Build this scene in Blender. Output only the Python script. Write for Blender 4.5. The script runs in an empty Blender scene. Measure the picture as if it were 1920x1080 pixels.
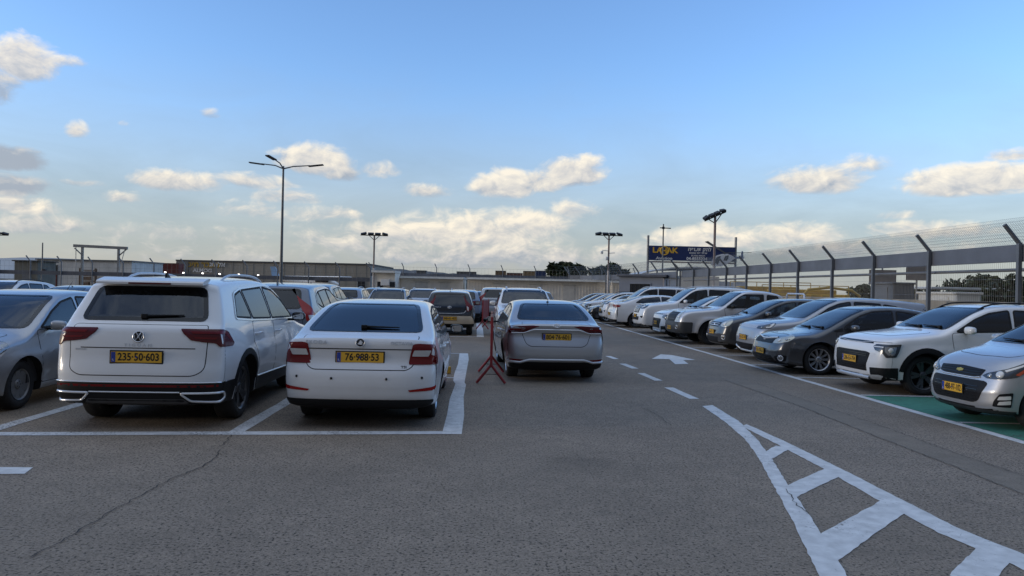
import bpy, bmesh, math, random
from mathutils import Vector, Matrix, noise
from mathutils.bvhtree import BVHTree
from mathutils.geometry import delaunay_2d_cdt
from mathutils.interpolate import poly_3d_calc
R = math.radians
SC = bpy.context.scene
COL = SC.collection
# ------------------------------------------------------------------ materials
MATS = {}
def nodes_of(m):
    m.use_nodes = True
    nt = m.node_tree
    return nt, nt.nodes, nt.links, nt.nodes['Principled BSDF']
def mat(name, col, rough=.5, metal=0., spec=.5, coat=0., trans=0., alpha=1., emit=None, es=0., bump=0., bscale=40., var=0., vscale=3., ior=1.5):
    if name in MATS: return MATS[name]
    m = bpy.data.materials.new(name)
    nt, N, L, b = nodes_of(m)
    c = (*col, 1)
    b.inputs['Base Color'].default_value = c
    b.inputs['Roughness'].default_value = rough
    b.inputs['Metallic'].default_value = metal
    b.inputs['Specular IOR Level'].default_value = spec
    b.inputs['Coat Weight'].default_value = coat
    b.inputs['Coat Roughness'].default_value = .04
    b.inputs['Transmission Weight'].default_value = trans
    b.inputs['IOR'].default_value = ior
    if emit:
        b.inputs['Emission Color'].default_value = (*emit, 1)
        b.inputs['Emission Strength'].default_value = es
    if bump or var:
        tc = N.new('ShaderNodeTexCoord')
        nz = N.new('ShaderNodeTexNoise'); nz.inputs['Detail'].default_value = 6
    if var:
        nz.inputs['Scale'].default_value = vscale
        L.new(tc.outputs['Object'], nz.inputs['Vector'])
        mr = N.new('ShaderNodeMapRange')
        mr.inputs[1].default_value = .3; mr.inputs[2].default_value = .7
        mr.inputs[3].default_value = 1 - var; mr.inputs[4].default_value = 1 + var
        L.new(nz.outputs['Fac'], mr.inputs[0])
        mx = N.new('ShaderNodeMix'); mx.data_type = 'RGBA'; mx.blend_type = 'MULTIPLY'
        mx.inputs[0].default_value = 1
        mx.inputs[6].default_value = c
        L.new(mr.outputs[0], mx.inputs[7])
        L.new(mx.outputs[2], b.inputs['Base Color'])
    if bump:
        n2 = N.new('ShaderNodeTexNoise'); n2.inputs['Scale'].default_value = bscale; n2.inputs['Detail'].default_value = 5
        L.new(tc.outputs['Object'], n2.inputs['Vector'])
        bp = N.new('ShaderNodeBump'); bp.inputs['Strength'].default_value = bump; bp.inputs['Distance'].default_value = .02
        L.new(n2.outputs['Fac'], bp.inputs['Height']); L.new(bp.outputs[0], b.inputs['Normal'])
    MATS[name] = m
    return m
def paint(name, col, metal=0., rough=.35, dust=.10):
    """car paint under a clear coat, with a light film of road dust towards the sills"""
    if name in MATS: return MATS[name]
    m = bpy.data.materials.new(name)
    nt, N, L, b = nodes_of(m)
    b.inputs['Metallic'].default_value = metal
    b.inputs['Coat Weight'].default_value = 1.
    b.inputs['Coat Roughness'].default_value = .05
    tc = N.new('ShaderNodeTexCoord')
    nz = N.new('ShaderNodeTexNoise'); nz.inputs['Scale'].default_value = 2.2; nz.inputs['Detail'].default_value = 8
    nz.inputs['Roughness'].default_value = .65
    L.new(tc.outputs['Object'], nz.inputs['Vector'])
    sx = N.new('ShaderNodeSeparateXYZ'); L.new(tc.outputs['Object'], sx.inputs[0])
    mr = N.new('ShaderNodeMapRange'); mr.inputs[1].default_value = .95; mr.inputs[2].default_value = .15
    mr.inputs[3].default_value = .25; mr.inputs[4].default_value = 2.2
    L.new(sx.outputs['Z'], mr.inputs[0])
    mu = N.new('ShaderNodeMath'); mu.operation = 'MULTIPLY'
    L.new(nz.outputs['Fac'], mu.inputs[0]); L.new(mr.outputs[0], mu.inputs[1])
    m2 = N.new('ShaderNodeMath'); m2.operation = 'MULTIPLY'; m2.use_clamp = True
    L.new(mu.outputs[0], m2.inputs[0]); m2.inputs[1].default_value = dust * 2
    mx = N.new('ShaderNodeMix'); mx.data_type = 'RGBA'
    mx.inputs[6].default_value = (*col, 1); mx.inputs[7].default_value = (.30, .27, .23, 1)
    L.new(m2.outputs[0], mx.inputs[0])
    ge = N.new('ShaderNodeNewGeometry'); inn = N.new('ShaderNodeMix'); inn.data_type = 'RGBA'; inn.inputs[7].default_value = (.05, .05, .052, 1)   # lining on the cabin side
    L.new(ge.outputs['Backfacing'], inn.inputs[0]); L.new(mx.outputs[2], inn.inputs[6]); L.new(inn.outputs[2], b.inputs['Base Color'])
    ra = N.new('ShaderNodeMath'); ra.operation = 'ADD'; ra.inputs[1].default_value = rough
    L.new(m2.outputs[0], ra.inputs[0]); L.new(ra.outputs[0], b.inputs['Roughness'])
    MATS[name] = m
    return m
def glassmat(name, tint, alpha):
    """window glass: clear part lets the cabin show, the rest mirrors the sky"""
    if name in MATS: return MATS[name]
    m = bpy.data.materials.new(name); m.use_nodes = True
    nt = m.node_tree; N = nt.nodes; L = nt.links
    N.remove(N['Principled BSDF']); out = N['Material Output']
    tr = N.new('ShaderNodeBsdfTransparent'); tr.inputs[0].default_value = (*tint, 1)
    gl = N.new('ShaderNodeBsdfGlossy'); gl.inputs['Roughness'].default_value = .02; gl.inputs[0].default_value = (.95, .97, 1, 1)
    fr = N.new('ShaderNodeFresnel'); fr.inputs[0].default_value = alpha
    mx = N.new('ShaderNodeMixShader')
    L.new(fr.outputs[0], mx.inputs[0]); L.new(tr.outputs[0], mx.inputs[1]); L.new(gl.outputs[0], mx.inputs[2])
    L.new(mx.outputs[0], out.inputs[0])
    MATS[name] = m
    return m

P_WHITE = paint('white_paint', (.74, .75, .76))
P_SILVER = paint('silver_paint', (.40, .41, .43), .65, .30)
P_SPARK = paint('warm_silver_paint', (.46, .47, .49), .6, .30)
P_LSILVER = paint('light_silver_paint', (.60, .61, .63), .35, .32, .05)
P_GREY = paint('dark_grey_paint', (.045, .049, .057), .35, .28, .03)
P_BLUEGREY = paint('blue_grey_paint', (.10, .125, .17), .5, .30, .05)
P_NAVY = paint('navy_paint', (.02, .03, .065), .3, .3, .03)
P_BLACK = paint('black_paint', (.010, .010, .012), .2, .25, .008)
P_MAROON = paint('maroon_paint', (.14, .02, .025), .3, .3)
P_BEIGE = paint('beige_paint', (.55, .46, .34), .1, .35)
P_LBLUE = paint('pale_blue_paint', (.16, .22, .34), .4, .32)
P_STEEL = paint('steel_silver_paint', (.36, .37, .39), .55, .32)
M_BLK = mat('black_plastic', (.010, .010, .011), .5, spec=.22)
M_GLOSSBLK = mat('gloss_black', (.008, .008, .009), .12)
M_GAP = mat('panel_gap', (.01, .01, .011), .8)
M_WELL = mat('wheel_well', (.008, .008, .008), .9)
M_TYRE = mat('tyre_rubber', (.017, .017, .018), .75, bump=.25, bscale=120)
M_ALLOY = mat('alloy', (.55, .55, .56), .3, .85)
M_DALLOY = mat('dark_alloy', (.10, .10, .105), .35, .7)
M_STEELIE = mat('steel_wheel', (.045, .045, .048), .45, .5)
M_CHROME = mat('chrome', (.74, .75, .77), .22, .55)
M_SATIN = mat('satin_metal', (.55, .57, .60), .35, .45)
M_RED = mat('red_lens', (.15, .005, .007), .15, spec=.3, coat=.25)
M_DRED = mat('dark_red_lens', (.085, .004, .007), .15, spec=.3, coat=.25)
M_BRED = mat('bright_red_lens', (.30, .006, .007), .18, spec=.3, coat=.25)
M_CLEAR = mat('clear_lens', (.62, .62, .60), .15, .1, coat=1.)
M_LAMPDK = mat('lamp_housing', (.04, .042, .045), .1, .3, coat=1.)
M_LAMPMID = mat('lamp_reflector', (.32, .33, .33), .1, .7, coat=1.)
M_MIRROR = mat('mirror_silver', (.62, .64, .66), .03, 1.)
M_AMBER = mat('amber_lens', (.45, .06, .01), .15, coat=1.)
M_GLASS = glassmat('window_glass', (.30, .36, .39), 1.66)
M_TINT = glassmat('tinted_glass', (.07, .085, .10), 1.7)
M_FRIT = mat('glass_border', (.006, .006, .007), .08)
M_SEAT = mat('seat_cloth', (.035, .034, .034), .85)
M_CABIN = mat('cabin_trim', (.028, .028, .03), .8)
M_HEADL = mat('cabin_headliner', (.26, .25, .24), .9)
M_PLATE = mat('plate_yellow', (.72, .40, .035), .4)
M_PLBLUE = mat('plate_blue', (.02, .05, .30), .4)
M_PLBLACK = mat('plate_black', (.008, .008, .008), .4)
M_WHT = mat('white_mark', (.75, .75, .75), .4)
# ------------------------------------------------------------------ object helpers
def link(name, me, parent=None, mats=None):
    o = bpy.data.objects.new(name, me); COL.objects.link(o)
    if parent: o.parent = parent
    if mats:
        for m in (mats if isinstance(mats, (list, tuple)) else [mats]): me.materials.append(m)
    return o
def tag(o, label=None, cat=None, group=None, kind=None):
    if label: o['label'] = label
    if cat: o['category'] = cat
    if group: o['group'] = group
    if kind: o['kind'] = kind
    return o
def empty(name, loc=(0, 0, 0), rz=0.):
    o = bpy.data.objects.new(name, None); COL.objects.link(o)
    o.location = loc; o.rotation_euler = (0, 0, rz); o.empty_display_size = .2
    return o
def mesh_from(name, v, f, smooth=False):
    me = bpy.data.meshes.new(name); me.from_pydata([tuple(p) for p in v], [], f); me.update()
    if smooth:
        me.polygons.foreach_set('use_smooth', [True] * len(me.polygons))
    return me
def copy_tree(o, parent=None):
    c = o.copy(); COL.objects.link(c)
    if parent: c.parent = parent
    for ch in o.children: copy_tree(ch, c)
    return c
class MB:
    """collects simple solids into one mesh; every face keeps a material index"""
    def __init__(s): s.v = []; s.f = []; s.mi = []; s.sm = []
    def add(s, v, f, mi=0, sm=False):
        b = len(s.v); s.v += [Vector(p) for p in v]
        for q in f:
            s.f.append(tuple(i + b for i in q)); s.mi.append(mi); s.sm.append(sm)
        return s
    def box(s, c, d, mi=0, rot=None, bev=0.):
        x, y, z = d[0] / 2, d[1] / 2, d[2] / 2
        if bev:
            bm = bmesh.new(); bmesh.ops.create_cube(bm, size=1)
            bmesh.ops.scale(bm, vec=d, verts=bm.verts)
            bmesh.ops.bevel(bm, geom=bm.edges[:], offset=bev, segments=2, affect='EDGES', profile=.5)
            bm.verts.index_update()
            v = [p.co.copy() for p in bm.verts]; f = [[q.index for q in p.verts] for p in bm.faces]; bm.free()
        else:
            v = [Vector((a * x, b * y, e * z)) for a in (-1, 1) for b in (-1, 1) for e in (-1, 1)]
            f = [(0, 1, 3, 2), (4, 6, 7, 5), (0, 4, 5, 1), (2, 3, 7, 6), (0, 2, 6, 4), (1, 5, 7, 3)]
        if rot is not None: v = [rot @ p for p in v]
        c = Vector(c)
        return s.add([p + c for p in v], f, mi)
    def tube(s, path, r, n=8, mi=0, cap=True, sm=True, flat=None):
        path = [Vector(p) for p in path]; k = len(path)
        rs = r if isinstance(r, (list, tuple)) else [r] * k
        v = []
        up = None
        for i, p in enumerate(path):
            t = (path[min(i + 1, k - 1)] - path[max(i - 1, 0)]).normalized()
            if up is None:
                a = Vector((0, 0, 1)) if abs(t.z) < .9 else Vector((1, 0, 0))
            else: a = up
            e1 = (a - t * a.dot(t)).normalized(); up = e1; e2 = t.cross(e1)
            for j in range(n):
                th = 2 * math.pi * (j + .5) / n
                fl = flat or (1, 1)
                v.append(p + e1 * math.cos(th) * rs[i] * fl[0] + e2 * math.sin(th) * rs[i] * fl[1])
        f = []
        for i in range(k - 1):
            for j in range(n):
                a = i * n + j; b = i * n + (j + 1) % n
                f.append((a, b, b + n, a + n))
        s.add(v, f, mi, sm)
        if cap:
            s.add(v[:n], [tuple(range(n))[::-1]], mi); s.add(v[-n:], [tuple(range(n))], mi)
        return s
    def lathe(s, prof, n=32, mi=0, axis='y', sm=True):
        """prof: (radius, along) pairs around the axis"""
        v = []
        for (r, a) in prof:
            for j in range(n):
                th = 2 * math.pi * j / n
                c, q = r * math.cos(th), r * math.sin(th)
                v.append((c, a, q) if axis == 'y' else ((c, q, a) if axis == 'z' else (a, c, q)))
        f = []
        for i in range(len(prof) - 1):
            for j in range(n):
                a = i * n + j; b = i * n + (j + 1) % n
                f.append((a, b, b + n, a + n))
        return s.add(v, f, mi, sm)
    def prism(s, poly, a0, a1, plane='xz', mi=0):
        """flat outline given a thickness along the third axis"""
        n = len(poly)
        def q(p, a):
            if plane == 'xz': return (p[0], a, p[1])
            if plane == 'yz': return (a, p[0], p[1])
            return (p[0], p[1], a)
        tri = delaunay_2d_cdt([Vector(p) for p in poly], [], [list(range(n))], 1, 1e-5)
        tv, tf = tri[0], tri[2]
        m = len(tv)
        v = [q(p, a0) for p in tv] + [q(p, a1) for p in tv]
        f = [tuple(t) for t in tf] + [tuple(i + m for i in reversed(t)) for t in tf]
        s.add(v, f, mi)
        v = [q(p, a0) for p in poly] + [q(p, a1) for p in poly]
        s.add(v, [(i, (i + 1) % n, (i + 1) % n + n, i + n) for i in range(n)], mi)
        return s
    def build(s, name, mats, parent=None, loc=None, rz=None, fix=True):
        me = bpy.data.meshes.new(name); me.from_pydata([tuple(p) for p in s.v], [], s.f)
        for m in (mats if isinstance(mats, (list, tuple)) else [mats]): me.materials.append(m)
        me.polygons.foreach_set('material_index', s.mi)
        me.polygons.foreach_set('use_smooth', s.sm)
        if fix:
            bm = bmesh.new(); bm.from_mesh(me); bmesh.ops.recalc_face_normals(bm, faces=bm.faces[:]); bm.to_mesh(me); bm.free()
        me.update()
        o = link(name, me, parent)
        if loc is not None: o.location = loc
        if rz is not None: o.rotation_euler = (0, 0, rz)
        return o
def text_geo(txt, size, depth=.002, align='CENTER', sx=1., bold=0., space=1.):
    """letters as vertices and faces in the xy plane"""
    cu = bpy.data.curves.new('letters', 'FONT'); cu.body = txt; cu.size = size; cu.extrude = depth
    cu.align_x = align; cu.align_y = 'CENTER'; cu.offset = bold; cu.resolution_u = 3; cu.space_character = space
    o = bpy.data.objects.new('letters', cu); COL.objects.link(o)
    dg = bpy.context.evaluated_depsgraph_get()
    me = bpy.data.meshes.new_from_object(o.evaluated_get(dg))
    v = [Vector((p.co.x * sx, p.co.y, p.co.z)) for p in me.vertices]; f = [tuple(p.vertices) for p in me.polygons]
    bpy.data.objects.remove(o); bpy.data.curves.remove(cu); bpy.data.meshes.remove(me)
    return v, f
def rpoly(pts, r, n=4):
    """polygon with rounded corners"""
    out = []; k = len(pts)
    for i in range(k):
        p0, p1, p2 = Vector(pts[i - 1][:2]), Vector(pts[i][:2]), Vector(pts[(i + 1) % k][:2])
        rr = pts[i][2] if len(pts[i]) > 2 else r
        a, b = p0 - p1, p2 - p1
        t = min(rr, .45 * a.length, .45 * b.length)
        if t < 1e-4: out.append(p1); continue
        q0 = p1 + a.normalized() * t; q2 = p1 + b.normalized() * t
        for j in range(n + 1):
            u = j / n
            out.append(q0 * (1 - u) ** 2 + p1 * 2 * u * (1 - u) + q2 * u * u)
    return out
def resample_closed(p, step):
    out = []
    for i in range(len(p)):
        a, b = p[i], p[(i + 1) % len(p)]
        n = max(1, int(math.ceil((b - a).length / step)))
        for j in range(n): out.append(a.lerp(b, j / n))
    return out
def inside(p, poly):
    c = False; j = len(poly) - 1
    for i in range(len(poly)):
        a, b = poly[i], poly[j]
        if (a[1] > p[1]) != (b[1] > p[1]) and p[0] < (b[0] - a[0]) * (p[1] - a[1]) / (b[1] - a[1]) + a[0]: c = not c
        j = i
    return c
def fill2d(pts, r=.02, step=.07):
    b = resample_closed(rpoly(pts, r), step)
    xs = [p.x for p in b]; ys = [p.y for p in b]
    grid = []
    x = min(xs) + step / 2
    segs = [(b[i], b[(i + 1) % len(b)]) for i in range(len(b))]
    while x < max(xs):
        y = min(ys) + step / 2
        while y < max(ys):
            p = Vector((x, y))
            if inside(p, b) and min((p - q).length for q in b) > .4 * step: grid.append(p)
            y += step
        x += step
    n = len(b)
    res = delaunay_2d_cdt(b + grid, [], [list(range(n))], 1, 1e-5)
    return res[0], res[2], b
# ------------------------------------------------------------------ the car builder
def fillet_chain(pts):
    """(x, z, fillet, edge radius) control points -> dense polyline of (x, z, edge radius)"""
    out = [(pts[0][0], pts[0][1], pts[0][3])]
    for i in range(1, len(pts) - 1):
        p0, p1, p2 = pts[i - 1], pts[i], pts[i + 1]
        a = Vector((p0[0] - p1[0], p0[1] - p1[1])); b = Vector((p2[0] - p1[0], p2[1] - p1[1]))
        t = p1[2]; ta = min(t, .49 * a.length); tb = min(t, .49 * b.length)
        fa, fb = ta / a.length, tb / b.length
        q0 = Vector((p1[0] + a.x * fa, p1[1] + a.y * fa, p1[3] + (p0[3] - p1[3]) * fa))
        q1 = Vector((p1[0], p1[1], p1[3]))
        q2 = Vector((p1[0] + b.x * fb, p1[1] + b.y * fb, p1[3] + (p2[3] - p1[3]) * fb))
        n = 8 if t > .02 else 2
        for j in range(n + 1):
            u = j / n
            out.append(tuple(q0 * (1 - u) ** 2 + q1 * 2 * u * (1 - u) + q2 * u * u))
    out.append((pts[-1][0], pts[-1][1], pts[-1][3]))
    return out
def arclen(ch):
    s = [0.]
    for i in range(1, len(ch)): s.append(s[-1] + math.hypot(ch[i][0] - ch[i - 1][0], ch[i][1] - ch[i - 1][1]))
    return s
def at_s(ch, s, t):
    import bisect
    i = min(max(bisect.bisect_left(s, t), 1), len(s) - 1)
    a, b = ch[i - 1], ch[i]
    d = s[i] - s[i - 1]; u = 0 if d < 1e-9 else (t - s[i - 1]) / d
    return tuple(a[k] + (b[k] - a[k]) * u for k in range(3))
def hermite(xs, ys, x):
    if x <= xs[0]: return ys[0]
    if x >= xs[-1]: return ys[-1]
    i = 0
    while xs[i + 1] < x: i += 1
    n = len(xs)
    def sl(j):
        if j == 0: return (ys[1] - ys[0]) / (xs[1] - xs[0])
        if j == n - 1: return (ys[-1] - ys[-2]) / (xs[-1] - xs[-2])
        a = (ys[j] - ys[j - 1]) / (xs[j] - xs[j - 1]); b = (ys[j + 1] - ys[j]) / (xs[j + 1] - xs[j])
        return 0 if a * b <= 0 else 2 * a * b / (a + b)
    h = xs[i + 1] - xs[i]; t = (x - xs[i]) / h
    return ((2 * t ** 3 - 3 * t * t + 1) * ys[i] + (t ** 3 - 2 * t * t + t) * h * sl(i) + (-2 * t ** 3 + 3 * t * t) * ys[i + 1] + (t ** 3 - t * t) * h * sl(i + 1))
def sstep(a, b, x):
    t = min(1, max(0, (x - a) / (b - a))); return t * t * (3 - 2 * t)
class Car:
    K = 116; T = 9; M = 15; PW = 3.0
    def __init__(s, name, L, W, H, up, low, axles, rw, belt, top=.70, taper=(.06, .09), roofw=None, crease=None, flare=.012, tw=.215, blackroof=False):
        s.name = name; s.L = L; s.W = W; s.H = H; s.hw = W / 2; s.axles = axles; s.rw = rw; s.belt = belt; s.top = top; s.taper = taper
        s.crease = crease; s.flare = flare; s.tw = tw
        s.seams = []; s.parts = []
        s.up_ctl = up; s.up = fillet_chain(up); s.low = fillet_chain(low)
        s.body_mesh()
    def beltz(s, x): return s.belt[0] + (s.belt[1] - s.belt[0]) * x / s.L
    def W0(s, x, z):
        b = s.beltz(x); L = s.L
        w = hermite((0, .18, .38, .62, .80, .93, 1.0), (.88, .925, .975, 1.0, .995, .965, .945), z / b) if z < b else 0
        if z >= b:
            t = (z - b) / max(.05, s.H - b)
            w = .945 + (s.top - .945) * (.10 * t + .90 * t ** 1.12)
        tr = max(0, (1.1 - x) / 1.1); tf = max(0, (x - (L - 1.3)) / 1.3)
        w *= 1 - s.taper[0] * tr ** 2 - s.taper[1] * tf ** 2
        y = w * s.hw
        if s.crease and z < b:
            cz = s.crease[0] + (s.crease[1] - s.crease[0]) * x / L
            m = sstep(.12 * L, .25 * L, x) * (1 - sstep(.8 * L, .93 * L, x)) if len(s.crease) < 3 else 1
            y -= .016 * m * sstep(cz - .012, cz + .02, z) * (1 - sstep(cz + .03, b, z))
            y -= .022 * m * math.exp(-((z - .38 * b) / .12) ** 2)
        for ax in s.axles:
            d = math.hypot(x - ax, z - s.rw)
            y += s.flare * math.exp(-((d - s.rw - .05) / .10) ** 2)
        return y
    def body_mesh(s):
        K, T, M, L = s.K, s.T, s.M, s.L
        su, sl = arclen(s.up), arclen(s.low)
        U = [at_s(s.up, su, su[-1] * k / K) for k in range(K + 1)]
        U = [(p[0], p[1], p[2] * (1 - .22 * sstep(.85, 1.15, p[1]))) for p in U]
        x0, x1 = U[0][0], U[-1][0]
        Lw = []
        for k in range(K + 1):
            f = min(1, max(0, (U[k][0] - x0) / (x1 - x0)))
            Lw.append(at_s(s.low, sl, sl[-1] * (.6 * f + .4 * k / K)))
        loop = U + Lw[-2:0:-1]; n = len(loop)
        v = []; idx = {}
        def P(p, y): v.append((p[0] - L / 2, y, p[1])); return len(v) - 1
        a, b = .75, L - .9
        dirs = []
        for p in loop:
            sx = min(max(p[0], a), b); d = Vector((sx - p[0], .62 - p[1]))
            dirs.append(d.normalized())
        rings = {}
        c0 = [P(p, 0) for p in loop]
        inner = []
        for i, p in enumerate(loop):
            inner.append((p[0] + dirs[i].x * p[2], p[1] + dirs[i].y * p[2]))
        s.innerU = inner[:K + 1]
        for sg in (1, -1):
            rings[(sg, 0)] = c0
            for t in range(1, T + 1):
                th = math.pi / 2 * (t / T) ** .9
                fy = math.sin(th) ** (2 / s.PW); fd = 1 - max(0, math.cos(th)) ** (2 / s.PW)
                row = []
                for i, p in enumerate(loop):
                    q = (p[0] + dirs[i].x * p[2] * fd, p[1] + dirs[i].y * p[2] * fd)
                    row.append(P(q, sg * fy * s.W0(*q)))
                rings[(sg, t)] = row
        faces = []
        for sg in (1, -1):
            for t in range(T):
                r0, r1 = rings[(sg, t)], rings[(sg, t + 1)]
                for i in range(n):
                    j = (i + 1) % n
                    q = (r0[i], r0[j], r1[j], r1[i])
                    faces.append(q if sg < 0 else q[::-1])
            last = rings[(sg, T)]
            cols = [[last[0]] * (M + 1)]
            for k in range(1, K):
                iu, il = k, n - k
                pu, pl = inner[iu], inner[il]
                col = [last[iu]]
                for r in range(1, M):
                    f = r / M
                    q = (pu[0] + (pl[0] - pu[0]) * f, pu[1] + (pl[1] - pu[1]) * f)
                    col.append(P(q, sg * s.W0(*q)))
                col.append(last[il]); cols.append(col)
            cols.append([last[K]] * (M + 1))
            for k in range(K):
                for r in range(M):
                    q = [cols[k][r], cols[k + 1][r], cols[k + 1][r + 1], cols[k][r + 1]]
                    q2 = []
                    for i in q:
                        if i not in q2: q2.append(i)
                    if len(q2) > 2: faces.append(tuple(q2) if sg < 0 else tuple(q2[::-1]))
        bm = bmesh.new()
        bv = [bm.verts.new(p) for p in v]
        for f in faces:
            try: bm.faces.new([bv[i] for i in f])
            except ValueError: pass
        bmesh.ops.recalc_face_normals(bm, faces=bm.faces[:])
        bm.normal_update(); bm.verts.index_update(); bm.verts.ensure_lookup_table()
        s.bm = bm
        s.vn = [p.normal.copy() for p in bm.verts]; s.vc = [p.co.copy() for p in bm.verts]
        s.fi = [[p.index for p in f.verts] for f in bm.faces]
        s.bvh = BVHTree.FromPolygons(s.vc, s.fi)
    # -------------------------------------------------- projection of outlines on the body
    def top_at(s, x):
        """height where the side meets the roof, glass or bonnet edge"""
        z = 0
        for a, b in zip(s.innerU, s.innerU[1:]):
            if min(a[0], b[0]) <= x <= max(a[0], b[0]) and abs(a[0] - b[0]) > 1e-6:
                z = max(z, a[1] + (b[1] - a[1]) * (x - a[0]) / (b[0] - a[0]))
        return z
    def tuck(s, poly):
        out = []
        for p in poly:
            x, z = p[0], p[1]
            mid = s.L * .47
            for k in range(60):
                t = s.top_at(x) - .012
                if z <= t: break
                if z - t < .05 and abs(x - mid) < s.L * .22: z = t; break
                x += .01 if x < mid else -.01
            out.append((x, z, *p[2:]))
        return out
    def ray(s, mode, u, w, sg=1):
        a, b, rc = s.L / 2, s.hw, .42
        if mode == 'side': return Vector((u - a, sg * 3, w)), Vector((0, -sg, 0))
        if mode == 'rear': return Vector((-a - 3, u, w)), Vector((1, 0, 0))
        if mode == 'front': return Vector((a + 3, u, w)), Vector((-1, 0, 0))
        if mode == 'top': return Vector((u - a, w, 4)), Vector((0, 0, -1))
        q = abs(u); y = 1 if u >= 0 else -1
        if q < b - rc: p, nrm = Vector((-a, q)), Vector((-1, 0))
        elif q < b - rc + rc * math.pi / 2:
            th = (q - b + rc) / rc
            nrm = Vector((-math.cos(th), math.sin(th))); p = Vector((-a + rc, b - rc)) + nrm * rc
        else: p, nrm = Vector((-a + rc + (q - (b - rc + rc * math.pi / 2)), b)), Vector((0, 1))
        if mode == 'wf': p.x *= -1; nrm.x *= -1
        p.y *= y; nrm.y *= y
        o = Vector((p.x + nrm.x, p.y + nrm.y, w))
        return o, Vector((-nrm.x, -nrm.y, 0))
    def hit(s, mode, u, w, sg=1):
        o, d = s.ray(mode, u, w, sg)
        loc, nrm, fi, dist = s.bvh.ray_cast(o, d)
        if loc is None: return None
        ids = s.fi[fi]
        ws = poly_3d_calc([s.vc[i] for i in ids], loc)
        n = Vector((0, 0, 0))
        for wt, i in zip(ws, ids): n += s.vn[i] * wt
        n.normalize()
        if n.dot(d) > 0: n = nrm.copy()
        return loc, n
    def safehit(s, mode, p, c, sg):
        for k in range(12):
            q = p.lerp(c, k * .04)
            h = s.hit(mode, q.x, q.y, sg)
            if h: return h
        h = s.hit(mode, c.x, c.y, sg)
        if h: return h
        o, d = s.ray(mode, p.x, p.y, sg)
        loc, nrm, fi, dist = s.bvh.find_nearest(o + d)
        return loc, nrm
    def panel_geo(s, pts, mode, sg=1, off=.004, step=.07, r=.02, skirt=.014, gap=0.):
        tv, tf, bd = fill2d(pts, r, step)
        c = sum(tv, Vector((0, 0))) / len(tv)
        V = []; Nn = []
        for p in tv:
            loc, n = s.safehit(mode, p, c, sg)
            V.append(loc + n * off); Nn.append(n)
        # orientation
        F = [tuple(t) for t in tf]
        if F:
            if sum((V[t[1]] - V[t[0]]).cross(V[t[2]] - V[t[0]]).dot(Nn[t[0]]) for t in F) < 0: F = [q[::-1] for q in F]
        cnt = {}
        for q in F:
            for i in range(3):
                e = (q[i], q[(i + 1) % 3]); cnt[e] = cnt.get(e, 0) + 1
        mp = {}; ow = {}; ed = [e for e in cnt if (e[1], e[0]) not in cnt]
        s.nf = len(F)
        if gap:
            for (i, j) in ed:
                t = V[j] - V[i]; o = t.cross(Nn[i])
                if o.length > 1e-9:
                    o.normalize()
                    for k in (i, j): ow[k] = ow.get(k, Vector((0, 0, 0))) + o
        for (i, j) in ed:
            for k in (i, j):
                if k not in mp:
                    mp[k] = len(V)
                    V.append(V[k] - Nn[k] * (off - .0008) + ow.get(k, Vector((0, 0, 1))).normalized() * gap if gap else V[k] - Nn[k] * skirt); Nn.append(Nn[k])
            F.append((j, i, mp[i], mp[j]))
        return V, Nn, F
    def panel(s, name, mode, pts, m, sg=1, off=.004, step=.07, r=.02, parent=None, label=None, skirt=.014, gap=0.):
        V, Nn, F = s.panel_geo(pts, mode, sg, off, step, r, skirt, gap)
        me = mesh_from(name, V, F, True)
        if gap:
            m = [m, M_GAP]
            me.polygons.foreach_set('material_index', [0] * s.nf + [1] * (len(F) - s.nf))
        me.normals_split_custom_set_from_vertices([tuple(n) for n in Nn])
        o = link(name, me, parent or s.root, m)
        if label: o['label'] = label
        return o
    def ribbon(s, pts, mode, width=.007, sg=1, off=.0016, closed=False, into=None, rd=0.):
        """thin strip along a polyline lying on the body: a shut line, or a trim strip"""
        P = [Vector(p) for p in pts]
        if closed: P = P + [P[0]]
        D = []
        for a, b in zip(P, P[1:]):
            n = max(1, int((b - a).length / .05))
            D += [a.lerp(b, j / n) for j in range(n)]
        D.append(P[-1])
        c = sum(D, Vector((0, 0))) / len(D)
        mid = [s.safehit(mode, p, c, sg) for p in D]
        V = []; F = []
        for i, (loc, n) in enumerate(mid):
            t = (mid[min(i + 1, len(mid) - 1)][0] - mid[max(i - 1, 0)][0])
            if t.length < 1e-6: t = Vector((1, 0, 0))
            b = n.cross(t).normalized() * width / 2
            if rd:
                h = width * rd
                V += [loc + n * (off - .012) + b, loc + n * off + b, loc + n * (off + h) + b * .55, loc + n * (off + h) - b * .55, loc + n * off - b, loc + n * (off - .012) - b]
                if i: F += [(6 * i - 6 + j, 6 * i - 5 + j, 6 * i + 1 + j, 6 * i + j) for j in range(5)]
                continue
            V += [loc + n * off + b, loc + n * off - b]
            if i: F.append((2 * i - 2, 2 * i - 1, 2 * i + 1, 2 * i))
        if into is None: s.seams.append((V, F))
        else: into.add(V, F, 0, bool(rd))
        return V, F
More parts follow.
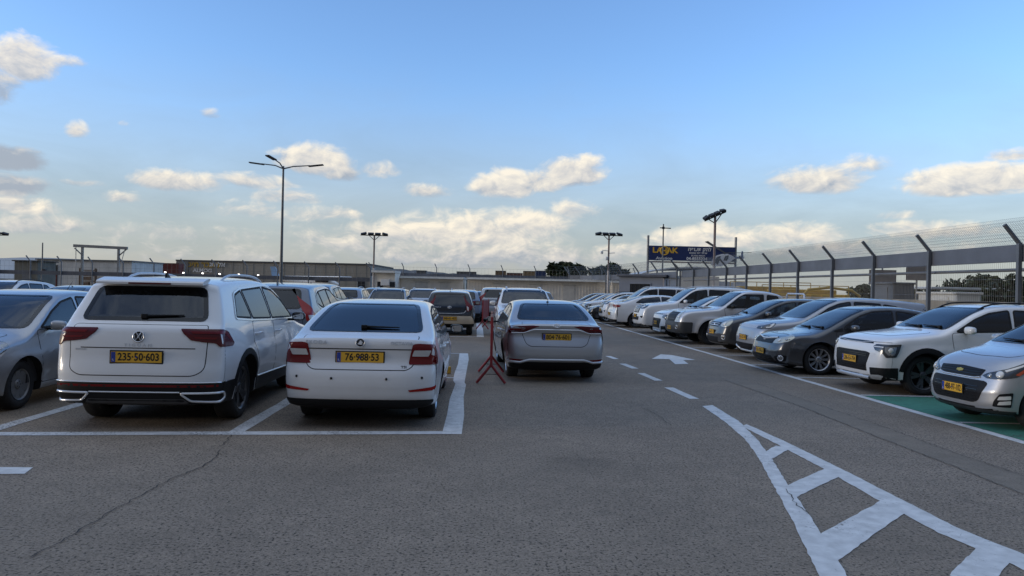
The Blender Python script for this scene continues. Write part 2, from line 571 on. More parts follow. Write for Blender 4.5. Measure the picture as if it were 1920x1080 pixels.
    # -------------------------------------------------- finishing the body
    def finish(s, pm, label=None, glass=(), cladz=None):
        """cuts wheel arches and window openings, adds shut lines, links the body"""
        tmp = bpy.data.meshes.new('raw'); s.bm.to_mesh(tmp)
        bo = bpy.data.objects.new('raw', tmp); COL.objects.link(bo)
        mb = MB(); ra = s.rw + .05
        for ax in s.axles:
            for sg in (1, -1):
                y0 = sg * (s.hw - .36); y1 = sg * (s.hw + .3)
                n = 40; x0 = ax - s.L / 2
                v = [(x0 + ra * math.cos(2 * math.pi * j / n), y, s.rw + ra * math.sin(2 * math.pi * j / n)) for y in (y0, y1) for j in range(n)]
                f = [(j, (j + 1) % n, (j + 1) % n + n, j + n) for j in range(n)] + [tuple(range(n))[::-1], tuple(range(n, 2 * n))]
                mb.add(v, f)
        co = mb.build('cut', [])
        md = bo.modifiers.new('b', 'BOOLEAN'); md.operation = 'DIFFERENCE'; md.object = co; md.solver = 'EXACT'
        dg = bpy.context.evaluated_depsgraph_get()
        me = bpy.data.meshes.new_from_object(bo.evaluated_get(dg))
        bpy.data.objects.remove(bo); cm = co.data; bpy.data.objects.remove(co); bpy.data.meshes.remove(cm); bpy.data.meshes.remove(tmp)
        bm = bmesh.new(); bm.from_mesh(me); bpy.data.meshes.remove(me)
        bm.normal_update()
        # faces under the panes are taken out so that the cabin can be seen
        if glass:
            dead = []
            for f in bm.faces:
                for (mode, sg, poly) in glass:
                    n = f.normal; ok = True
                    for p in f.verts:
                        if mode == 'side':
                            q = (p.co.x + s.L / 2, p.co.z)
                            if p.co.y * sg <= .2: ok = False; break
                        else:
                            q = (p.co.y, p.co.z)
                            if (mode == 'rear') != (p.co.x < 0): ok = False; break
                            if abs(n.x) < .15 : ok = False; break
                        if not inside(q, poly): ok = False; break
                    if ok: dead.append(f); break
            bmesh.ops.delete(bm, geom=dead, context='FACES')
        for f in bm.faces:
            f.smooth = True; f.material_index = 0
            w = True
            for p in f.verts:
                if min(math.hypot(p.co.x + s.L / 2 - ax, p.co.z - s.rw) for ax in s.axles) > ra + .001: w = False; break
            if w: f.material_index = 2
            elif f.normal.z < -.6 and f.calc_center_median().z < .45: f.material_index = 1
        for V, F in s.seams:
            bv = [bm.verts.new(p) for p in V]
            for q in F:
                f = bm.faces.new([bv[i] for i in q]); f.material_index = 3; f.smooth = True
        me = bpy.data.meshes.new('body'); bm.to_mesh(me); bm.free()
        me.set_sharp_from_angle(angle=R(42))
        o = link('body', me, s.root, [pm, M_BLK, M_WELL, M_GAP])
        s.body = o
        if label: o['label'] = label
        return o
def make_wheel(car, x, sg, style, rw, tw, parent, cache):
    """wheel part with its tyre and rim; x along the car, sg = +1 left side"""
    key = (style, round(rw, 3), round(tw, 3))
    if key not in cache:
        rr = rw * {'steel': .60, 'cover': .62}.get(style, .70)
        t = MB(); h = tw / 2
        t.lathe([(rr, -h + .02), (rr + .012, -h + .006), (rw - .045, -h), (rw - .014, -h + .012), (rw, -h + .035), (rw, h - .035), (rw - .014, h - .012), (rw - .045, h), (rr + .012, h - .006), (rr, h - .02)], 40)
        g = MB()
        g.lathe([(rr + .002, h - .004), (rr - .014, h - .012), (rr - .022, h - .05), (rr - .026, -h + .02)], 36)     # barrel
        f = h - .03
        n = {'ten': 10, 'five': 5, 'twin': 5, 'seven': 7, 'cover': 9, 'steel': 0, 'six': 6}[style]
        if style == 'steel':
            g.lathe([(rr - .02, h - .04), (rr * .80, h - .03), (rr * .74, h - .055), (rr * .45, h - .05), (rr * .36, h - .02), (.03, h - .015), (.001, h - .015)], 36)
            for k in range(12):
                a = 2 * math.pi * k / 12
                v = []; 
                for j in range(8):
                    b = 2 * math.pi * j / 8
                    v.append((rr * .86 * math.cos(a) + .018 * math.cos(b), h - .024, rr * .86 * math.sin(a) + .018 * math.sin(b)))
                g.add(v, [tuple(range(8))[::-1]], 1)
        else:
            g.lathe([(.062, f - .03), (.062, f - .002), (.045, f + .006), (.001, f + .006)], 20)
            wd = {'ten': .022, 'five': .05, 'twin': .024, 'seven': .034, 'cover': .035, 'six': .045}[style]
            sp = []
            for k in range(n):
                a = 2 * math.pi * k / n
                sp += [a - .17, a + .17] if style == 'twin' else [a]
            for a in sp:
                c, q = math.cos(a), math.sin(a)
                def pt(r, o, y): return (r * c - o * q, y, r * q + o * c)
                w0, w1 = wd * .75, wd * (1.15 if style != 'cover' else 1.6)
                v = [pt(.045, -w0, f - .012), pt(.045, w0, f - .012), pt(rr - .012, w1, f + .012), pt(rr - .012, -w1, f + .012),
                     pt(.045, -w0, f - .04), pt(.045, w0, f - .04), pt(rr - .012, w1, f - .025), pt(rr - .012, -w1, f - .025)]
                g.add(v, [(3, 2, 1, 0), (0, 1, 5, 4), (1, 2, 6, 5), (2, 3, 7, 6), (3, 0, 4, 7)])
            for k in range(5):
                a = 2 * math.pi * (k + .5) / 5
                g.box((.036 * math.cos(a), f + .001, .036 * math.sin(a)), (.012, .012, .012), 1)
        d = MB(); d.lathe([(rr - .03, -h + .03), (rr * .78, -h + .035), (rr * .78, -.005), (.001, -.005)], 24)
        cache[key] = (t.build('tyre', M_TYRE).data, g.build('rim', [car.rimmat, M_BLK]).data, d.build('wheel', M_WELL).data)
        for ob in [ob for ob in COL.objects if ob.data in cache[key]]: bpy.data.objects.remove(ob)
    tm, gm, dm = cache[key]
    w = link('wheel', dm, parent)
    yo = car.W0(x, rw) - tw / 2 - .012 - (.01 if car.flare < .02 else .015)
    w.location = (x - car.L / 2, sg * yo, rw)
    w.rotation_euler = (0, 0, 0 if sg > 0 else math.pi)
    link('tyre', tm, w); link('rim', gm, w)
    return w
def mirror_part(car, x, z, sg, m, size=(.10, .19, .13), cap=None):
    """door mirror: rounded shell on a short foot, glass on its rear face"""
    y = car.W0(x, z)
    mb = MB()
    lx, ly, lz = size
    n, k = 14, 8
    v = []; f = []
    for i in range(k + 1):
        ph = -math.pi / 2 + math.pi * i / k
        for j in range(n):
            th = 2 * math.pi * j / n
            def sp(a, e): return math.copysign(abs(a) ** e, a)
            cx = sp(math.cos(ph), .55) * sp(math.cos(th), .6); cz = sp(math.cos(ph), .55) * sp(math.sin(th), .6); cy = sp(math.sin(ph), .7)
            xx = cx * lx * (.9 if cx > 0 else .35) * (1 - .18 * cy)
            v.append((xx, cy * ly / 2, cz * lz / 2 * (1 - .12 * cy)))
    for i in range(k):
        for j in range(n):
            a = i * n + j; b = i * n + (j + 1) % n
            f.append((a, b, b + n, a + n))
    f.append(tuple(range(n))); f.append(tuple(range(k * n, k * n + n)))
    yc = y + .06 + ly / 2
    mb.add([(p[0], sg * p[1], p[2]) for p in v], f, 0, True)
    o = mb.build('side_mirror', [m], car.root)
    o.location = (x - car.L / 2, sg * yc, z + lz * .30)
    ft = MB(); ft.box((0, sg * (-ly / 2 - .02), -lz * .36), (.07, .15, .035), 0, bev=.012)
    ft.build('mirror_foot', M_BLK, o)
    gl = MB(); gl.prism([tuple(q) for q in rpoly([(-ly * .40, -lz * .36), (ly * .40, -lz * .30), (ly * .38, lz * .34), (-ly * .40, lz * .37)], .035)], -lx * .36, -lx * .35, 'yz')
    gl.build('mirror_glass', M_MIRROR, o)
    return o
def plate_part(car, mode, u, z, txt, w=.53, h=.115, tilt=None, frame=True, parent=None, under=None):
    loc, n = car.hit(mode, u, z)
    o = None
    mb = MB()
    if frame: mb.box((0, 0, -.006 if under else 0), (w + .03, .012, h + (.042 if under else .026)), 0, bev=.003)
    root = mb.build('license_plate', [M_PLBLACK], parent or car.root)
    pb = MB(); pb.box((0, -.0085, 0), (w, .006, h), 0, bev=.001)
    pb.build('plate_field', [M_PLATE], root)
    bb = MB(); bb.box((-w / 2 + .026, -.0122, 0), (.044, .002, h - .006), 0)
    v, f = text_geo('IL', .03, .0005)
    bb.add([(p.x - w / 2 + .026, -.0136 - p.z, p.y - .03) for p in v], f, 1)
    bb.lathe([(.001, -.0135), (.010, -.0135)], 8)
    bb.build('country_band', [M_PLBLUE, M_WHT], root)
    tb = MB(); v, f = text_geo(txt, h * .98, .0008, sx=.86, bold=.0022)
    wx = max(p.x for p in v) - min(p.x for p in v); k = min(1, (w - .085) / wx)
    tb.add([(p.x * k + .024, -.0122 - p.z, p.y - .001) for p in v], f)
    if under:
        v, f = text_geo(under, .022, .0004); tb.add([(p.x, -.0068 - p.z, p.y - h / 2 - .016) for p in v], f, 1)
    tb.build('plate_number', [M_PLBLACK, M_WHT], root)
    out = Vector((n.x, n.y, n.z))
    if tilt is not None: out = Vector((n.x, n.y, 0)).normalized() + Vector((0, 0, tilt))
    out.normalize()
    ry = -out; rx = ry.cross(Vector((0, 0, 1))).normalized(); rz = rx.cross(ry)
    M = Matrix((rx, ry, rz)).transposed()
    root.rotation_euler = M.to_euler()
    root.location = loc + out * .012
    return root
def seat_mesh():
    m = MB()
    m.box((0, 0, .09), (.50, .50, .16), 0, bev=.05)
    m.box((-.27, 0, .42), (.15, .48, .58), 0, Matrix.Rotation(R(-14), 3, 'Y'), bev=.06)
    m.box((-.38, 0, .80), (.09, .26, .17), 0, Matrix.Rotation(R(-8), 3, 'Y'), bev=.035)
    m.tube([(-.35, .05, .66), (-.38, .05, .76)], .008, 6); m.tube([(-.35, -.05, .66), (-.38, -.05, .76)], .008, 6)
    return m
SEAT = None
def cabin(car, xs=(1.5, 2.35), z=.42, floor=.32, dash=None, lhd=True):
    """dark tub, seats, dashboard and steering wheel seen through the panes"""
    global SEAT
    if SEAT is None:
        o = seat_mesh().build('seat', M_SEAT); SEAT = o.data; bpy.data.objects.remove(o)
    L2 = car.L / 2
    hw = car.hw
    dx = dash or xs[-1] + .75
    mb = MB()
    b = car.beltz(dx)
    mb.box(((xs[0] - .75 + dx + .3) / 2 - L2, 0, floor), (dx + .3 - xs[0] + .75, hw * 1.72, .04), 0)
    mb.box((dx + .18 - L2, 0, b - .17), (.42, hw * 1.68, .26), 0, bev=.08)
    mb.box((dx + .08 - L2, 0, b - .40), (.30, .30, .36), 0)
    mb.box((xs[0] - .62 - L2, 0, (b + floor) / 2 - .05), (.06, hw * 1.66, b - floor - .10), 0)
    for sg in (1, -1):
        mb.box(((xs[0] + dx) / 2 - .2 - L2, sg * hw * .86, (b + floor) / 2 - .05), (dx - xs[0] + .9, .05, b - floor - .08), 0)
    o = mb.build('cabin_tub', M_CABIN, car.root)
    for i, x in enumerate(xs):
        for sg in (1, -1):
            q = link('seat', SEAT, car.root); q.location = (x - L2, sg * hw * .42, z - .04)
    st = MB()
    c = Vector((dx - .14 - L2, hw * .42, b - .06))
    rot = Matrix.Rotation(R(-64), 3, 'Y')
    pth = [c + rot @ Vector((.18 * math.cos(a), .18 * math.sin(a), 0)) for a in [2 * math.pi * k / 20 for k in range(21)]]
    st.tube(pth, .014, 6, cap=False)
    st.box(c, (.30, .05, .03), 0, rot); st.box(c, (.05, .30, .03), 0, rot)
    st.build('steering_wheel', M_CABIN, car.root)
    return o
def cut_opening(bm, car, mode, sg, poly):
    """splits the shell exactly along a window outline and takes the inside away"""
    x0 = min(p[0] for p in poly) - .02; x1 = max(p[0] for p in poly) + .02
    z0 = min(p[1] for p in poly) - .02; z1 = max(p[1] for p in poly) + .02
    L2 = car.L / 2
    def uv(co): return (co.x + L2, co.z) if mode == 'side' else (co.y, co.z)
    def ok(f):
        c = f.calc_center_median(); n = f.normal
        if mode == 'side':
            if c.y * sg < .2 or n.y * sg < .25: return False
        elif mode == 'rear':
            if c.x > -L2 * .2 or n.x > -.10: return False
        else:
            if c.x < -L2 * .1 or n.x < .10: return False
        us = [uv(p.co) for p in f.verts]
        return not (max(u[0] for u in us) < x0 or min(u[0] for u in us) > x1 or max(u[1] for u in us) < z0 or min(u[1] for u in us) > z1)
    n = len(poly)
    for i in range(n):
        a, b = poly[i], poly[(i + 1) % n]
        e = Vector((b[0] - a[0], b[1] - a[1]))
        if e.length < .004: continue
        nn = Vector((-e.y, e.x)).normalized()
        co = Vector((a[0] - L2, 0, a[1])) if mode == 'side' else Vector((0, a[0], a[1]))
        no = Vector((nn.x, 0, nn.y)) if mode == 'side' else Vector((0, nn.x, nn.y))
        fs = [f for f in bm.faces if ok(f)]
        es = {q for f in fs for q in f.edges}; vs = {q for f in fs for q in f.verts}
        bmesh.ops.bisect_plane(bm, geom=fs + list(es) + list(vs), plane_co=co, plane_no=no, dist=1e-5)
    dead = [f for f in bm.faces if ok(f) and inside(uv(f.calc_center_median()), poly)]
    bmesh.ops.delete(bm, geom=dead, context='FACES')
def orient(o, loc, out, off):
    out = out.normalized(); ry = -out
    rx = ry.cross(Vector((0, 0, 1))).normalized(); rz = rx.cross(ry)
    o.rotation_euler = Matrix((rx, ry, rz)).transposed().to_euler()
    o.location = loc + out * off
def put(car, o, mode, u, z, off=.003):
    loc, n = car.hit(mode, u, z); orient(o, loc, n, off); return o
def lettering(car, mode, u, z, txt, size, m, sx=1.15, space=1., bold=.001, name='lettering'):
    v, f = text_geo(txt, size, .0015, sx=sx, space=space, bold=bold)
    mb = MB(); mb.add([(p.x, -p.z, p.y) for p in v], f)
    return put(car, mb.build(name, m, car.root), mode, u, z, .003)
def emblem(car, mode, u, z, kind, r=.055):
    mb = MB()
    if kind == 'ring_v':
        mb.lathe([(.001, -.004), (r, -.004), (r, .004)], 28, 1)
        mb.lathe([(r, .0), (r, -.009), (r * .86, -.009), (r * .86, 0)], 28)
        def st(pts): 
            mb.tube([(x * r, -.006, z * r) for x, z in pts], r * .075, 4)
        st([(-.42, .74), (-.02, .05), (0, .05)]); st([(.42, .74), (.02, .05)])
        st([(-.80, .34), (-.40, -.70), (0, .05)]); st([(.80, .34), (.40, -.70), (0, .05)])
    elif kind == 'ovals':
        def ell(a, b, cz=0, t=.009):
            mb.tube([(a * math.cos(2 * math.pi * k / 24), -.004, cz + b * math.sin(2 * math.pi * k / 24)) for k in range(25)], t * r / .055 * .6, 5, cap=False)
        ell(r, r * .66); ell(r * .30, r * .62); ell(r * .66, r * .24, r * .36)
    elif kind == 'wing':
        mb.lathe([(.001, -.004), (r, -.004), (r, .004)], 28, 1)
        mb.lathe([(r, 0), (r, -.008), (r * .88, -.008), (r * .88, 0)], 28)
        mb.prism([(-.62 * r, -.30 * r), (-.30 * r, .05 * r), (.02 * r, .58 * r), (.20 * r, .50 * r), (.12 * r, .30 * r), (.42 * r, .40 * r), (.30 * r, .12 * r), (.60 * r, .12 * r), (.34 * r, -.18 * r), (.66 * r, -.30 * r), (.10 * r, -.42 * r)], -.0085, -.003)
    elif kind == 'cross':
        mb.prism([(-r * 1.5, -r * .12), (-r * 1.35, r * .42), (-r * .5, r * .42), (-r * .42, r * .62), (r * .5, r * .62), (r * .45, r * .42), (r * 1.4, r * .42), (r * 1.5, .1 * r), (r * 1.35, -r * .35), (r * .48, -r * .35), (r * .4, -r * .55), (-r * .5, -r * .55), (-r * .45, -r * .35), (-r * 1.3, -r * .35)], -.008, .002)
    elif kind == 'h':
        for q in (-1, 1): mb.tube([(q * r * .62, -.004, r * .8), (q * r * .45, -.004, 0), (q * r * .5, -.004, -r * .8)], r * .12, 5)
        mb.tube([(-r * .45, -.004, 0), (r * .45, -.004, 0)], r * .1, 5)
        mb.tube([(r * 1.0 * math.copysign(abs(math.cos(a)) ** .5, math.cos(a)), -.004, r * math.copysign(abs(math.sin(a)) ** .5, math.sin(a))) for a in [2 * math.pi * k / 24 for k in range(25)]], r * .08, 5, cap=False)
    else:
        mb.lathe([(.001, -.006), (r, -.006), (r, .003)], 20)
    gold = mat('gold_emblem', (.60, .42, .10), .35, .7)
    return put(car, mb.build('emblem', [gold if kind == 'cross' else M_CHROME, M_GLOSSBLK], car.root), mode, u, z, .004)
def sym(car, name, mode, pts, m, **k):
    out = []
    for sg in (1, -1):
        if mode == 'side': out.append(car.panel(name, mode, pts, m, sg=sg, **k))
        else: out.append(car.panel(name, mode, [(p[0] * sg, *p[1:]) for p in pts], m, **k))
    return out
def sub(car, par, name, mode, pts, m, sg=1, off=.009, **k):
    if mode != 'side': pts = [(p[0] * sg, *p[1:]) for p in pts]
    return car.panel(name, mode, pts, m, sg=sg, off=off, parent=par, **k)
def arc_pts(cx, cz, r, a0, a1, n=14): return [(cx + r * math.cos(R(a0 + (a1 - a0) * k / n)), cz + r * math.sin(R(a0 + (a1 - a0) * k / n))) for k in range(n + 1)]
def rails(car, x0, x1, m, name='roof_rail', y=None, h=.05):
    for sg in (1, -1):
        pts = []
        for k in range(13):
            f = k / 12; x = x0 + (x1 - x0) * f
            yy = (y or car.hw * .60)
            loc, n = car.hit('top', x, sg * yy)
            e = min(1, min(f, 1 - f) * 6)
            pts.append((loc.x, loc.y, loc.z + h * math.sin(e * math.pi / 2) - .008 * (1 - e)))
        mb = MB(); mb.tube(pts, [.012 if k in (0, 12) else .018 for k in range(13)], 8, flat=(.8, 1.1)); mb.build(name, m, car.root)
def fin(car, x, m, y=0.):
    loc, n = car.hit('top', x, y)
    mb = MB(); mb.prism([(-.075, 0), (.085, 0), (.02, .022), (-.05, .068), (-.07, .07)], -.012, .012)
    o = mb.build('roof_antenna', m, car.root); o.location = loc - Vector((0, 0, .004)); return o
def rod(car, x, y=0., l=.22, back=.6):
    loc, n = car.hit('top', x, y)
    mb = MB(); mb.lathe([(.001, .02), (.02, .016), (.028, -.004)], 10, axis='z'); mb.tube([(0, 0, .01), (-l * back, 0, l * .8)], [.006, .003], 6)
    o = mb.build('roof_antenna', M_BLK, car.root); o.location = loc; return o
def wiper(car, mode, u, z, l, rise=.03):
    mb = MB(); n = 8; pts = []
    for k in range(n + 1):
        f = k / n
        loc, nr = car.hit(mode, u + (l * f), z + rise * f)
        pts.append(loc + nr * .018)
    mb.tube(pts, [.016 - .009 * k / n for k in range(n + 1)], 6)
    loc, nr = car.hit(mode, u, z)
    mb.box(loc + nr * .014, (.05, .07, .05), 0, bev=.01)
    return mb.build('wiper', M_BLK, car.root)
def handle(car, x, z, sg, m, par):
    loc, n = car.hit('side', x, z, sg)
    mb = MB()
    mb.tube([(loc.x - .10, loc.y, loc.z - .004), (loc.x - .085, loc.y + sg * .032, loc.z), (loc.x, loc.y + sg * .038, loc.z + .004), (loc.x + .085, loc.y + sg * .032, loc.z + .004), (loc.x + .10, loc.y, loc.z)], .014, 8, flat=(1, .7))
    return mb.build('handle', m, par)
def car_shell(car, pm, dlo, ws, rw=None, glass=None, rglass=None, doors=(), mirror=None, mirror_mat=None, hand=(), wheels='ten', rim=None, seal=M_GAP, dlochrome=False, wtint=None, gap=True, seats=(1.5, 2.4), seatz=.42, dash=None, clear=M_GLASS, cab=True, hmat=None):
    """panes with openings, doors, mirrors, wheels, cabin and the body itself"""
    car.rimmat = rim or M_ALLOY
    glass = glass or [clear] * len(dlo)
    dlo = [car.tuck(p) for p in dlo]
    ws = [(p[0] * 1.07, p[1]) for p in ws]
    op = []
    for i, p in enumerate(dlo):
        rp = [tuple(q) for q in rpoly(p, .035, 3)]
        for sg in (1, -1):
            op.append(('side', sg, rp))
            g = car.panel('side_window', 'side', p, glass[i], sg=sg, off=.003, r=.035, step=.09)
            fr = MB(); car.ribbon([tuple(q) for q in rpoly(p, .035, 3)], 'side', .03, sg, .0052, True, fr)
            fr.build('window_seal', seal, g, fix=False)
    wp = [tuple(q) for q in rpoly(ws, .06, 3)]; op.append(('front', 1, wp))
    w = car.panel('windshield', 'front', ws, wtint or clear, off=.003, r=.06, step=.09)
    fr = MB(); car.ribbon(wp, 'front', .05, 1, .0052, True, fr); fr.build('windshield_border', M_FRIT, w, fix=False)
    if rw:
        rp = [tuple(q) for q in rpoly(rw, .06, 3)]; op.append(('rear', 1, rp))
        w = car.panel('rear_window', 'rear', rw, rglass or M_TINT, off=.003, r=.06, step=.09)
        fr = MB(); car.ribbon(rp, 'rear', .05, 1, .0052, True, fr); fr.build('window_border', M_FRIT, w, fix=False)
    if dlochrome:
        out = dlochrome
        for sg in (1, -1):
            cb = MB(); car.ribbon([tuple(q) for q in rpoly(out, .06, 4)], 'side', .022, sg, .0075, True, cb)
            cb.build('window_trim', M_CHROME, car.root, fix=False)
    dd = []
    for i, p in enumerate(doors):
        for sg in (1, -1):
            d = car.panel('door', 'side', p, pm, sg=sg, off=.0025, r=.05, step=.10, gap=.009)
            if i < len(hand): handle(car, hand[i][0], hand[i][1], sg, hmat or pm, d)
    if mirror:
        for sg in (1, -1): mirror_part(car, mirror[0], mirror[1], sg, mirror_mat or pm)
    xb = next(p[0] for p in car.up_ctl if p[0] > car.L * .6 and p[1] < car.H * .78); hb = car.hw
    bp = [(xb + .10, -.74 * hb), (xb + .16, 0), (xb + .10, .74 * hb), (car.L - .42, .60 * hb), (car.L - .36, 0), (car.L - .42, -.60 * hb)]
    car.panel('bonnet', 'top', bp, pm, off=.003, r=.10, step=.10, gap=.009)
    car.openings = op
    cache = WHEELS
    for x in car.axles:
        for sg in (1, -1): make_wheel(car, x, sg, wheels, car.rw, car.tw, car.root, cache)
    if cab: cabin(car, seats, seatz, dash=dash)
WHEELS = {}
_fin = Car.finish
def finish(car, pm):
    o = _fin(car, pm)
    bm = bmesh.new(); bm.from_mesh(o.data)
    # shut-line strips keep out of the cutting
    keep = [f for f in bm.faces if f.material_index == 3]
    for (mode, sg, poly) in car.openings:
        bm.normal_update(); cut_opening(bm, car, mode, sg, poly)
    bm.to_mesh(o.data); bm.free()
    o.data.set_sharp_from_angle(angle=R(42))
    return o
def begin(name, label, cat, group, *a, **k):
    car = Car(name, *a, **k); car.root = empty(name); tag(car.root, label, cat, group); return car
# ------------------------------------------------------------------ the cars, nearest first
GL = 'cars parked in the left bays'; GR = 'cars parked nose out along the right line'; GM = 'cars standing in the middle lane'; GF = 'cars parked in the far rows'
def white_suv():
    pm = P_WHITE
    c = begin('parked_suv', 'white suv with roof rails, wide black lower bumper and plate 235-50-603', 'suv', GL,
        4.70, 1.84, 1.68,
        [(0, .50, 0, .20), (.015, .66, .05, .19), (.055, .745, .03, .15), (.075, .95, .1, .15), (.115, 1.115, .05, .13), (.20, 1.16, .03, .12), (.46, 1.55, .03, .10), (.475, 1.60, .03, .09),
         (.95, 1.655, .5, .10), (2.0, 1.685, .8, .10), (2.75, 1.63, .4, .12), (3.52, 1.11, .12, .14), (4.40, .98, .3, .15), (4.62, .86, .12, .22), (4.70, .58, .1, .28)],
        [(0, .50, 0, .20), (.01, .40, .04, .18), (.10, .27, .06, .10), (.5, .24, .1, .05), (4.2, .22, .1, .05), (4.55, .24, .1, .15), (4.68, .38, .08, .24), (4.70, .58, 0, .28)],
        (.93, 3.72), .36, (1.12, 1.03), top=.715, crease=(.86, .80), flare=.016, tw=.24)
    ws = [(-.68, 1.14), (.68, 1.14), (.56, 1.575), (-.56, 1.575)]
    dlo = [[(.72, 1.205), (.90, 1.46), (1.18, 1.515), (1.28, 1.175)], [(1.34, 1.17), (1.24, 1.52), (2.12, 1.55), (2.16, 1.14)], [(2.23, 1.14), (2.20, 1.55), (2.62, 1.535), (2.95, 1.42), (3.40, 1.115)]]
    car_shell(c, pm, dlo, ws, [(-.655, 1.19), (.655, 1.19), (.57, 1.525), (-.57, 1.525)], glass=[M_TINT, M_TINT, M_GLASS],
        doors=[[(2.19, .36), (2.19, 1.105), (1.28, 1.135), (1.24, .90), (1.44, .62), (1.42, .36)], [(2.215, .36), (2.215, 1.105), (3.42, 1.075), (3.36, .36)]],
        hand=[(1.42, .985), (2.38, .965)], mirror=(3.10, 1.09), mirror_mat=M_GLOSSBLK, wheels='twin', rim=M_DALLOY, dlochrome=[(.68, 1.19), (.88, 1.48), (1.18, 1.535), (2.2, 1.575), (2.64, 1.56), (2.98, 1.44), (3.45, 1.095), (2.2, 1.12), (1.3, 1.15)], seats=(1.5, 2.45))
    # tailgate
    tg = [(-.70, 1.13), (.70, 1.13), (.715, .96), (.70, .66, .10), (.60, .60, .08), (-.60, .60, .08), (-.70, .66, .10), (-.715, .96)]
    t = c.panel('tailgate', 'rear', tg, pm, off=.003, r=.03, step=.09, gap=.010)
    sp = MB(); c.ribbon([(-.60, .885), (.60, .885)], 'rear', .010, 1, .0045, into=sp); sp.build('panel_line', M_GAP, t, fix=False)
    for sg in (1, -1):
        l = c.panel('tail_light', 'wr', [(sg * p[0], p[1]) for p in [(.43, 1.095), (.47, 1.04), (.56, .975), (.72, .955), (.84, .945), (.87, .905), (1.14, .90), (1.20, .93), (1.08, 1.06), (.95, 1.09)]], M_DRED, off=.010, r=.02)
        sub(c, l, 'lamp_strip', 'wr', [(.55, 1.07), (.58, 1.045), (.98, 1.04), (1.10, .96), (1.12, .985), (1.0, 1.07)], M_RED, sg, .014, r=.008, step=.05)
        sub(c, l, 'lamp_lower_strip', 'wr', [(.60, 1.01), (.63, .99), (.84, .985), (.86, 1.005)], M_RED, sg, .014, r=.008, step=.05)
        # chrome exhaust frames
        ch = MB(); P = [(.47, .415), (.58, .33), (.90, .315), (.98, .355), (.93, .415)]
        c.ribbon([(sg * p[0], p[1]) for p in rpoly(P, .03, 3)], 'wr', .024, 1, .016, True, ch, .45)
        ch.build('exhaust_trim', M_CHROME, c.root, fix=False)
        a = .93; o = arc_pts(a, .36, .475, 10, 170); i = arc_pts(a, .36, .405, 170, 10)
        c.panel('arch_trim', 'side', o + i, M_BLK, sg=sg, off=.008, r=.005)
        a = 3.72; o = arc_pts(a, .36, .475, 10, 170); i = arc_pts(a, .36, .405, 170, 10)
        c.panel('arch_trim', 'side', o + i, M_BLK, sg=sg, off=.008, r=.005)
        c.panel('sill_trim', 'side', [(1.36, .24), (1.38, .43), (3.26, .40), (3.28, .24)], M_BLK, sg=sg, off=.009, r=.02)
        cs = MB(); c.ribbon([(1.42, .445), (3.22, .415)], 'side', .016, sg, .010, into=cs, rd=.45); cs.build('sill_strip', M_CHROME, c.root, fix=False)
    b = c.panel('rear_bumper_trim', 'wr', [(-1.24, .52), (1.24, .52), (1.20, .23), (-1.20, .23)], M_BLK, off=.012, r=.03, step=.04)
    x = MB(); c.ribbon([(-.95, .49), (.95, .49)], 'wr', .024, 1, .012, into=x); x.build('reflector_strip', M_RED, b, fix=False)
    x = MB(); c.ribbon([(-.98, .525), (.98, .525)], 'wr', .012, 1, .012, into=x, rd=.45); x.build('chrome_strip', M_CHROME, b, fix=False)
    x = MB(); c.ribbon([(-.47, .425), (.47, .425)], 'wr', .014, 1, .016, into=x, rd=.45); x.build('chrome_bar', M_CHROME, b, fix=False)
    c.panel('diffuser', 'wr', [(-.50, .35), (.50, .35), (.60, .26), (-.60, .26)], mat('grey_plastic', (.07, .07, .072), .5), off=.013, r=.02, parent=b)
    x = MB(); x.prism([(-.085, -.035), (-.085, -.012), (-.065, .006), (.10, .042), (.16, .034), (.06, -.02)], -.58, .58)
    x = x.build('roof_spoiler', pm, c.root); x.location = (.42 - c.L / 2, 0, 1.605); x.data.polygons.foreach_set('use_smooth', [False] * len(x.data.polygons))
    y = MB(); y.box((-.085, 0, -.024), (.012, .46, .018), 0, bev=.004); y.build('brake_light', M_DRED, x)
    plate_part(c, 'rear', 0, .79, '235·50·603', .53, .115, tilt=.0, under='Volkswagen')
    emblem(c, 'rear', 0, 1.005, 'ring_v', .062)
    lettering(c, 'rear', 0, .915, 'TIGUAN', .042, M_SATIN, 1.25, 1.7)
    lettering(c, 'rear', .60, .865, '4MOTION', .022, M_SATIN, 1.2)
    rails(c, 1.0, 3.0, M_SATIN); fin(c, .85, M_BLK)
    wiper(c, 'rear', .0, 1.215, -.42, .015)
    sym(c, 'headlight', 'wf', [(.42, .86), (1.05, .92), (1.12, .84), (.95, .76), (.45, .76)], M_LAMPMID)
    finish(c, pm); return c
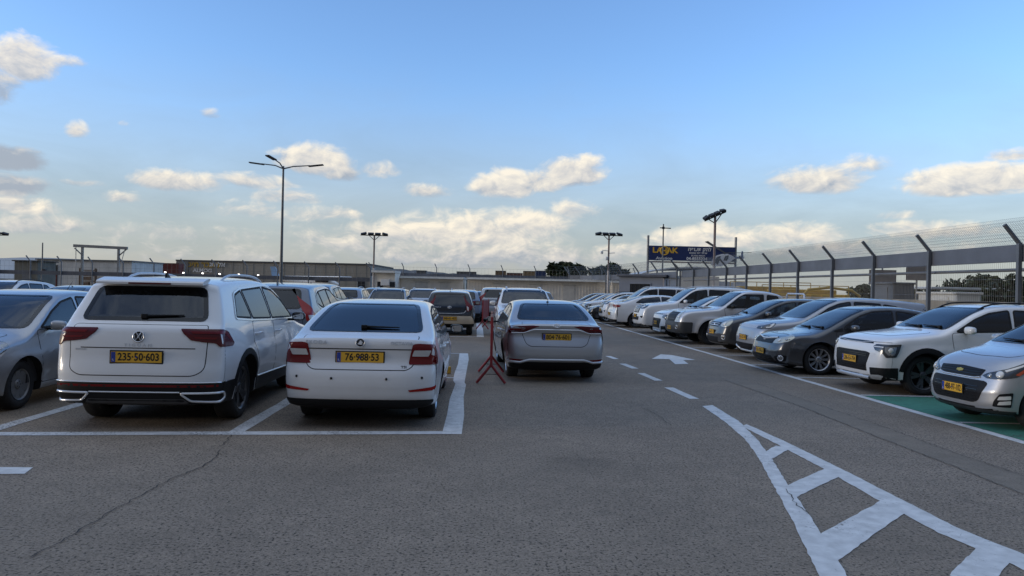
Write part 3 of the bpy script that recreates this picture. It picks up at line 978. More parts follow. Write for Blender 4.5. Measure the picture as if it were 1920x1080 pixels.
def white_liftback():
    pm = P_WHITE
    c = begin('parked_liftback', 'white liftback with rear wiper and plate 76-988-53 in the end bay', 'car', GL,
        4.67, 1.80, 1.46,
        [(0, .50, 0, .22), (.012, .64, .05, .21), (.055, .715, .03, .17), (.10, .80, .05, .15), (.075, .97, .03, .13), (.09, 1.035, .03, .12), (.30, 1.075, .10, .12), (1.28, 1.395, .25, .10), (1.75, 1.448, .4, .10), (2.3, 1.46, .4, .10), (2.75, 1.42, .4, .11), (3.55, .99, .12, .14), (4.35, .86, .3, .16), (4.60, .73, .12, .24), (4.67, .50, .1, .30)],
        [(0, .50, 0, .22), (.012, .36, .05, .20), (.10, .235, .06, .12), (.5, .20, .1, .05), (4.2, .18, .1, .05), (4.52, .20, .1, .18), (4.65, .34, .08, .26), (4.67, .50, 0, .30)],
        (1.00, 3.69), .325, (1.00, .93), top=.70, crease=(.80, .73), tw=.22)
    ws = [(-.67, 1.02), (.67, 1.02), (.55, 1.385), (-.55, 1.385)]
    dlo = [[(.98, 1.075), (1.16, 1.215), (1.36, 1.285), (1.44, 1.05)], [(1.50, 1.045), (1.42, 1.30), (2.05, 1.365), (2.10, 1.01)], [(2.17, 1.005), (2.13, 1.368), (2.60, 1.355), (2.90, 1.255), (3.35, .985)]]
    car_shell(c, pm, dlo, ws, [(-.665, 1.10), (.665, 1.10), (.54, 1.40), (-.54, 1.40)], glass=[M_TINT, M_TINT, M_GLASS],
        doors=[[(2.12, .30), (2.12, .985), (1.40, 1.02), (1.30, .80), (1.46, .55), (1.44, .30)], [(2.145, .30), (2.145, .985), (3.36, .955), (3.30, .30)]],
        hand=[(1.50, .86), (2.32, .84)], mirror=(3.08, .965), mirror_mat=M_GLOSSBLK, wheels='ten', seats=(1.55, 2.45), seatz=.32)
    tg = [(-.655, 1.06), (.655, 1.06), (.60, .73, .05), (.53, .685, .05), (-.53, .685, .05), (-.60, .73, .05)]
    t = c.panel('tailgate', 'rear', tg, pm, off=.003, r=.03, step=.09, gap=.010)
    sp = MB(); c.ribbon([(-.63, .915), (.63, .915)], 'rear', .012, 1, .0045, into=sp); sp.build('panel_line', M_GAP, t, fix=False)
    for sg in (1, -1):
        l = c.panel('tail_light', 'wr', [(sg * p[0], p[1]) for p in [(.625, .975), (.70, .985), (.95, .97), (1.02, .94), (1.00, .79), (.98, .745), (.57, .745)]], M_RED, off=.010, r=.025)
        sub(c, l, 'lamp_window', 'wr', [(.645, .91), (.84, .91), (.82, .84), (.62, .84)], M_CLEAR, sg, .014, r=.012, step=.06)
        c.panel('reflector', 'wr', [(sg * p[0], p[1]) for p in [(.56, .46), (.94, .505), (.95, .475), (.90, .455), (.58, .44)]], M_BRED, off=.006, r=.006)
        for u, z in ((.72, .60), (.31, .585)):
            d = MB(); d.lathe([(.001, -.004), (.014, -.004), (.016, .004)], 14); put(c, d.build('parking_sensor', M_GLOSSBLK, c.root), 'wr', sg * u, z, .002)
    c.panel('bumper_insert', 'wr', [(-.90, .345), (.90, .345), (.84, .22), (-.84, .22)], M_BLK, off=.012, r=.03, step=.04)
    plate_part(c, 'rear', -.0, .82, '76·988·53', .53, .115, tilt=.05)
    emblem(c, 'rear', .0, .985, 'wing', .052)
    lettering(c, 'rear', .50, .985, 'SKODA', .055, M_SATIN, 1.2, 1.2); lettering(c, 'rear', -.47, .985, 'OCTAVIA', .05, M_SATIN, 1.1, 1.1)
    lettering(c, 'rear', -.50, .715, 'TSI', .042, M_GAP, 1.2)
    wiper(c, 'rear', .02, 1.135, -.42, -.005)
    sym(c, 'headlight', 'wf', [(.42, .74), (1.05, .82), (1.10, .74), (.95, .64), (.45, .62)], M_LAMPMID)
    finish(c, pm); return c
def silver_saloon():
    pm = P_SILVER
    c = begin('silver_saloon', 'silver saloon with plate 804-76-601 beside the nearer red barrier', 'car', GM,
        4.63, 1.78, 1.435,
        [(0, .46, 0, .26), (.015, .60, .06, .25), (.05, .68, .04, .20), (.13, .86, .05, .16), (.095, .955, .02, .14), (.11, 1.02, .03, .13), (.42, 1.065, .10, .12), (1.15, 1.345, .22, .10), (1.65, 1.425, .4, .10), (2.2, 1.435, .4, .10), (2.7, 1.39, .4, .11), (3.52, .95, .12, .14), (4.30, .82, .3, .18), (4.55, .68, .12, .26), (4.63, .46, .1, .32)],
        [(0, .46, 0, .26), (.015, .34, .05, .24), (.12, .215, .06, .12), (.5, .19, .1, .05), (4.2, .17, .1, .05), (4.5, .19, .1, .2), (4.61, .32, .08, .28), (4.63, .46, 0, .32)],
        (.99, 3.69), .325, (.985, .90), top=.69, crease=(.76, .70), flare=.018, tw=.22)
    ws = [(-.66, .98), (.66, .98), (.54, 1.355), (-.54, 1.355)]
    dlo = [[(1.00, 1.055), (1.20, 1.215), (1.34, 1.245), (1.40, 1.03)], [(1.46, 1.02), (1.40, 1.26), (2.02, 1.34), (2.06, .985)], [(2.13, .98), (2.10, 1.345), (2.55, 1.325), (2.86, 1.215), (3.30, .955)]]
    car_shell(c, pm, dlo, ws, [(-.655, 1.09), (.655, 1.09), (.52, 1.355), (-.52, 1.355)], glass=[M_GLASS, M_GLASS, M_GLASS], rglass=glassmat('saloon_rear_glass', (.26, .30, .33), 1.66),
        doors=[[(2.08, .28), (2.08, .96), (1.36, .995), (1.28, .78), (1.45, .55), (1.42, .28)], [(2.105, .28), (2.105, .96), (3.31, .925), (3.25, .28)]],
        hand=[(1.50, .84), (2.28, .82)], mirror=(3.02, .935), mirror_mat=M_GLOSSBLK, wheels='ten', seats=(1.5, 2.4), seatz=.30, hmat=M_SATIN)
    tg = [(-.60, 1.045), (.60, 1.045), (.63, .91), (.54, .68, .06), (.46, .635, .05), (-.46, .635, .05), (-.54, .68, .06), (-.63, .91)]
    t = c.panel('boot_lid', 'rear', tg, pm, off=.003, r=.04, step=.09, gap=.010)
    x = MB(); c.ribbon([(-.86, .865), (-.62, .865), (-.40, .925), (.40, .925), (.62, .865), (.86, .865)], 'wr', .024, 1, .016, into=x, rd=.45); x.build('boot_trim', M_CHROME, t, fix=False)
    for sg in (1, -1):
        l = c.panel('tail_light', 'wr', [(sg * p[0], p[1]) for p in [(.30, .985), (.42, .995), (.70, .985), (1.04, .975), (1.06, .90), (.98, .855), (.62, .875), (.42, .945)]], M_DRED, off=.009, r=.015)
        sub(c, l, 'lamp_strip', 'wr', [(.56, .945), (1.00, .93), (1.00, .90), (.90, .905), (.70, .915)], M_RED, sg, .013, r=.006, step=.06)
        c.panel('reflector', 'wr', [(sg * p[0], p[1]) for p in [(.60, .40), (1.0, .42), (1.0, .375), (.64, .365)]], M_RED, off=.006, r=.01)
    x = MB(); c.ribbon([(-1.02, .365), (-.66, .355), (-.48, .40), (.48, .40), (.66, .355), (1.02, .365)], 'wr', .04, 1, .012, into=x, rd=.45); x.build('bumper_trim', M_SATIN, c.root, fix=False)
    c.panel('bumper_insert', 'wr', [(-.95, .325), (-.5, .36), (.5, .36), (.95, .325), (.90, .21), (-.90, .21)], M_BLK, off=.012, r=.03, step=.04)
    plate_part(c, 'rear', 0, .795, '804·76·601', .50, .112, tilt=.03)
    emblem(c, 'rear', 0, .995, 'ovals', .058)
    rod(c, 1.42, 0, .10, .8)
    sym(c, 'headlight', 'wf', [(.42, .70), (1.05, .76), (1.10, .69), (.95, .62), (.45, .60)], M_LAMPMID)
    finish(c, pm); return c
def front_plate(c, z, txt, u=0, tilt=0., w=.46, h=.11): return plate_part(c, 'front', u, z, txt, w, h, tilt=tilt)
def slats(c, par, mode, u, zs, w=.012, m=None, off=.012):
    mb = MB()
    for z in zs: c.ribbon([(-u, z), (u, z)], mode, w, 1, off, into=mb)
    return mb.build('grille_slat', m or M_BLK, par, fix=False)
def disc_lamp(c, par, mode, u, z, r, m=M_CLEAR, name='lamp_lens', off=.014, ring=None):
    mb = MB(); mb.lathe([(.001, -.010), (r * .6, -.008), (r, 0), (r, .012)], 18)
    if ring: mb.lathe([(r + ring, .008), (r + ring, -.006), (r, -.006), (r, .004)], 18, 1)
    o = mb.build(name, [m, M_CHROME], c.root)
    put(c, o, mode, u, z, off)
    if par is not None: o.parent = par
    return o
def silver_hatch():
    pm = P_SPARK
    c = begin('parked_hatchback', 'silver small hatchback with gold cross badge, nearest on the right, half over green paint', 'car', GR,
        3.64, 1.62, 1.49,
        [(0, .55, 0, .18), (.02, .70, .05, .16), (.05, .85, .05, .14), (.12, 1.05, .06, .13), (.42, 1.42, .10, .10), (.9, 1.475, .4, .10), (1.5, 1.49, .4, .10), (1.95, 1.45, .3, .11), (2.75, 1.03, .12, .14), (3.30, .90, .22, .18), (3.53, .74, .10, .24), (3.60, .56, .06, .28), (3.64, .46, .05, .30)],
        [(0, .55, 0, .18), (.01, .36, .05, .18), (.10, .22, .06, .1), (.4, .20, .1, .05), (3.2, .17, .1, .05), (3.52, .165, .08, .2), (3.63, .27, .05, .28), (3.64, .46, 0, .30)],
        (.55, 2.94), .30, (1.06, .96), top=.72, crease=(.78, .66), taper=(.06, .13), tw=.19)
    ws = [(-.62, 1.06), (.62, 1.06), (.53, 1.42), (-.53, 1.42)]
    dlo = [[(.55, 1.12), (.75, 1.32), (1.02, 1.36), (1.08, 1.08)], [(1.14, 1.07), (1.12, 1.37), (1.55, 1.385), (1.85, 1.36), (2.15, 1.24), (2.55, 1.03)]]
    car_shell(c, pm, dlo, ws, [(-.52, 1.12), (.52, 1.12), (.45, 1.38), (-.45, 1.38)],
        doors=[[(1.10, .30), (1.10, 1.06), (.62, 1.10), (.66, .80), (.86, .55), (.84, .30)], [(1.125, .30), (1.125, 1.05), (2.58, 1.0), (2.50, .30)]],
        hand=[(.80, 1.0), (1.30, .90)], mirror=(2.33, 1.03), wheels='five', rim=M_ALLOY, seats=(1.0, 1.75), dash=2.45)
    g = c.panel('upper_grille', 'wf', [(-.44, .735), (0, .755), (.44, .735), (.40, .655), (.30, .635), (-.30, .635), (-.40, .655)], M_BLK, off=.006, r=.02, step=.05)
    slats(c, g, 'wf', .38, (.665, .695, .72), .008, M_GLOSSBLK)
    x = MB(); c.ribbon([(-.40, .64), (-.30, .622), (.30, .622), (.40, .64)], 'wf', .014, 1, .010, into=x, rd=.45); x.build('grille_trim', M_CHROME, g, fix=False)
    g = c.panel('lower_grille', 'wf', [(-.56, .575), (-.50, .60), (.50, .60), (.56, .575), (.44, .345), (.36, .315), (-.36, .315), (-.44, .345)], M_BLK, off=.006, r=.03, step=.05)
    slats(c, g, 'wf', .42, (.36, .40, .44, .48, .52), .008, M_GLOSSBLK)
    for sg in (1, -1):
        l = c.panel('headlight', 'wf', [(sg * p[0], p[1]) for p in [(.43, .665), (.52, .70), (.80, .765), (1.10, .86), (1.22, .885), (1.10, .77), (.92, .675), (.70, .635), (.52, .635)]], M_LAMPDK, off=.010, r=.015, step=.05)
        disc_lamp(c, l, 'wf', sg * .72, .695, .048, M_CLEAR); disc_lamp(c, l, 'wf', sg * .57, .67, .03, M_LAMPMID)
        sub(c, l, 'indicator', 'wf', [(.90, .705), (1.02, .775), (1.05, .76), (.95, .695)], M_AMBER, sg, .016, r=.01, step=.05)
        sub(c, l, 'daylight_strip', 'wf', [(.78, .745), (1.05, .83), (1.08, .825), (.80, .73)], M_CLEAR, sg, .016, r=.004, step=.05)
        v = c.panel('fog_light_surround', 'wf', [(sg * p[0], p[1]) for p in [(.66, .37), (.72, .46), (.88, .485), (.86, .30), (.64, .30)]], M_BLK, off=.008, r=.02, step=.05)
        for k in range(2):
            sub(c, v, 'fog_light', 'wf', [(.72, .43 - .065 * k), (.85, .445 - .06 * k), (.85, .40 - .06 * k), (.70, .385 - .06 * k)], M_CLEAR, sg, .014, r=.01, step=.05)
    c.panel('bumper_lip', 'wf', [(-.95, .245), (.95, .245), (.90, .20), (-.90, .20)], M_STEELIE, off=.008, r=.02, step=.04)
    emblem(c, 'wf', 0, .695, 'cross', .042)
    front_plate(c, .465, '488-97-102', w=.40, h=.115)
    sym(c, 'tail_light', 'wr', [(.50, 1.0), (.80, 1.02), (.80, .80), (.55, .80)], M_RED, off=.008)
    wiper(c, 'front', .05, 1.075, -.45, .01); wiper(c, 'front', .50, 1.085, -.40, .01)
    rod(c, .75)
    finish(c, pm); return c
def white_crossover(plate=True):
    pm = P_WHITE
    c = begin('parked_crossover', 'white crossover with black arches and black roof rails, second from the right edge', 'suv', GR,
        4.42, 1.83, 1.56,
        [(0, .60, 0, .18), (.02, .72, .05, .16), (.05, .90, .05, .14), (.12, 1.08, .06, .13), (.46, 1.45, .08, .10), (.95, 1.53, .4, .10), (1.8, 1.56, .5, .10), (2.45, 1.51, .35, .11), (3.25, 1.08, .12, .14), (4.10, .975, .25, .16), (4.33, .87, .08, .20), (4.385, .74, .05, .24), (4.42, .50, .05, .28)],
        [(0, .60, 0, .18), (.01, .40, .05, .18), (.10, .27, .06, .1), (.5, .24, .1, .05), (4.0, .22, .1, .05), (4.30, .21, .08, .2), (4.41, .30, .05, .27), (4.42, .50, 0, .28)],
        (.85, 3.57), .335, (1.08, 1.0), top=.72, crease=(.84, .78), taper=(.06, .08), flare=.016, tw=.22)
    ws = [(-.67, 1.11), (.67, 1.11), (.56, 1.475), (-.56, 1.475)]
    dlo = [[(.72, 1.17), (.95, 1.38), (1.15, 1.41), (1.25, 1.14)], [(1.31, 1.13), (1.24, 1.42), (1.95, 1.445), (2.00, 1.11)], [(2.07, 1.105), (2.04, 1.445), (2.40, 1.43), (2.68, 1.33), (3.10, 1.075)]]
    car_shell(c, pm, dlo, ws, [(-.56, 1.14), (.56, 1.14), (.50, 1.42), (-.50, 1.42)], glass=[M_TINT, M_TINT, M_TINT],
        doors=[[(2.02, .38), (2.02, 1.085), (1.22, 1.12), (1.15, .88), (1.36, .60), (1.34, .38)], [(2.045, .38), (2.045, 1.08), (3.12, 1.05), (3.08, .38)]],
        hand=[(1.38, .95), (2.22, .92)], mirror=(2.88, 1.07), wheels='twin', rim=M_DALLOY, seats=(1.4, 2.25), dash=2.95)
    for sg in (1, -1):
        for a in c.axles:
            c.panel('arch_trim', 'side', arc_pts(a, .335, .465, 8, 172) + arc_pts(a, .335, .38, 172, 8), M_BLK, sg=sg, off=.008, r=.005)
        c.panel('sill_trim', 'side', [(1.28, .24), (1.30, .40), (3.13, .38), (3.15, .24)], M_BLK, sg=sg, off=.009, r=.02)
        l = c.panel('headlight', 'wf', [(sg * p[0], p[1]) for p in [(.64, .80), (.70, .835), (1.02, .84), (1.16, .85), (1.10, .70), (1.06, .635), (.90, .62), (.84, .70), (.70, .735)]], M_LAMPDK, off=.010, r=.015, step=.05)
        sub(c, l, 'lamp_lens', 'wf', [(.88, .80), (1.07, .805), (1.03, .665), (.93, .66), (.88, .72)], M_LAMPMID, sg, .016, r=.02, step=.05)
        disc_lamp(c, l, 'wf', sg * .97, .745, .04, M_CLEAR, off=.018)
        sub(c, l, 'daylight_strip', 'wf', [(.665, .80), (.86, .80), (.86, .785), (.67, .785)], M_CLEAR, sg, .016, r=.004, step=.05)
        c.panel('skid_trim', 'wf', [(sg * p[0], p[1]) for p in [(.40, .30), (.78, .33), (.86, .315), (.80, .25), (.45, .25)]], M_SATIN, off=.016, r=.01, step=.05)
        c.panel('corner_trim', 'wf', [(sg * p[0], p[1]) for p in [(.60, .44), (1.10, .455), (1.12, .25), (.62, .22)]], M_BLK, off=.010, r=.01, step=.05)
    x = c.panel('upper_grille', 'wf', [(-.55, .875), (.55, .875), (.60, .84), (-.60, .84)], M_GLOSSBLK, off=.006, r=.01, step=.05)
    y = MB(); c.ribbon([(-1.0, .87), (-.58, .868), (-.2, .842), (.2, .842), (.58, .868), (1.0, .87)], 'wf', .010, 1, .010, into=y, rd=.45); y.build('grille_trim', M_SATIN, x, fix=False)
    g = c.panel('lower_grille', 'wf', [(-.58, .68), (-.46, .70), (.46, .70), (.58, .68), (.50, .46), (.52, .37), (-.52, .37), (-.50, .46)], M_BLK, off=.006, r=.02, step=.05)
    slats(c, g, 'wf', .49, (.655, .625, .46, .43, .40), .010, M_GLOSSBLK)
    x = MB(); c.ribbon([(-.55, .27), (.55, .27)], 'wf', .07, 1, .012, into=x, rd=.45); x.build('skid_plate', M_SATIN, c.root, fix=False)
    front_plate(c, .545, '286-53-704', w=.46)
    rails(c, .75, 2.5, M_BLK, h=.04)
    sym(c, 'tail_light', 'wr', [(.55, 1.15), (.80, 1.1), (.84, .75), (.65, .80)], M_RED, off=.008)
    wiper(c, 'front', .05, 1.125, -.5, .01); wiper(c, 'front', .55, 1.135, -.45, .01)
    finish(c, pm); return c
def grey_saloon():
    pm = P_GREY
    c = begin('grey_saloon', 'dark grey saloon with long pale headlights and chrome grille bar, third from the right edge', 'car', GR,
        4.55, 1.755, 1.44,
        [(0, .52, 0, .22), (.02, .66, .05, .2), (.08, .85, .05, .15), (.10, .99, .03, .13), (.48, 1.05, .12, .12), (1.15, 1.33, .25, .10), (1.7, 1.43, .4, .10), (2.2, 1.44, .4, .10), (2.65, 1.39, .4, .11), (3.60, .90, .14, .14), (4.25, .80, .25, .18), (4.47, .68, .10, .24), (4.55, .46, .08, .32)],
        [(0, .52, 0, .22), (.01, .34, .05, .2), (.10, .22, .06, .1), (.5, .19, .1, .05), (4.1, .16, .1, .05), (4.40, .155, .08, .2), (4.54, .28, .06, .30), (4.55, .46, 0, .32)],
        (.95, 3.62), .32, (.98, .86), top=.69, crease=(.80, .66), taper=(.06, .10), tw=.20)
    ws = [(-.66, .935), (.66, .935), (.54, 1.355), (-.54, 1.355)]
    dlo = [[(1.0, 1.05), (1.25, 1.24), (1.95, 1.335), (2.0, .985)], [(2.07, .98), (2.04, 1.34), (2.45, 1.325), (2.75, 1.22), (3.10, 1.0), (3.12, .93)], [(3.16, .92), (3.15, .965), (3.40, .90)]]
    car_shell(c, pm, dlo, ws, [(-.60, 1.08), (.60, 1.08), (.50, 1.34), (-.50, 1.34)],
        doors=[[(2.03, .28), (2.03, .96), (1.28, 1.0), (1.22, .78), (1.42, .55), (1.40, .28)], [(2.055, .28), (2.055, .955), (3.30, .89), (3.20, .28)]],
        hand=[(1.42, .85), (2.24, .80)], mirror=(2.95, .945), wheels='ten', seats=(1.5, 2.4), seatz=.30, dash=3.15)
    x = c.panel('upper_grille', 'wf', [(-.46, .735), (.46, .735), (.44, .615), (-.44, .615)], M_BLK, off=.006, r=.02, step=.05)
    y = MB(); c.ribbon([(-.50, .735), (-.30, .72), (-.1, .70), (.1, .70), (.30, .72), (.50, .735)], 'wf', .035, 1, .014, into=y, rd=.45); y.build('grille_bar', M_CHROME, x, fix=False)
    g = c.panel('lower_grille', 'wf', [(-.50, .37), (.50, .37), (.62, .24), (-.62, .24)], M_BLK, off=.006, r=.02, step=.05)
    slats(c, g, 'wf', .5, (.28, .32), .010, M_GLOSSBLK)
    for sg in (1, -1):
        l = c.panel('headlight', 'wf', [(sg * p[0], p[1]) for p in [(.49, .705), (.60, .735), (.95, .775), (1.16, .825), (1.10, .755), (.95, .675), (.70, .63), (.50, .625)]], mat('aged_lens', (.50, .50, .42), .15, .3, coat=1.), off=.010, r=.015, step=.05)
        disc_lamp(c, l, 'wf', sg * .70, .685, .040, M_CLEAR); disc_lamp(c, l, 'wf', sg * .90, .71, .035, M_LAMPMID)
        v = c.panel('fog_light_surround', 'wf', [(sg * p[0], p[1]) for p in [(.62, .36), (.75, .395), (.92, .39), (.90, .28), (.66, .27)]], M_BLK, off=.006, r=.03, step=.05)
        disc_lamp(c, v, 'wf', sg * .79, .335, .045, M_LAMPMID, 'fog_light', ring=.016)
    x = MB(); c.ribbon([(-.95, .205), (.95, .205)], 'wf', .03, 1, .012, into=x); x.build('bumper_lip', M_GREYTRIM, c.root, fix=False)
    emblem(c, 'wf', 0, .695, 'h', .045)
    front_plate(c, .44, '18-178-55', w=.46)
    sym(c, 'tail_light', 'wr', [(.45, .98), (.85, .95), (.90, .80), (.50, .80)], M_RED, off=.008)
    wiper(c, 'front', .05, .95, -.5, .01); wiper(c, 'front', .55, .96, -.45, .01)
    finish(c, pm); return c
M_GREYTRIM = mat('grey_trim', (.16, .165, .18), .35, .5)
def silver_electric():
    pm = P_STEEL
    c = begin('electric_crossover', 'silver crossover with blanked grille band and slim headlights, fourth from the right edge', 'suv', GR,
        4.46, 1.87, 1.60,
        [(0, .60, 0, .18), (.02, .75, .05, .16), (.06, .95, .05, .14), (.14, 1.12, .06, .12), (.30, 1.38, .05, .10), (.18, 1.47, .02, .08), (.20, 1.50, .02, .08), (.9, 1.57, .4, .10), (1.8, 1.605, .5, .10), (2.45, 1.55, .35, .11), (3.35, 1.05, .14, .14), (4.15, .955, .28, .18), (4.37, .82, .10, .24), (4.46, .55, .08, .30)],
        [(0, .60, 0, .18), (.01, .40, .05, .18), (.10, .26, .06, .1), (.5, .22, .1, .05), (4.0, .20, .1, .05), (4.30, .20, .08, .2), (4.45, .33, .06, .29), (4.46, .55, 0, .30)],
        (.92, 3.64), .335, (1.10, .98), top=.70, crease=(.86, .76), taper=(.07, .10), flare=.016, tw=.22)
    c.up  # profile kept
    ws = [(-.69, 1.085), (.69, 1.085), (.57, 1.515), (-.57, 1.515)]
    dlo = [[(.72, 1.28), (1.0, 1.40), (1.28, 1.44), (1.36, 1.16)], [(1.42, 1.15), (1.35, 1.45), (2.00, 1.485), (2.05, 1.115)], [(2.12, 1.11), (2.10, 1.485), (2.38, 1.47), (2.66, 1.34), (3.06, 1.07)]]
    car_shell(c, pm, dlo, ws, None, glass=[M_TINT, M_TINT, M_GLASS],
        doors=[[(2.08, .34), (2.08, 1.09), (1.36, 1.13), (1.26, .88), (1.45, .58), (1.42, .34)], [(2.105, .34), (2.105, 1.085), (3.26, 1.03), (3.20, .34)]],
        hand=[(1.48, .95), (2.28, .92)], mirror=(3.0, 1.055), mirror_mat=M_GLOSSBLK, wheels='five', seats=(1.45, 2.35), dash=3.05)
    x = c.panel('grille_band', 'wf', [(-.52, .885), (.52, .885), (.56, .81), (-.56, .81)], M_SATIN, off=.006, r=.02, step=.05)
    slats(c, x, 'wf', .5, (.832, .85, .868), .008, M_CHROME, .010)
    for sg in (1, -1):
        l = c.panel('headlight', 'wf', [(sg * p[0], p[1]) for p in [(.56, .85), (.85, .875), (1.22, .94), (1.28, .94), (1.10, .82), (.85, .79), (.60, .80)]], M_LAMPDK, off=.010, r=.012, step=.05)
        sub(c, l, 'daylight_strip', 'wf', [(.98, .825), (1.10, .83), (1.24, .925), (1.20, .925), (1.06, .85), (.96, .84)], M_CLEAR, sg, .016, r=.004, step=.05)
        disc_lamp(c, l, 'wf', sg * .82, .83, .025, M_LAMPMID)
        c.panel('side_vent', 'wf', [(sg * p[0], p[1]) for p in [(.62, .36), (.80, .50), (1.00, .52), (.98, .32)]], M_BLK, off=.006, r=.02, step=.05)
    c.panel('lower_grille', 'wf', [(-.70, .42), (.70, .42), (.78, .24), (-.78, .24)], M_BLK, off=.008, r=.03, step=.05)
    x = MB(); c.ribbon([(-.95, .36), (-.62, .30), (-.5, .235), (.5, .235), (.62, .30), (.95, .36)], 'wf', .05, 1, .018, into=x, rd=.45); x.build('skid_trim', M_SATIN, c.root, fix=False)
    front_plate(c, .56, '453-82-703', w=.46)
    finish(c, pm); return c
def grey_compact():
    pm = P_GREY
    c = begin('compact_hatchback', 'dark grey compact hatchback with rounded headlights, between the silver pickup and a silver crossover', 'car', GR,
        3.95, 1.68, 1.53,
        [(0, .55, 0, .18), (.02, .72, .05, .16), (.06, .92, .05, .14), (.12, 1.06, .06, .13), (.40, 1.43, .10, .10), (.9, 1.51, .4, .10), (1.6, 1.53, .4, .10), (2.2, 1.48, .35, .11), (3.05, 1.05, .12, .14), (3.62, .93, .25, .18), (3.87, .78, .10, .24), (3.95, .50, .08, .30)],
        [(0, .55, 0, .18), (.01, .38, .05, .18), (.10, .24, .06, .1), (.4, .22, .1, .05), (3.5, .18, .1, .05), (3.82, .18, .08, .2), (3.94, .30, .06, .28), (3.95, .50, 0, .30)],
        (.62, 3.16), .31, (1.06, .98), top=.71, crease=(.84, .74), taper=(.06, .11), tw=.19)
    ws = [(-.63, 1.08), (.63, 1.08), (.53, 1.45), (-.53, 1.45)]
    dlo = [[(.50, 1.13), (.72, 1.36), (1.05, 1.40), (1.10, 1.10)], [(1.16, 1.10), (1.14, 1.405), (1.72, 1.43), (1.76, 1.07)], [(1.83, 1.07), (1.82, 1.43), (2.10, 1.415), (2.38, 1.30), (2.76, 1.06)]]
    car_shell(c, pm, dlo, ws, None,
        doors=[[(1.79, .32), (1.79, 1.05), (1.08, 1.08), (1.02, .85), (1.14, .55), (1.12, .32)], [(1.815, .32), (1.815, 1.05), (2.88, 1.03), (2.80, .32)]],
        hand=[(1.22, .94), (1.98, .92)], mirror=(2.66, 1.05), mirror_mat=P_GREY, wheels='seven', seats=(1.1, 2.0), dash=2.75)
    x = c.panel('upper_grille', 'wf', [(-.42, .82), (.42, .82), (.38, .70), (-.38, .70)], M_BLK, off=.006, r=.03, step=.05)
    slats(c, x, 'wf', .38, (.735, .785), .018, M_CHROME, .012)
    c.panel('lower_grille', 'wf', [(-.48, .42), (.48, .42), (.42, .26), (-.42, .26)], M_BLK, off=.006, r=.03, step=.05)
    for sg in (1, -1):
        l = c.panel('headlight', 'wf', [(sg * p[0], p[1]) for p in [(.50, .80), (.60, .86), (.80, .89), (1.06, .93), (.98, .84), (.88, .735), (.72, .70), (.54, .72)]], MATS['aged_lens'], off=.010, r=.03, step=.05)
        disc_lamp(c, l, 'wf', sg * .70, .79, .06, M_CLEAR)
        disc_lamp(c, None, 'wf', sg * .72, .42, .05, M_LAMPDK, 'fog_light', .006, ring=.012)
    emblem(c, 'wf', 0, .76, 'disc', .04)
    front_plate(c, .55, '63-427-12', w=.44)
    x = MB(); c.ribbon([(-.85, .25), (.85, .25)], 'wf', .03, 1, .012, into=x); x.build('bumper_lip', M_GREYTRIM, c.root, fix=False)
    wiper(c, 'front', .05, 1.095, -.45, .01)
    finish(c, pm); return c
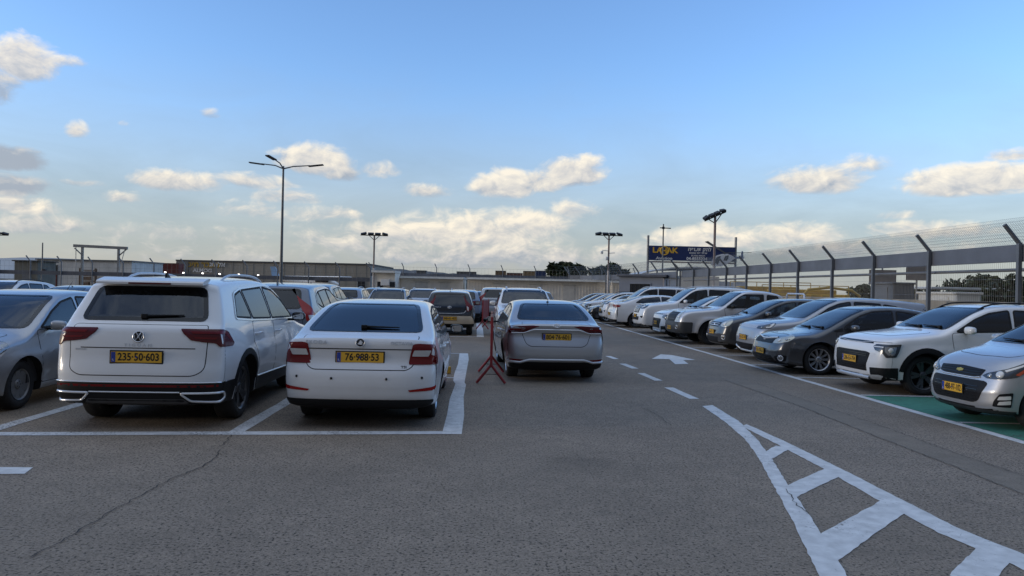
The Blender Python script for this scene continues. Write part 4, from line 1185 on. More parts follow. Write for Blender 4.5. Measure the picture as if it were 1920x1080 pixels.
def silver_pickup():
    pm = P_LSILVER
    c = begin('pickup_truck', 'silver pickup with bonnet scoop, black front bumper and plain steel wheels', 'pickup', GR,
        5.20, 1.78, 1.74,
        [(0, .70, 0, .08), (.01, 1.06, .03, .06), (.03, 1.13, .02, .05), (1.62, 1.15, .03, .05), (1.66, 1.18, .03, .08), (1.80, 1.62, .08, .09), (2.15, 1.715, .2, .10), (2.7, 1.74, .4, .10), (3.10, 1.69, .25, .11), (3.80, 1.17, .12, .14), (4.85, 1.06, .3, .14), (5.10, .92, .12, .18), (5.17, .70, .08, .22), (5.20, .56, .05, .24)],
        [(0, .70, 0, .08), (.01, .50, .05, .08), (.2, .40, .1, .06), (.6, .38, .1, .05), (4.6, .34, .1, .05), (5.08, .32, .08, .16), (5.19, .42, .05, .23), (5.20, .56, 0, .24)],
        (1.05, 4.10), .37, (1.13, 1.10), top=.76, crease=(.86, .84), taper=(.02, .06), flare=.035, tw=.24)
    ws = [(-.66, 1.22), (.66, 1.22), (.58, 1.65), (-.58, 1.65)]
    dlo = [[(1.86, 1.24), (1.95, 1.56), (2.28, 1.60), (2.32, 1.20)], [(2.42, 1.20), (2.40, 1.605), (3.00, 1.60), (3.20, 1.50), (3.62, 1.18)]]
    car_shell(c, pm, dlo, ws, None,
        doors=[[(2.36, .48), (2.36, 1.17), (1.82, 1.19), (1.80, .48)], [(2.38, .48), (2.38, 1.17), (3.68, 1.15), (3.62, .75), (3.52, .48)]],
        hand=[(2.0, 1.05), (2.52, 1.03)], mirror=(3.42, 1.18), mirror_mat=M_BLK, wheels='steel', rim=M_STEELIE, seats=(2.75,), dash=3.5, seatz=.6, hmat=M_BLK)
    g = c.panel('upper_grille', 'wf', [(-.48, 1.0), (.48, 1.0), (.50, .86), (.44, .70), (-.44, .70), (-.50, .86)], M_BLK, off=.008, r=.03, step=.05)
    slats(c, g, 'wf', .42, (.78, .92), .03, M_STEELIE, .016)
    c.panel('front_bumper', 'wf', [(-1.22, .70), (1.22, .70), (1.20, .36), (-1.20, .36)], M_STEELDK, off=.020, r=.04, step=.05)
    for sg in (1, -1):
        l = c.panel('headlight', 'wf', [(sg * p[0], p[1]) for p in [(.52, .98), (.60, 1.01), (.84, 1.04), (.82, .90), (.74, .74), (.55, .73), (.55, .86)]], MATS['aged_lens'], off=.012, r=.02, step=.05)
        disc_lamp(c, l, 'wf', sg * .67, .88, .06, M_CLEAR)
        disc_lamp(c, None, 'wf', sg * .70, .54, .05, M_LAMPDK, 'fog_light', .024, ring=.012)
        for a in c.axles:
            c.panel('arch_trim', 'side', arc_pts(a, .37, .48, 0, 180) + arc_pts(a, .37, .425, 180, 0), pm, sg=sg, off=.015, r=.005)
    sc = MB(); sc.prism([(0, 0), (.30, 0), (.26, .055), (.18, .06), (-.05, .02)], -.26, .26)
    o = sc.build('bonnet_scoop', [pm], c.root); loc, n = c.hit('top', 4.0, 0); o.location = loc - Vector((.1, 0, .012))
    ib = MB(); ib.box((0, 0, 0), (.012, .44, .035), 0); ib = ib.build('scoop_mouth', M_GLOSSBLK, o); ib.location = (.29, 0, .028)
    front_plate(c, .50, '94-672-38', w=.46)
    # rack hoop behind the cab
    rk = MB(); rk.tube([(1.05 - 2.6, -.70, 1.10), (1.05 - 2.6, -.66, 1.62), (1.05 - 2.6, -.58, 1.66), (1.05 - 2.6, .58, 1.66), (1.05 - 2.6, .66, 1.62), (1.05 - 2.6, .70, 1.10)], .03, 8)
    rk.build('load_rack', M_SATIN, c.root)
    sym(c, 'tail_light', 'wr', [(.62, 1.05), (.84, 1.05), (.84, .75), (.62, .75)], M_RED, off=.008)
    finish(c, pm); return c
M_STEELDK = mat('dark_bumper', (.045, .047, .05), .5, bump=.1, bscale=200)
def white_offroader():
    pm = P_WHITE
    c = begin('large_suv', 'large white off roader with tall chrome grille and long tinted side windows', 'suv', GR,
        4.90, 1.89, 1.86,
        [(0, .65, 0, .14), (.02, .85, .05, .13), (.04, 1.05, .05, .12), (.10, 1.25, .06, .12), (.28, 1.68, .08, .10), (.40, 1.78, .08, .10), (1.0, 1.84, .4, .10), (2.0, 1.86, .5, .10), (2.75, 1.81, .3, .11), (3.50, 1.26, .12, .14), (4.50, 1.15, .25, .15), (4.78, 1.02, .10, .18), (4.86, .78, .06, .22), (4.90, .60, .05, .26)],
        [(0, .65, 0, .14), (.01, .46, .05, .14), (.10, .34, .06, .1), (.5, .32, .1, .05), (4.4, .30, .1, .05), (4.78, .28, .08, .18), (4.89, .40, .05, .25), (4.90, .60, 0, .26)],
        (1.0, 3.80), .38, (1.24, 1.16), top=.76, crease=(.98, .92), taper=(.04, .07), flare=.03, tw=.25)
    ws = [(-.71, 1.29), (.71, 1.29), (.62, 1.77), (-.62, 1.77)]
    dlo = [[(.40, 1.32), (.55, 1.67), (1.30, 1.71), (1.40, 1.27)], [(1.46, 1.27), (1.38, 1.715), (2.18, 1.735), (2.22, 1.24)], [(2.29, 1.24), (2.28, 1.735), (2.72, 1.72), (2.98, 1.61), (3.38, 1.24)]]
    car_shell(c, pm, dlo, ws, [(-.66, 1.28), (.66, 1.28), (.60, 1.66), (-.60, 1.66)], glass=[M_TINT, M_TINT, M_GLASS],
        doors=[[(2.25, .45), (2.25, 1.22), (1.38, 1.25), (1.36, .95), (1.56, .70), (1.54, .45)], [(2.275, .45), (2.275, 1.22), (3.42, 1.2), (3.36, .45)]],
        hand=[(1.55, 1.08), (2.44, 1.06)], mirror=(3.16, 1.24), wheels='six', seats=(1.6, 2.5), seatz=.6, dash=3.2)
    g = c.panel('upper_grille', 'wf', [(-.46, 1.10), (.46, 1.10), (.38, .80), (-.38, .80)], M_BLK, off=.010, r=.03, step=.05)
    x = MB()
    for k in range(-3, 4): c.ribbon([(k * .115, 1.07), (k * .105, .83)], 'wf', .045, 1, .020, into=x)
    x.build('grille_bar', M_CHROME, g, fix=False)
    x = MB(); c.ribbon([(-.45, 1.10), (.45, 1.10)], 'wf', .05, 1, .018, into=x, rd=.45); x.build('grille_trim', M_CHROME, g, fix=False)
    for sg in (1, -1):
        l = c.panel('headlight', 'wf', [(sg * p[0], p[1]) for p in [(.47, 1.09), (.80, 1.10), (1.12, 1.14), (1.02, 1.03), (.90, .97), (.62, .95), (.47, .99)]], M_LAMPDK, off=.012, r=.02, step=.05)
        disc_lamp(c, l, 'wf', sg * .62, 1.03, .05, M_CLEAR); disc_lamp(c, l, 'wf', sg * .80, 1.04, .05, M_CLEAR)
        c.panel('fog_light', 'wf', [(sg * p[0], p[1]) for p in [(.66, .66), (.86, .70), (.82, .60)]], M_BLK, off=.008, r=.02, step=.05)
    c.panel('lower_grille', 'wf', [(-.55, .66), (.55, .66), (.50, .52), (-.50, .52)], M_BLK, off=.008, r=.03, step=.05)
    front_plate(c, .68, '75-318-90', w=.46)
    rails(c, .7, 2.8, M_SATIN, h=.05)
    sym(c, 'tail_light', 'wr', [(.62, 1.3), (.80, 1.25), (.86, .85), (.68, .85)], M_RED, off=.008)
    finish(c, pm); return c
def white_saloon_rear():
    pm = P_WHITE
    c = begin('white_saloon', 'white saloon parked tail out, red tail light facing the lane, between two white off roaders', 'car', GR,
        4.87, 1.85, 1.48,
        [(0, .52, 0, .24), (.02, .66, .05, .22), (.06, .76, .04, .18), (.12, .92, .05, .15), (.09, 1.05, .03, .13), (.12, 1.10, .03, .13), (.48, 1.12, .12, .12), (1.25, 1.38, .25, .10), (1.8, 1.465, .4, .10), (2.4, 1.48, .4, .10), (2.9, 1.42, .4, .11), (3.75, 1.0, .12, .14), (4.55, .88, .3, .18), (4.80, .72, .12, .24), (4.87, .50, .1, .3)],
        [(0, .52, 0, .24), (.01, .38, .05, .22), (.10, .24, .06, .1), (.5, .21, .1, .05), (4.4, .18, .1, .05), (4.74, .20, .08, .2), (4.86, .34, .06, .28), (4.87, .50, 0, .3)],
        (1.05, 3.90), .335, (1.04, .95), top=.69, crease=(.84, .76), taper=(.06, .09), tw=.22)
    ws = [(-.68, 1.03), (.68, 1.03), (.55, 1.40), (-.55, 1.40)]
    dlo = [[(1.05, 1.12), (1.35, 1.30), (2.12, 1.385), (2.17, 1.055)], [(2.24, 1.05), (2.22, 1.39), (2.68, 1.375), (3.0, 1.27), (3.50, 1.0)]]
    car_shell(c, pm, dlo, ws, [(-.66, 1.14), (.66, 1.14), (.53, 1.40), (-.53, 1.40)], glass=[M_TINT, M_TINT],
        doors=[[(2.2, .30), (2.2, 1.03), (1.38, 1.07), (1.32, .85), (1.52, .58), (1.50, .30)], [(2.225, .30), (2.225, 1.025), (3.52, .97), (3.45, .30)]],
        hand=[(1.55, .92), (2.4, .90)], mirror=(3.2, 1.0), wheels='twin', seats=(1.6, 2.5), seatz=.32)
    for sg in (1, -1):
        l = c.panel('tail_light', 'wr', [(sg * p[0], p[1]) for p in [(.42, .98), (.52, 1.02), (.85, 1.01), (1.12, .98), (1.05, .92), (.85, .89), (.5, .90)]], M_BRED, off=.010, r=.03, step=.05)
        sub(c, l, 'lamp_window', 'wr', [(.60, .965), (.90, .965), (.86, .925), (.60, .925)], M_CLEAR, sg, .014, r=.01, step=.05)
    c.panel('bumper_insert', 'wr', [(-.95, .36), (.95, .36), (.9, .22), (-.9, .22)], M_BLK, off=.012, r=.03, step=.04)
    plate_part(c, 'rear', 0, .60, '52-806-17', .50, .11, tilt=.05)
    tg = [(-.62, 1.11), (.62, 1.11), (.58, .80, .05), (.52, .75, .05), (-.52, .75, .05), (-.58, .80, .05)]
    c.panel('boot_lid', 'rear', tg, pm, off=.003, r=.03, step=.09, gap=.010)
    finish(c, pm); return c
def silver_facing_hatch():
    pm = P_SILVER
    c = begin('hatchback', 'silver hatchback facing the camera at the left edge, beside the white suv', 'car', GL,
        3.98, 1.71, 1.49,
        [(0, .55, 0, .18), (.02, .72, .05, .16), (.06, .90, .05, .14), (.12, 1.04, .06, .13), (.45, 1.39, .10, .10), (.9, 1.465, .4, .10), (1.6, 1.49, .4, .10), (2.2, 1.44, .35, .11), (3.10, .98, .12, .14), (3.65, .86, .25, .18), (3.90, .72, .10, .24), (3.98, .50, .08, .30)],
        [(0, .55, 0, .18), (.01, .38, .05, .18), (.10, .24, .06, .1), (.4, .20, .1, .05), (3.5, .17, .1, .05), (3.84, .17, .08, .2), (3.97, .30, .06, .28), (3.98, .50, 0, .30)],
        (.66, 3.19), .31, (1.02, .93), top=.70, crease=(.80, .70), taper=(.06, .12), tw=.20)
    ws = [(-.64, 1.01), (.64, 1.01), (.53, 1.40), (-.53, 1.40)]
    dlo = [[(.50, 1.10), (.74, 1.31), (1.16, 1.36), (1.22, 1.05)], [(1.28, 1.05), (1.25, 1.365), (1.74, 1.39), (1.78, 1.02)], [(1.85, 1.02), (1.84, 1.39), (2.18, 1.37), (2.50, 1.25), (2.90, 1.0)]]
    car_shell(c, pm, dlo, ws, None,
        doors=[[(1.81, .30), (1.81, 1.0), (1.24, 1.03), (1.14, .8), (1.22, .55), (1.20, .30)], [(1.835, .30), (1.835, 1.0), (2.93, .97), (2.84, .30)]],
        hand=[(1.34, .87), (2.0, .85)], mirror=(2.68, .99), wheels='cover', rim=M_GREYRIM, seats=(1.15, 2.05), dash=2.8)
    for sg in (1, -1):
        l = c.panel('headlight', 'wf', [(sg * p[0], p[1]) for p in [(.50, .74), (.70, .82), (1.0, .88), (1.24, .94), (1.18, .82), (1.0, .70), (.72, .64), (.52, .66)]], M_LAMPMID, off=.010, r=.03, step=.05)
        disc_lamp(c, l, 'wf', sg * .80, .75, .06, M_CLEAR); disc_lamp(c, l, 'wf', sg * 1.0, .79, .04, M_CLEAR)
    c.panel('upper_grille', 'wf', [(-.42, .70), (.42, .70), (.38, .62), (-.38, .62)], M_BLK, off=.006, r=.03, step=.05)
    c.panel('lower_grille', 'wf', [(-.52, .45), (.52, .45), (.46, .24), (-.46, .24)], M_BLK, off=.006, r=.03, step=.05)
    front_plate(c, .52, '71-390-62', w=.46)
    rod(c, .75, 0, .2, .9)
    finish(c, pm); return c
M_GREYRIM = mat('wheel_cover', (.22, .22, .22), .45, .5)
def tall_suv():
    """grey blue suv with tall pillar lamps, seen from behind"""
    pm = P_BLUEGREY
    c = begin('parked_estate_suv', 'blue grey suv with tall red pillar lamps, behind the nearest white suv', 'suv', GL,
        4.55, 1.82, 1.67,
        [(0, .55, 0, .22), (.02, .70, .05, .20), (.07, .78, .03, .16), (.09, .95, .1, .16), (.13, 1.13, .05, .15), (.20, 1.17, .03, .14), (.50, 1.53, .06, .11), (.56, 1.585, .06, .10), (1.1, 1.65, .4, .10), (2.0, 1.67, .5, .10), (2.6, 1.61, .3, .11), (3.45, 1.08, .12, .14), (4.25, .96, .25, .17), (4.48, .82, .10, .24), (4.55, .55, .08, .30)],
        [(0, .55, 0, .22), (.01, .40, .05, .2), (.10, .27, .06, .1), (.5, .24, .1, .05), (4.1, .22, .1, .05), (4.42, .22, .08, .2), (4.54, .35, .06, .28), (4.55, .55, 0, .30)],
        (.90, 3.52), .345, (1.12, 1.02), top=.69, crease=(.86, .80), taper=(.08, .10), tw=.22)
    ws = [(-.67, 1.12), (.67, 1.12), (.55, 1.565), (-.55, 1.565)]
    dlo = [[(.82, 1.26), (.98, 1.43), (1.20, 1.49), (1.28, 1.165)], [(1.34, 1.16), (1.26, 1.50), (2.02, 1.54), (2.06, 1.13)], [(2.13, 1.125), (2.10, 1.54), (2.5, 1.525), (2.85, 1.40), (3.28, 1.10)]]
    car_shell(c, pm, dlo, ws, [(-.60, 1.19), (.60, 1.19), (.53, 1.525), (-.53, 1.525)], glass=[M_GLASS] * 3, rglass=glassmat('dark_rear_glass', (.05, .06, .07), 1.6),
        doors=[[(2.09, .36), (2.09, 1.11), (1.28, 1.14), (1.22, .88), (1.40, .60), (1.38, .36)], [(2.115, .36), (2.115, 1.11), (3.3, 1.08), (3.22, .36)]],
        hand=[(1.42, .98), (2.28, .96)], mirror=(3.0, 1.085), wheels='five', dlochrome=[(.78, 1.25), (.96, 1.455), (1.2, 1.515), (2.05, 1.562), (2.52, 1.548), (2.88, 1.42), (3.33, 1.085), (2.1, 1.11), (1.3, 1.145), (.95, 1.17)], seats=(1.45, 2.35))
    for sg in (1, -1):
        l = c.panel('tail_light', 'wr', [(sg * p[0], p[1]) for p in [(.70, 1.55), (.88, 1.53), (.96, 1.32), (1.05, 1.12), (1.22, 1.05), (1.20, .97), (.80, .95), (.76, 1.15)]], M_BRED, off=.010, r=.02, step=.05)
        sub(c, l, 'lamp_window', 'wr', [(.84, 1.06), (1.0, 1.06), (1.08, 1.01), (.85, .985)], M_CLEAR, sg, .014, r=.01, step=.05)
    c.panel('tailgate', 'rear', [(-.66, 1.15), (.66, 1.15), (.68, .80), (-.68, .80)], pm, off=.003, r=.05, step=.09, gap=.010)
    c.panel('rear_bumper_trim', 'wr', [(-1.1, .48), (1.1, .48), (1.1, .26), (-1.1, .26)], M_BLK, off=.012, r=.03, step=.05)
    fin(c, .95, P_BLUEGREY)
    plate_part(c, 'rear', 0, .92, '39-154-70', .5, .11, tilt=.03)
    finish(c, pm); return c
def tiny_crossover():
    """black and white city car with beige bumper"""
    pm = P_BLACK
    c = begin('city_car', 'black and white city car with beige bumper, first in the bays past the cross aisle', 'car', GL,
        3.70, 1.74, 1.53,
        [(0, .55, 0, .20), (.02, .70, .05, .18), (.07, .80, .05, .15), (.12, .98, .06, .14), (.36, 1.40, .06, .10), (.42, 1.46, .05, .10), (.9, 1.51, .4, .10), (1.6, 1.53, .4, .10), (2.1, 1.47, .35, .11), (2.90, 1.03, .12, .14), (3.38, .92, .25, .18), (3.62, .78, .10, .24), (3.70, .52, .08, .30)],
        [(0, .55, 0, .20), (.01, .40, .05, .2), (.10, .28, .06, .1), (.4, .24, .1, .05), (3.2, .20, .1, .05), (3.58, .20, .08, .2), (3.69, .32, .06, .28), (3.70, .52, 0, .30)],
        (.60, 3.03), .32, (1.06, .97), top=.70, crease=(.84, .74), taper=(.10, .11), flare=.03, tw=.21)
    ws = [(-.64, 1.06), (.64, 1.06), (.54, 1.43), (-.54, 1.43)]
    dlo = [[(.62, 1.14), (.80, 1.37), (1.10, 1.40), (1.18, 1.10)], [(1.25, 1.09), (1.22, 1.41), (1.70, 1.43), (2.0, 1.40), (2.3, 1.28), (2.7, 1.04)]]
    car_shell(c, pm, dlo, ws, [(-.52, .78), (.52, .78), (.56, 1.0), (.52, 1.40), (-.52, 1.40), (-.56, 1.0)],
        doors=[[(1.21, .32), (1.21, 1.07), (.80, 1.1), (.84, .80), (1.0, .55), (1.0, .32)], [(1.235, .32), (1.235, 1.06), (2.72, 1.01), (2.62, .32)]],
        hand=[(.9, 1.0), (1.42, .92)], mirror=(2.48, 1.03), mirror_mat=M_GLOSSBLK, wheels='five', rim=M_DALLOY, seats=(1.0, 1.85), dash=2.55, cab=False)
    for sg in (1, -1):
        l = c.panel('tail_light', 'wr', [(sg * p[0], p[1]) for p in [(.55, 1.34), (.62, 1.34), (.78, 1.12), (.88, .98), (.80, .88), (.66, .80), (.60, .86), (.62, 1.05)]], M_RED, off=.010, r=.02, step=.05)
        sub(c, l, 'lamp_window', 'wr', [(.64, 1.0), (.72, .95), (.69, .83), (.64, .87)], M_CLEAR, sg, .014, r=.01, step=.05)
        c.panel('roof_pillar', 'side', [(.36, 1.20), (.52, 1.44), (2.05, 1.50), (2.2, 1.44), (1.6, 1.445), (.80, 1.405), (.58, 1.14)], P_WHITE, sg=sg, off=.006, r=.02, step=.05)
        c.panel('white_flank', 'side', [(1.0, .40), (1.05, 1.02), (2.68, .98), (2.55, .40)], P_WHITE, sg=sg, off=.006, r=.04)
    c.panel('roof_panel', 'top', [(.48, -.55), (2.0, -.55), (2.0, .55), (.48, .55)], P_WHITE, off=.005, r=.05, step=.10)
    c.panel('rear_bumper_trim', 'wr', [(-.74, .66), (.74, .66), (.80, .62), (.66, .50), (.96, .34), (-.96, .34), (-.66, .50), (-.80, .62)][:2] + [(.95, .44), (.92, .40), (-.92, .40), (-.95, .44)], P_BEIGE, off=.012, r=.05, step=.05)
    c.panel('lower_trim', 'wr', [(-1.0, .40), (1.0, .40), (1.0, .26), (-1.0, .26)], M_BLK, off=.012, r=.03, step=.05)
    x = MB(); c.ribbon([(-.56, .84), (-.50, .765), (-.3, .74), (.3, .74), (.50, .765), (.56, .84)], 'rear', .02, 1, .010, into=x, rd=.45); x.build('chrome_strip', M_SATIN, c.root, fix=False)
    plate_part(c, 'rear', 0, .575, '348-01-403', .5, .11, tilt=.03)
    emblem(c, 'rear', 0, .95, 'ovals', .06); lettering(c, 'rear', .42, .95, 'AYGO X', .06, M_SATIN, 1.1)
    rod(c, .55, 0, .2, .5)
    finish(c, pm); return c
def far_suv():
    """white suv that faces the camera behind the silver saloon"""
    pm = P_WHITE
    c = begin('facing_suv', 'white suv facing the camera right behind the silver saloon', 'suv', GM,
        4.65, 1.87, 1.67,
        [(0, .60, 0, .16), (.02, .80, .05, .15), (.06, 1.0, .05, .14), (.12, 1.16, .06, .12), (.36, 1.55, .08, .10), (.9, 1.64, .4, .10), (1.8, 1.67, .5, .10), (2.55, 1.62, .3, .11), (3.35, 1.14, .12, .14), (4.30, 1.03, .25, .16), (4.55, .90, .10, .20), (4.62, .70, .06, .24), (4.65, .52, .05, .28)],
        [(0, .60, 0, .16), (.01, .42, .05, .16), (.10, .28, .06, .1), (.5, .25, .1, .05), (4.2, .23, .1, .05), (4.54, .22, .08, .2), (4.64, .34, .05, .27), (4.65, .52, 0, .28)],
        (.90, 3.65), .36, (1.14, 1.06), top=.72, crease=(.90, .84), taper=(.05, .08), flare=.02, tw=.23)
    ws = [(-.70, 1.17), (.70, 1.17), (.60, 1.58), (-.60, 1.58)]
    dlo = [[(.55, 1.22), (.72, 1.49), (1.22, 1.53), (1.30, 1.18)], [(1.36, 1.18), (1.30, 1.535), (2.08, 1.56), (2.12, 1.15)], [(2.19, 1.15), (2.18, 1.56), (2.55, 1.545), (2.82, 1.43), (3.22, 1.14)]]
    car_shell(c, pm, dlo, ws, [(-.62, 1.20), (.62, 1.20), (.56, 1.53), (-.56, 1.53)], glass=[M_TINT, M_TINT, M_GLASS],
        doors=[[(2.15, .38), (2.15, 1.13), (1.30, 1.16), (1.24, .90), (1.42, .62), (1.40, .38)], [(2.175, .38), (2.175, 1.13), (3.25, 1.11), (3.18, .38)]],
        hand=[(1.45, 1.0), (2.35, .98)], mirror=(3.0, 1.13), wheels='five', seats=(1.5, 2.4), dash=3.05)
    for sg in (1, -1):
        l = c.panel('headlight', 'wf', [(sg * p[0], p[1]) for p in [(.50, .93), (.78, .97), (1.0, 1.0), (1.0, .86), (.88, .78), (.62, .76), (.50, .82)]], M_LAMPMID, off=.010, r=.04, step=.05)
        disc_lamp(c, l, 'wf', sg * .70, .87, .06, M_CLEAR); disc_lamp(c, l, 'wf', sg * .86, .89, .05, M_CLEAR)
    c.panel('upper_grille', 'wf', [(-.44, .92), (.44, .92), (.46, .82), (.40, .74), (-.40, .74), (-.46, .82)], M_BLK, off=.006, r=.03, step=.05)
    c.panel('lower_grille', 'wf', [(-.62, .52), (.62, .52), (.58, .32), (-.58, .32)], M_BLK, off=.006, r=.03, step=.05)
    front_plate(c, .58, '64-215-83', w=.46)
    rails(c, .8, 2.6, M_SATIN, h=.05)
    sym(c, 'tail_light', 'wr', [(.50, 1.10), (.80, 1.12), (1.0, 1.08), (1.0, .92), (.55, .90)], M_RED, off=.010, step=.05)
    plate_part(c, 'rear', 0, .84, '50-431-77', .5, .11, tilt=.03)
    c.panel('rear_bumper_trim', 'wr', [(-1.1, .50), (1.1, .50), (1.1, .27), (-1.1, .27)], M_BLK, off=.012, r=.03, step=.05)
    finish(c, pm); return c
PAINTS = {P_WHITE, P_SILVER, P_SPARK, P_GREY, P_BLUEGREY, P_NAVY, P_BLACK, P_MAROON, P_BEIGE, P_LBLUE, P_STEEL}
def another(src, loc, rz, label, pm=None, group=None, name=None, cat=None):
    """a further car of a kind: every part is copied, paint set on the copy"""
    r = copy_tree(src.root)
    r.location = loc; r.rotation_euler = (0, 0, R(rz)); r['label'] = label
    if group: r['group'] = group
    if name: r.name = name
    if cat: r['category'] = cat
    if pm:
        old = src.body.data.materials[0]
        todo = list(r.children)
        while todo:
            o = todo.pop(); todo += list(o.children)
            if o.type == 'MESH':
                for s in o.material_slots:
                    if s.material == old: s.link = 'OBJECT'; s.material = pm
    return r
# ------------------------------------------------------------------ camera and its frame of reference
CH = 1.65; FPX = 1400.; ROLL = R(1.25); YAW = R(2.86)
def at(px, py, D):
    """world point that lies D metres ahead at a place of the 1920 x 1080 photograph"""
    dx, dy = px - 960, py - 540
    x = dx * math.cos(ROLL) + dy * math.sin(ROLL); y = -dx * math.sin(ROLL) + dy * math.cos(ROLL)
    lat = x / FPX * D
    return Vector((lat * math.cos(YAW) + D * math.sin(YAW), D * math.cos(YAW) - lat * math.sin(YAW), CH - y / FPX * D))
def gr(px, py):
    """the same, on the ground"""
    dx, dy = px - 960, py - 540
    y = -dx * math.sin(ROLL) + dy * math.cos(ROLL)
    p = at(px, py, CH * FPX / y); return Vector((p.x, p.y))
cam = bpy.data.cameras.new('camera'); CAM = bpy.data.objects.new('camera', cam); COL.objects.link(CAM)
CAM.location = (0, 0, CH); cam.sensor_width = 36; cam.lens = FPX / 1920 * 36; cam.clip_end = 6000; cam.clip_start = .1
CAM.rotation_euler = (Matrix.Rotation(-YAW, 3, 'Z') @ Matrix.Rotation(R(90), 3, 'X') @ Matrix.Rotation(ROLL, 3, 'Z')).to_euler()
SC.camera = CAM
# ------------------------------------------------------------------ ground materials
def asphalt(name, base, warm=1., grain=1.):
    m = bpy.data.materials.new(name); nt, N, L, b = nodes_of(m)
    tc = N.new('ShaderNodeTexCoord')
    def noise_(scale, det, rough=.55):
        n = N.new('ShaderNodeTexNoise'); n.inputs['Scale'].default_value = scale; n.inputs['Detail'].default_value = det; n.inputs['Roughness'].default_value = rough
        L.new(tc.outputs['Object'], n.inputs['Vector']); return n.outputs['Fac']
    def rng(v, a, b_, c, d):
        r = N.new('ShaderNodeMapRange'); L.new(v, r.inputs[0])
        for i, q in enumerate((a, b_, c, d)): r.inputs[i + 1].default_value = q
        return r.outputs[0]
    def mul(a, b_):
        q = N.new('ShaderNodeMath'); q.operation = 'MULTIPLY'; L.new(a, q.inputs[0]); L.new(b_, q.inputs[1]); return q.outputs[0]
    v = N.new('ShaderNodeTexVoronoi'); v.inputs['Scale'].default_value = 105; L.new(tc.outputs['Object'], v.inputs['Vector'])
    sp = N.new('ShaderNodeSeparateColor'); L.new(v.outputs['Color'], sp.inputs[0])
    stones = rng(sp.outputs[0], 0, 1, 1 - .32 * grain, 1 + .26 * grain)
    pits = rng(noise_(44, 2, .5), .37, .43, 1 - .86 * grain, 1.)
    mid = rng(noise_(5, 6, .65), .3, .7, .86, 1.14)
    big = rng(noise_(.35, 5, .6), .3, .7, .86, 1.13)
    big2 = rng(noise_(1.1, 4, .6), .35, .68, .92, 1.07)
    ov = N.new('ShaderNodeTexVoronoi'); ov.inputs['Scale'].default_value = .42; ov.inputs['Randomness'].default_value = 1
    wob = N.new('ShaderNodeMix'); wob.data_type = 'VECTOR'; wob.inputs[0].default_value = .25
    wn = N.new('ShaderNodeTexNoise'); wn.inputs['Scale'].default_value = 2.5; L.new(tc.outputs['Object'], wn.inputs['Vector'])
    L.new(tc.outputs['Object'], wob.inputs[4]); L.new(wn.outputs['Color'], wob.inputs[5]); L.new(wob.outputs[1], ov.inputs['Vector'])
    oil = rng(ov.outputs['Distance'], .02, .16, .60, 1.)
    f = mul(mul(mul(mul(stones, pits), mul(mid, big)), big2), oil)
    mx = N.new('ShaderNodeMix'); mx.data_type = 'RGBA'; mx.blend_type = 'MULTIPLY'; mx.inputs[0].default_value = 1
    mx.inputs[6].default_value = (*base, 1); L.new(f, mx.inputs[7])
    # brown dust lying in broad patches
    m2 = N.new('ShaderNodeMix'); m2.data_type = 'RGBA'; m2.inputs[7].default_value = (.20, .165, .125, 1)
    L.new(rng(noise_(.22, 6, .6), .40, .72, .06, .50 * warm), m2.inputs[0]); L.new(mx.outputs[2], m2.inputs[6])
    L.new(m2.outputs[2], b.inputs['Base Color'])
    b.inputs['Roughness'].default_value = .86; b.inputs['Specular IOR Level'].default_value = .35
    bp = N.new('ShaderNodeBump'); bp.inputs['Strength'].default_value = .55 * grain; bp.inputs['Distance'].default_value = .006
    L.new(mul(stones, pits), bp.inputs['Height']); L.new(bp.outputs[0], b.inputs['Normal'])
    return m
def road_paint(name, col, under, wear=.5):
    """thick road paint worn through to the asphalt in specks"""
    m = bpy.data.materials.new(name); nt, N, L, b = nodes_of(m)
    tc = N.new('ShaderNodeTexCoord')
    n = N.new('ShaderNodeTexNoise'); n.inputs['Scale'].default_value = 38; n.inputs['Detail'].default_value = 7; n.inputs['Roughness'].default_value = .7
    L.new(tc.outputs['Object'], n.inputs['Vector'])
    n2 = N.new('ShaderNodeTexNoise'); n2.inputs['Scale'].default_value = 1.6; n2.inputs['Detail'].default_value = 4
    L.new(tc.outputs['Object'], n2.inputs['Vector'])
    ad = N.new('ShaderNodeMath'); ad.operation = 'MULTIPLY_ADD'; ad.inputs[1].default_value = .55; L.new(n2.outputs['Fac'], ad.inputs[0]); L.new(n.outputs['Fac'], ad.inputs[2])
    r = N.new('ShaderNodeMapRange'); L.new(ad.outputs[0], r.inputs[0])
    c = .60 + .16 * wear
    for i, q in enumerate((c - .07, c + .04, 0, 1)): r.inputs[i + 1].default_value = q
    n3 = N.new('ShaderNodeTexNoise'); n3.inputs['Scale'].default_value = 9; n3.inputs['Detail'].default_value = 6; L.new(tc.outputs['Object'], n3.inputs['Vector'])
    r3 = N.new('ShaderNodeMapRange'); L.new(n3.outputs['Fac'], r3.inputs[0])
    for i, q in enumerate((.3, .7, .8, 1.12)): r3.inputs[i + 1].default_value = q
    mm = N.new('ShaderNodeMix'); mm.data_type = 'RGBA'; mm.blend_type = 'MULTIPLY'; mm.inputs[0].default_value = 1; mm.inputs[6].default_value = (*col, 1); L.new(r3.outputs[0], mm.inputs[7])
    mx = N.new('ShaderNodeMix'); mx.data_type = 'RGBA'; mx.inputs[6].default_value = (*under, 1); L.new(mm.outputs[2], mx.inputs[7]); L.new(r.outputs[0], mx.inputs[0])
    L.new(mx.outputs[2], b.inputs['Base Color']); b.inputs['Roughness'].default_value = .8
    bp = N.new('ShaderNodeBump'); bp.inputs['Strength'].default_value = .3; bp.inputs['Distance'].default_value = .004; L.new(n.outputs['Fac'], bp.inputs['Height']); L.new(bp.outputs[0], b.inputs['Normal'])
    return m
G_ASPH = asphalt('asphalt', (.250, .200, .152))
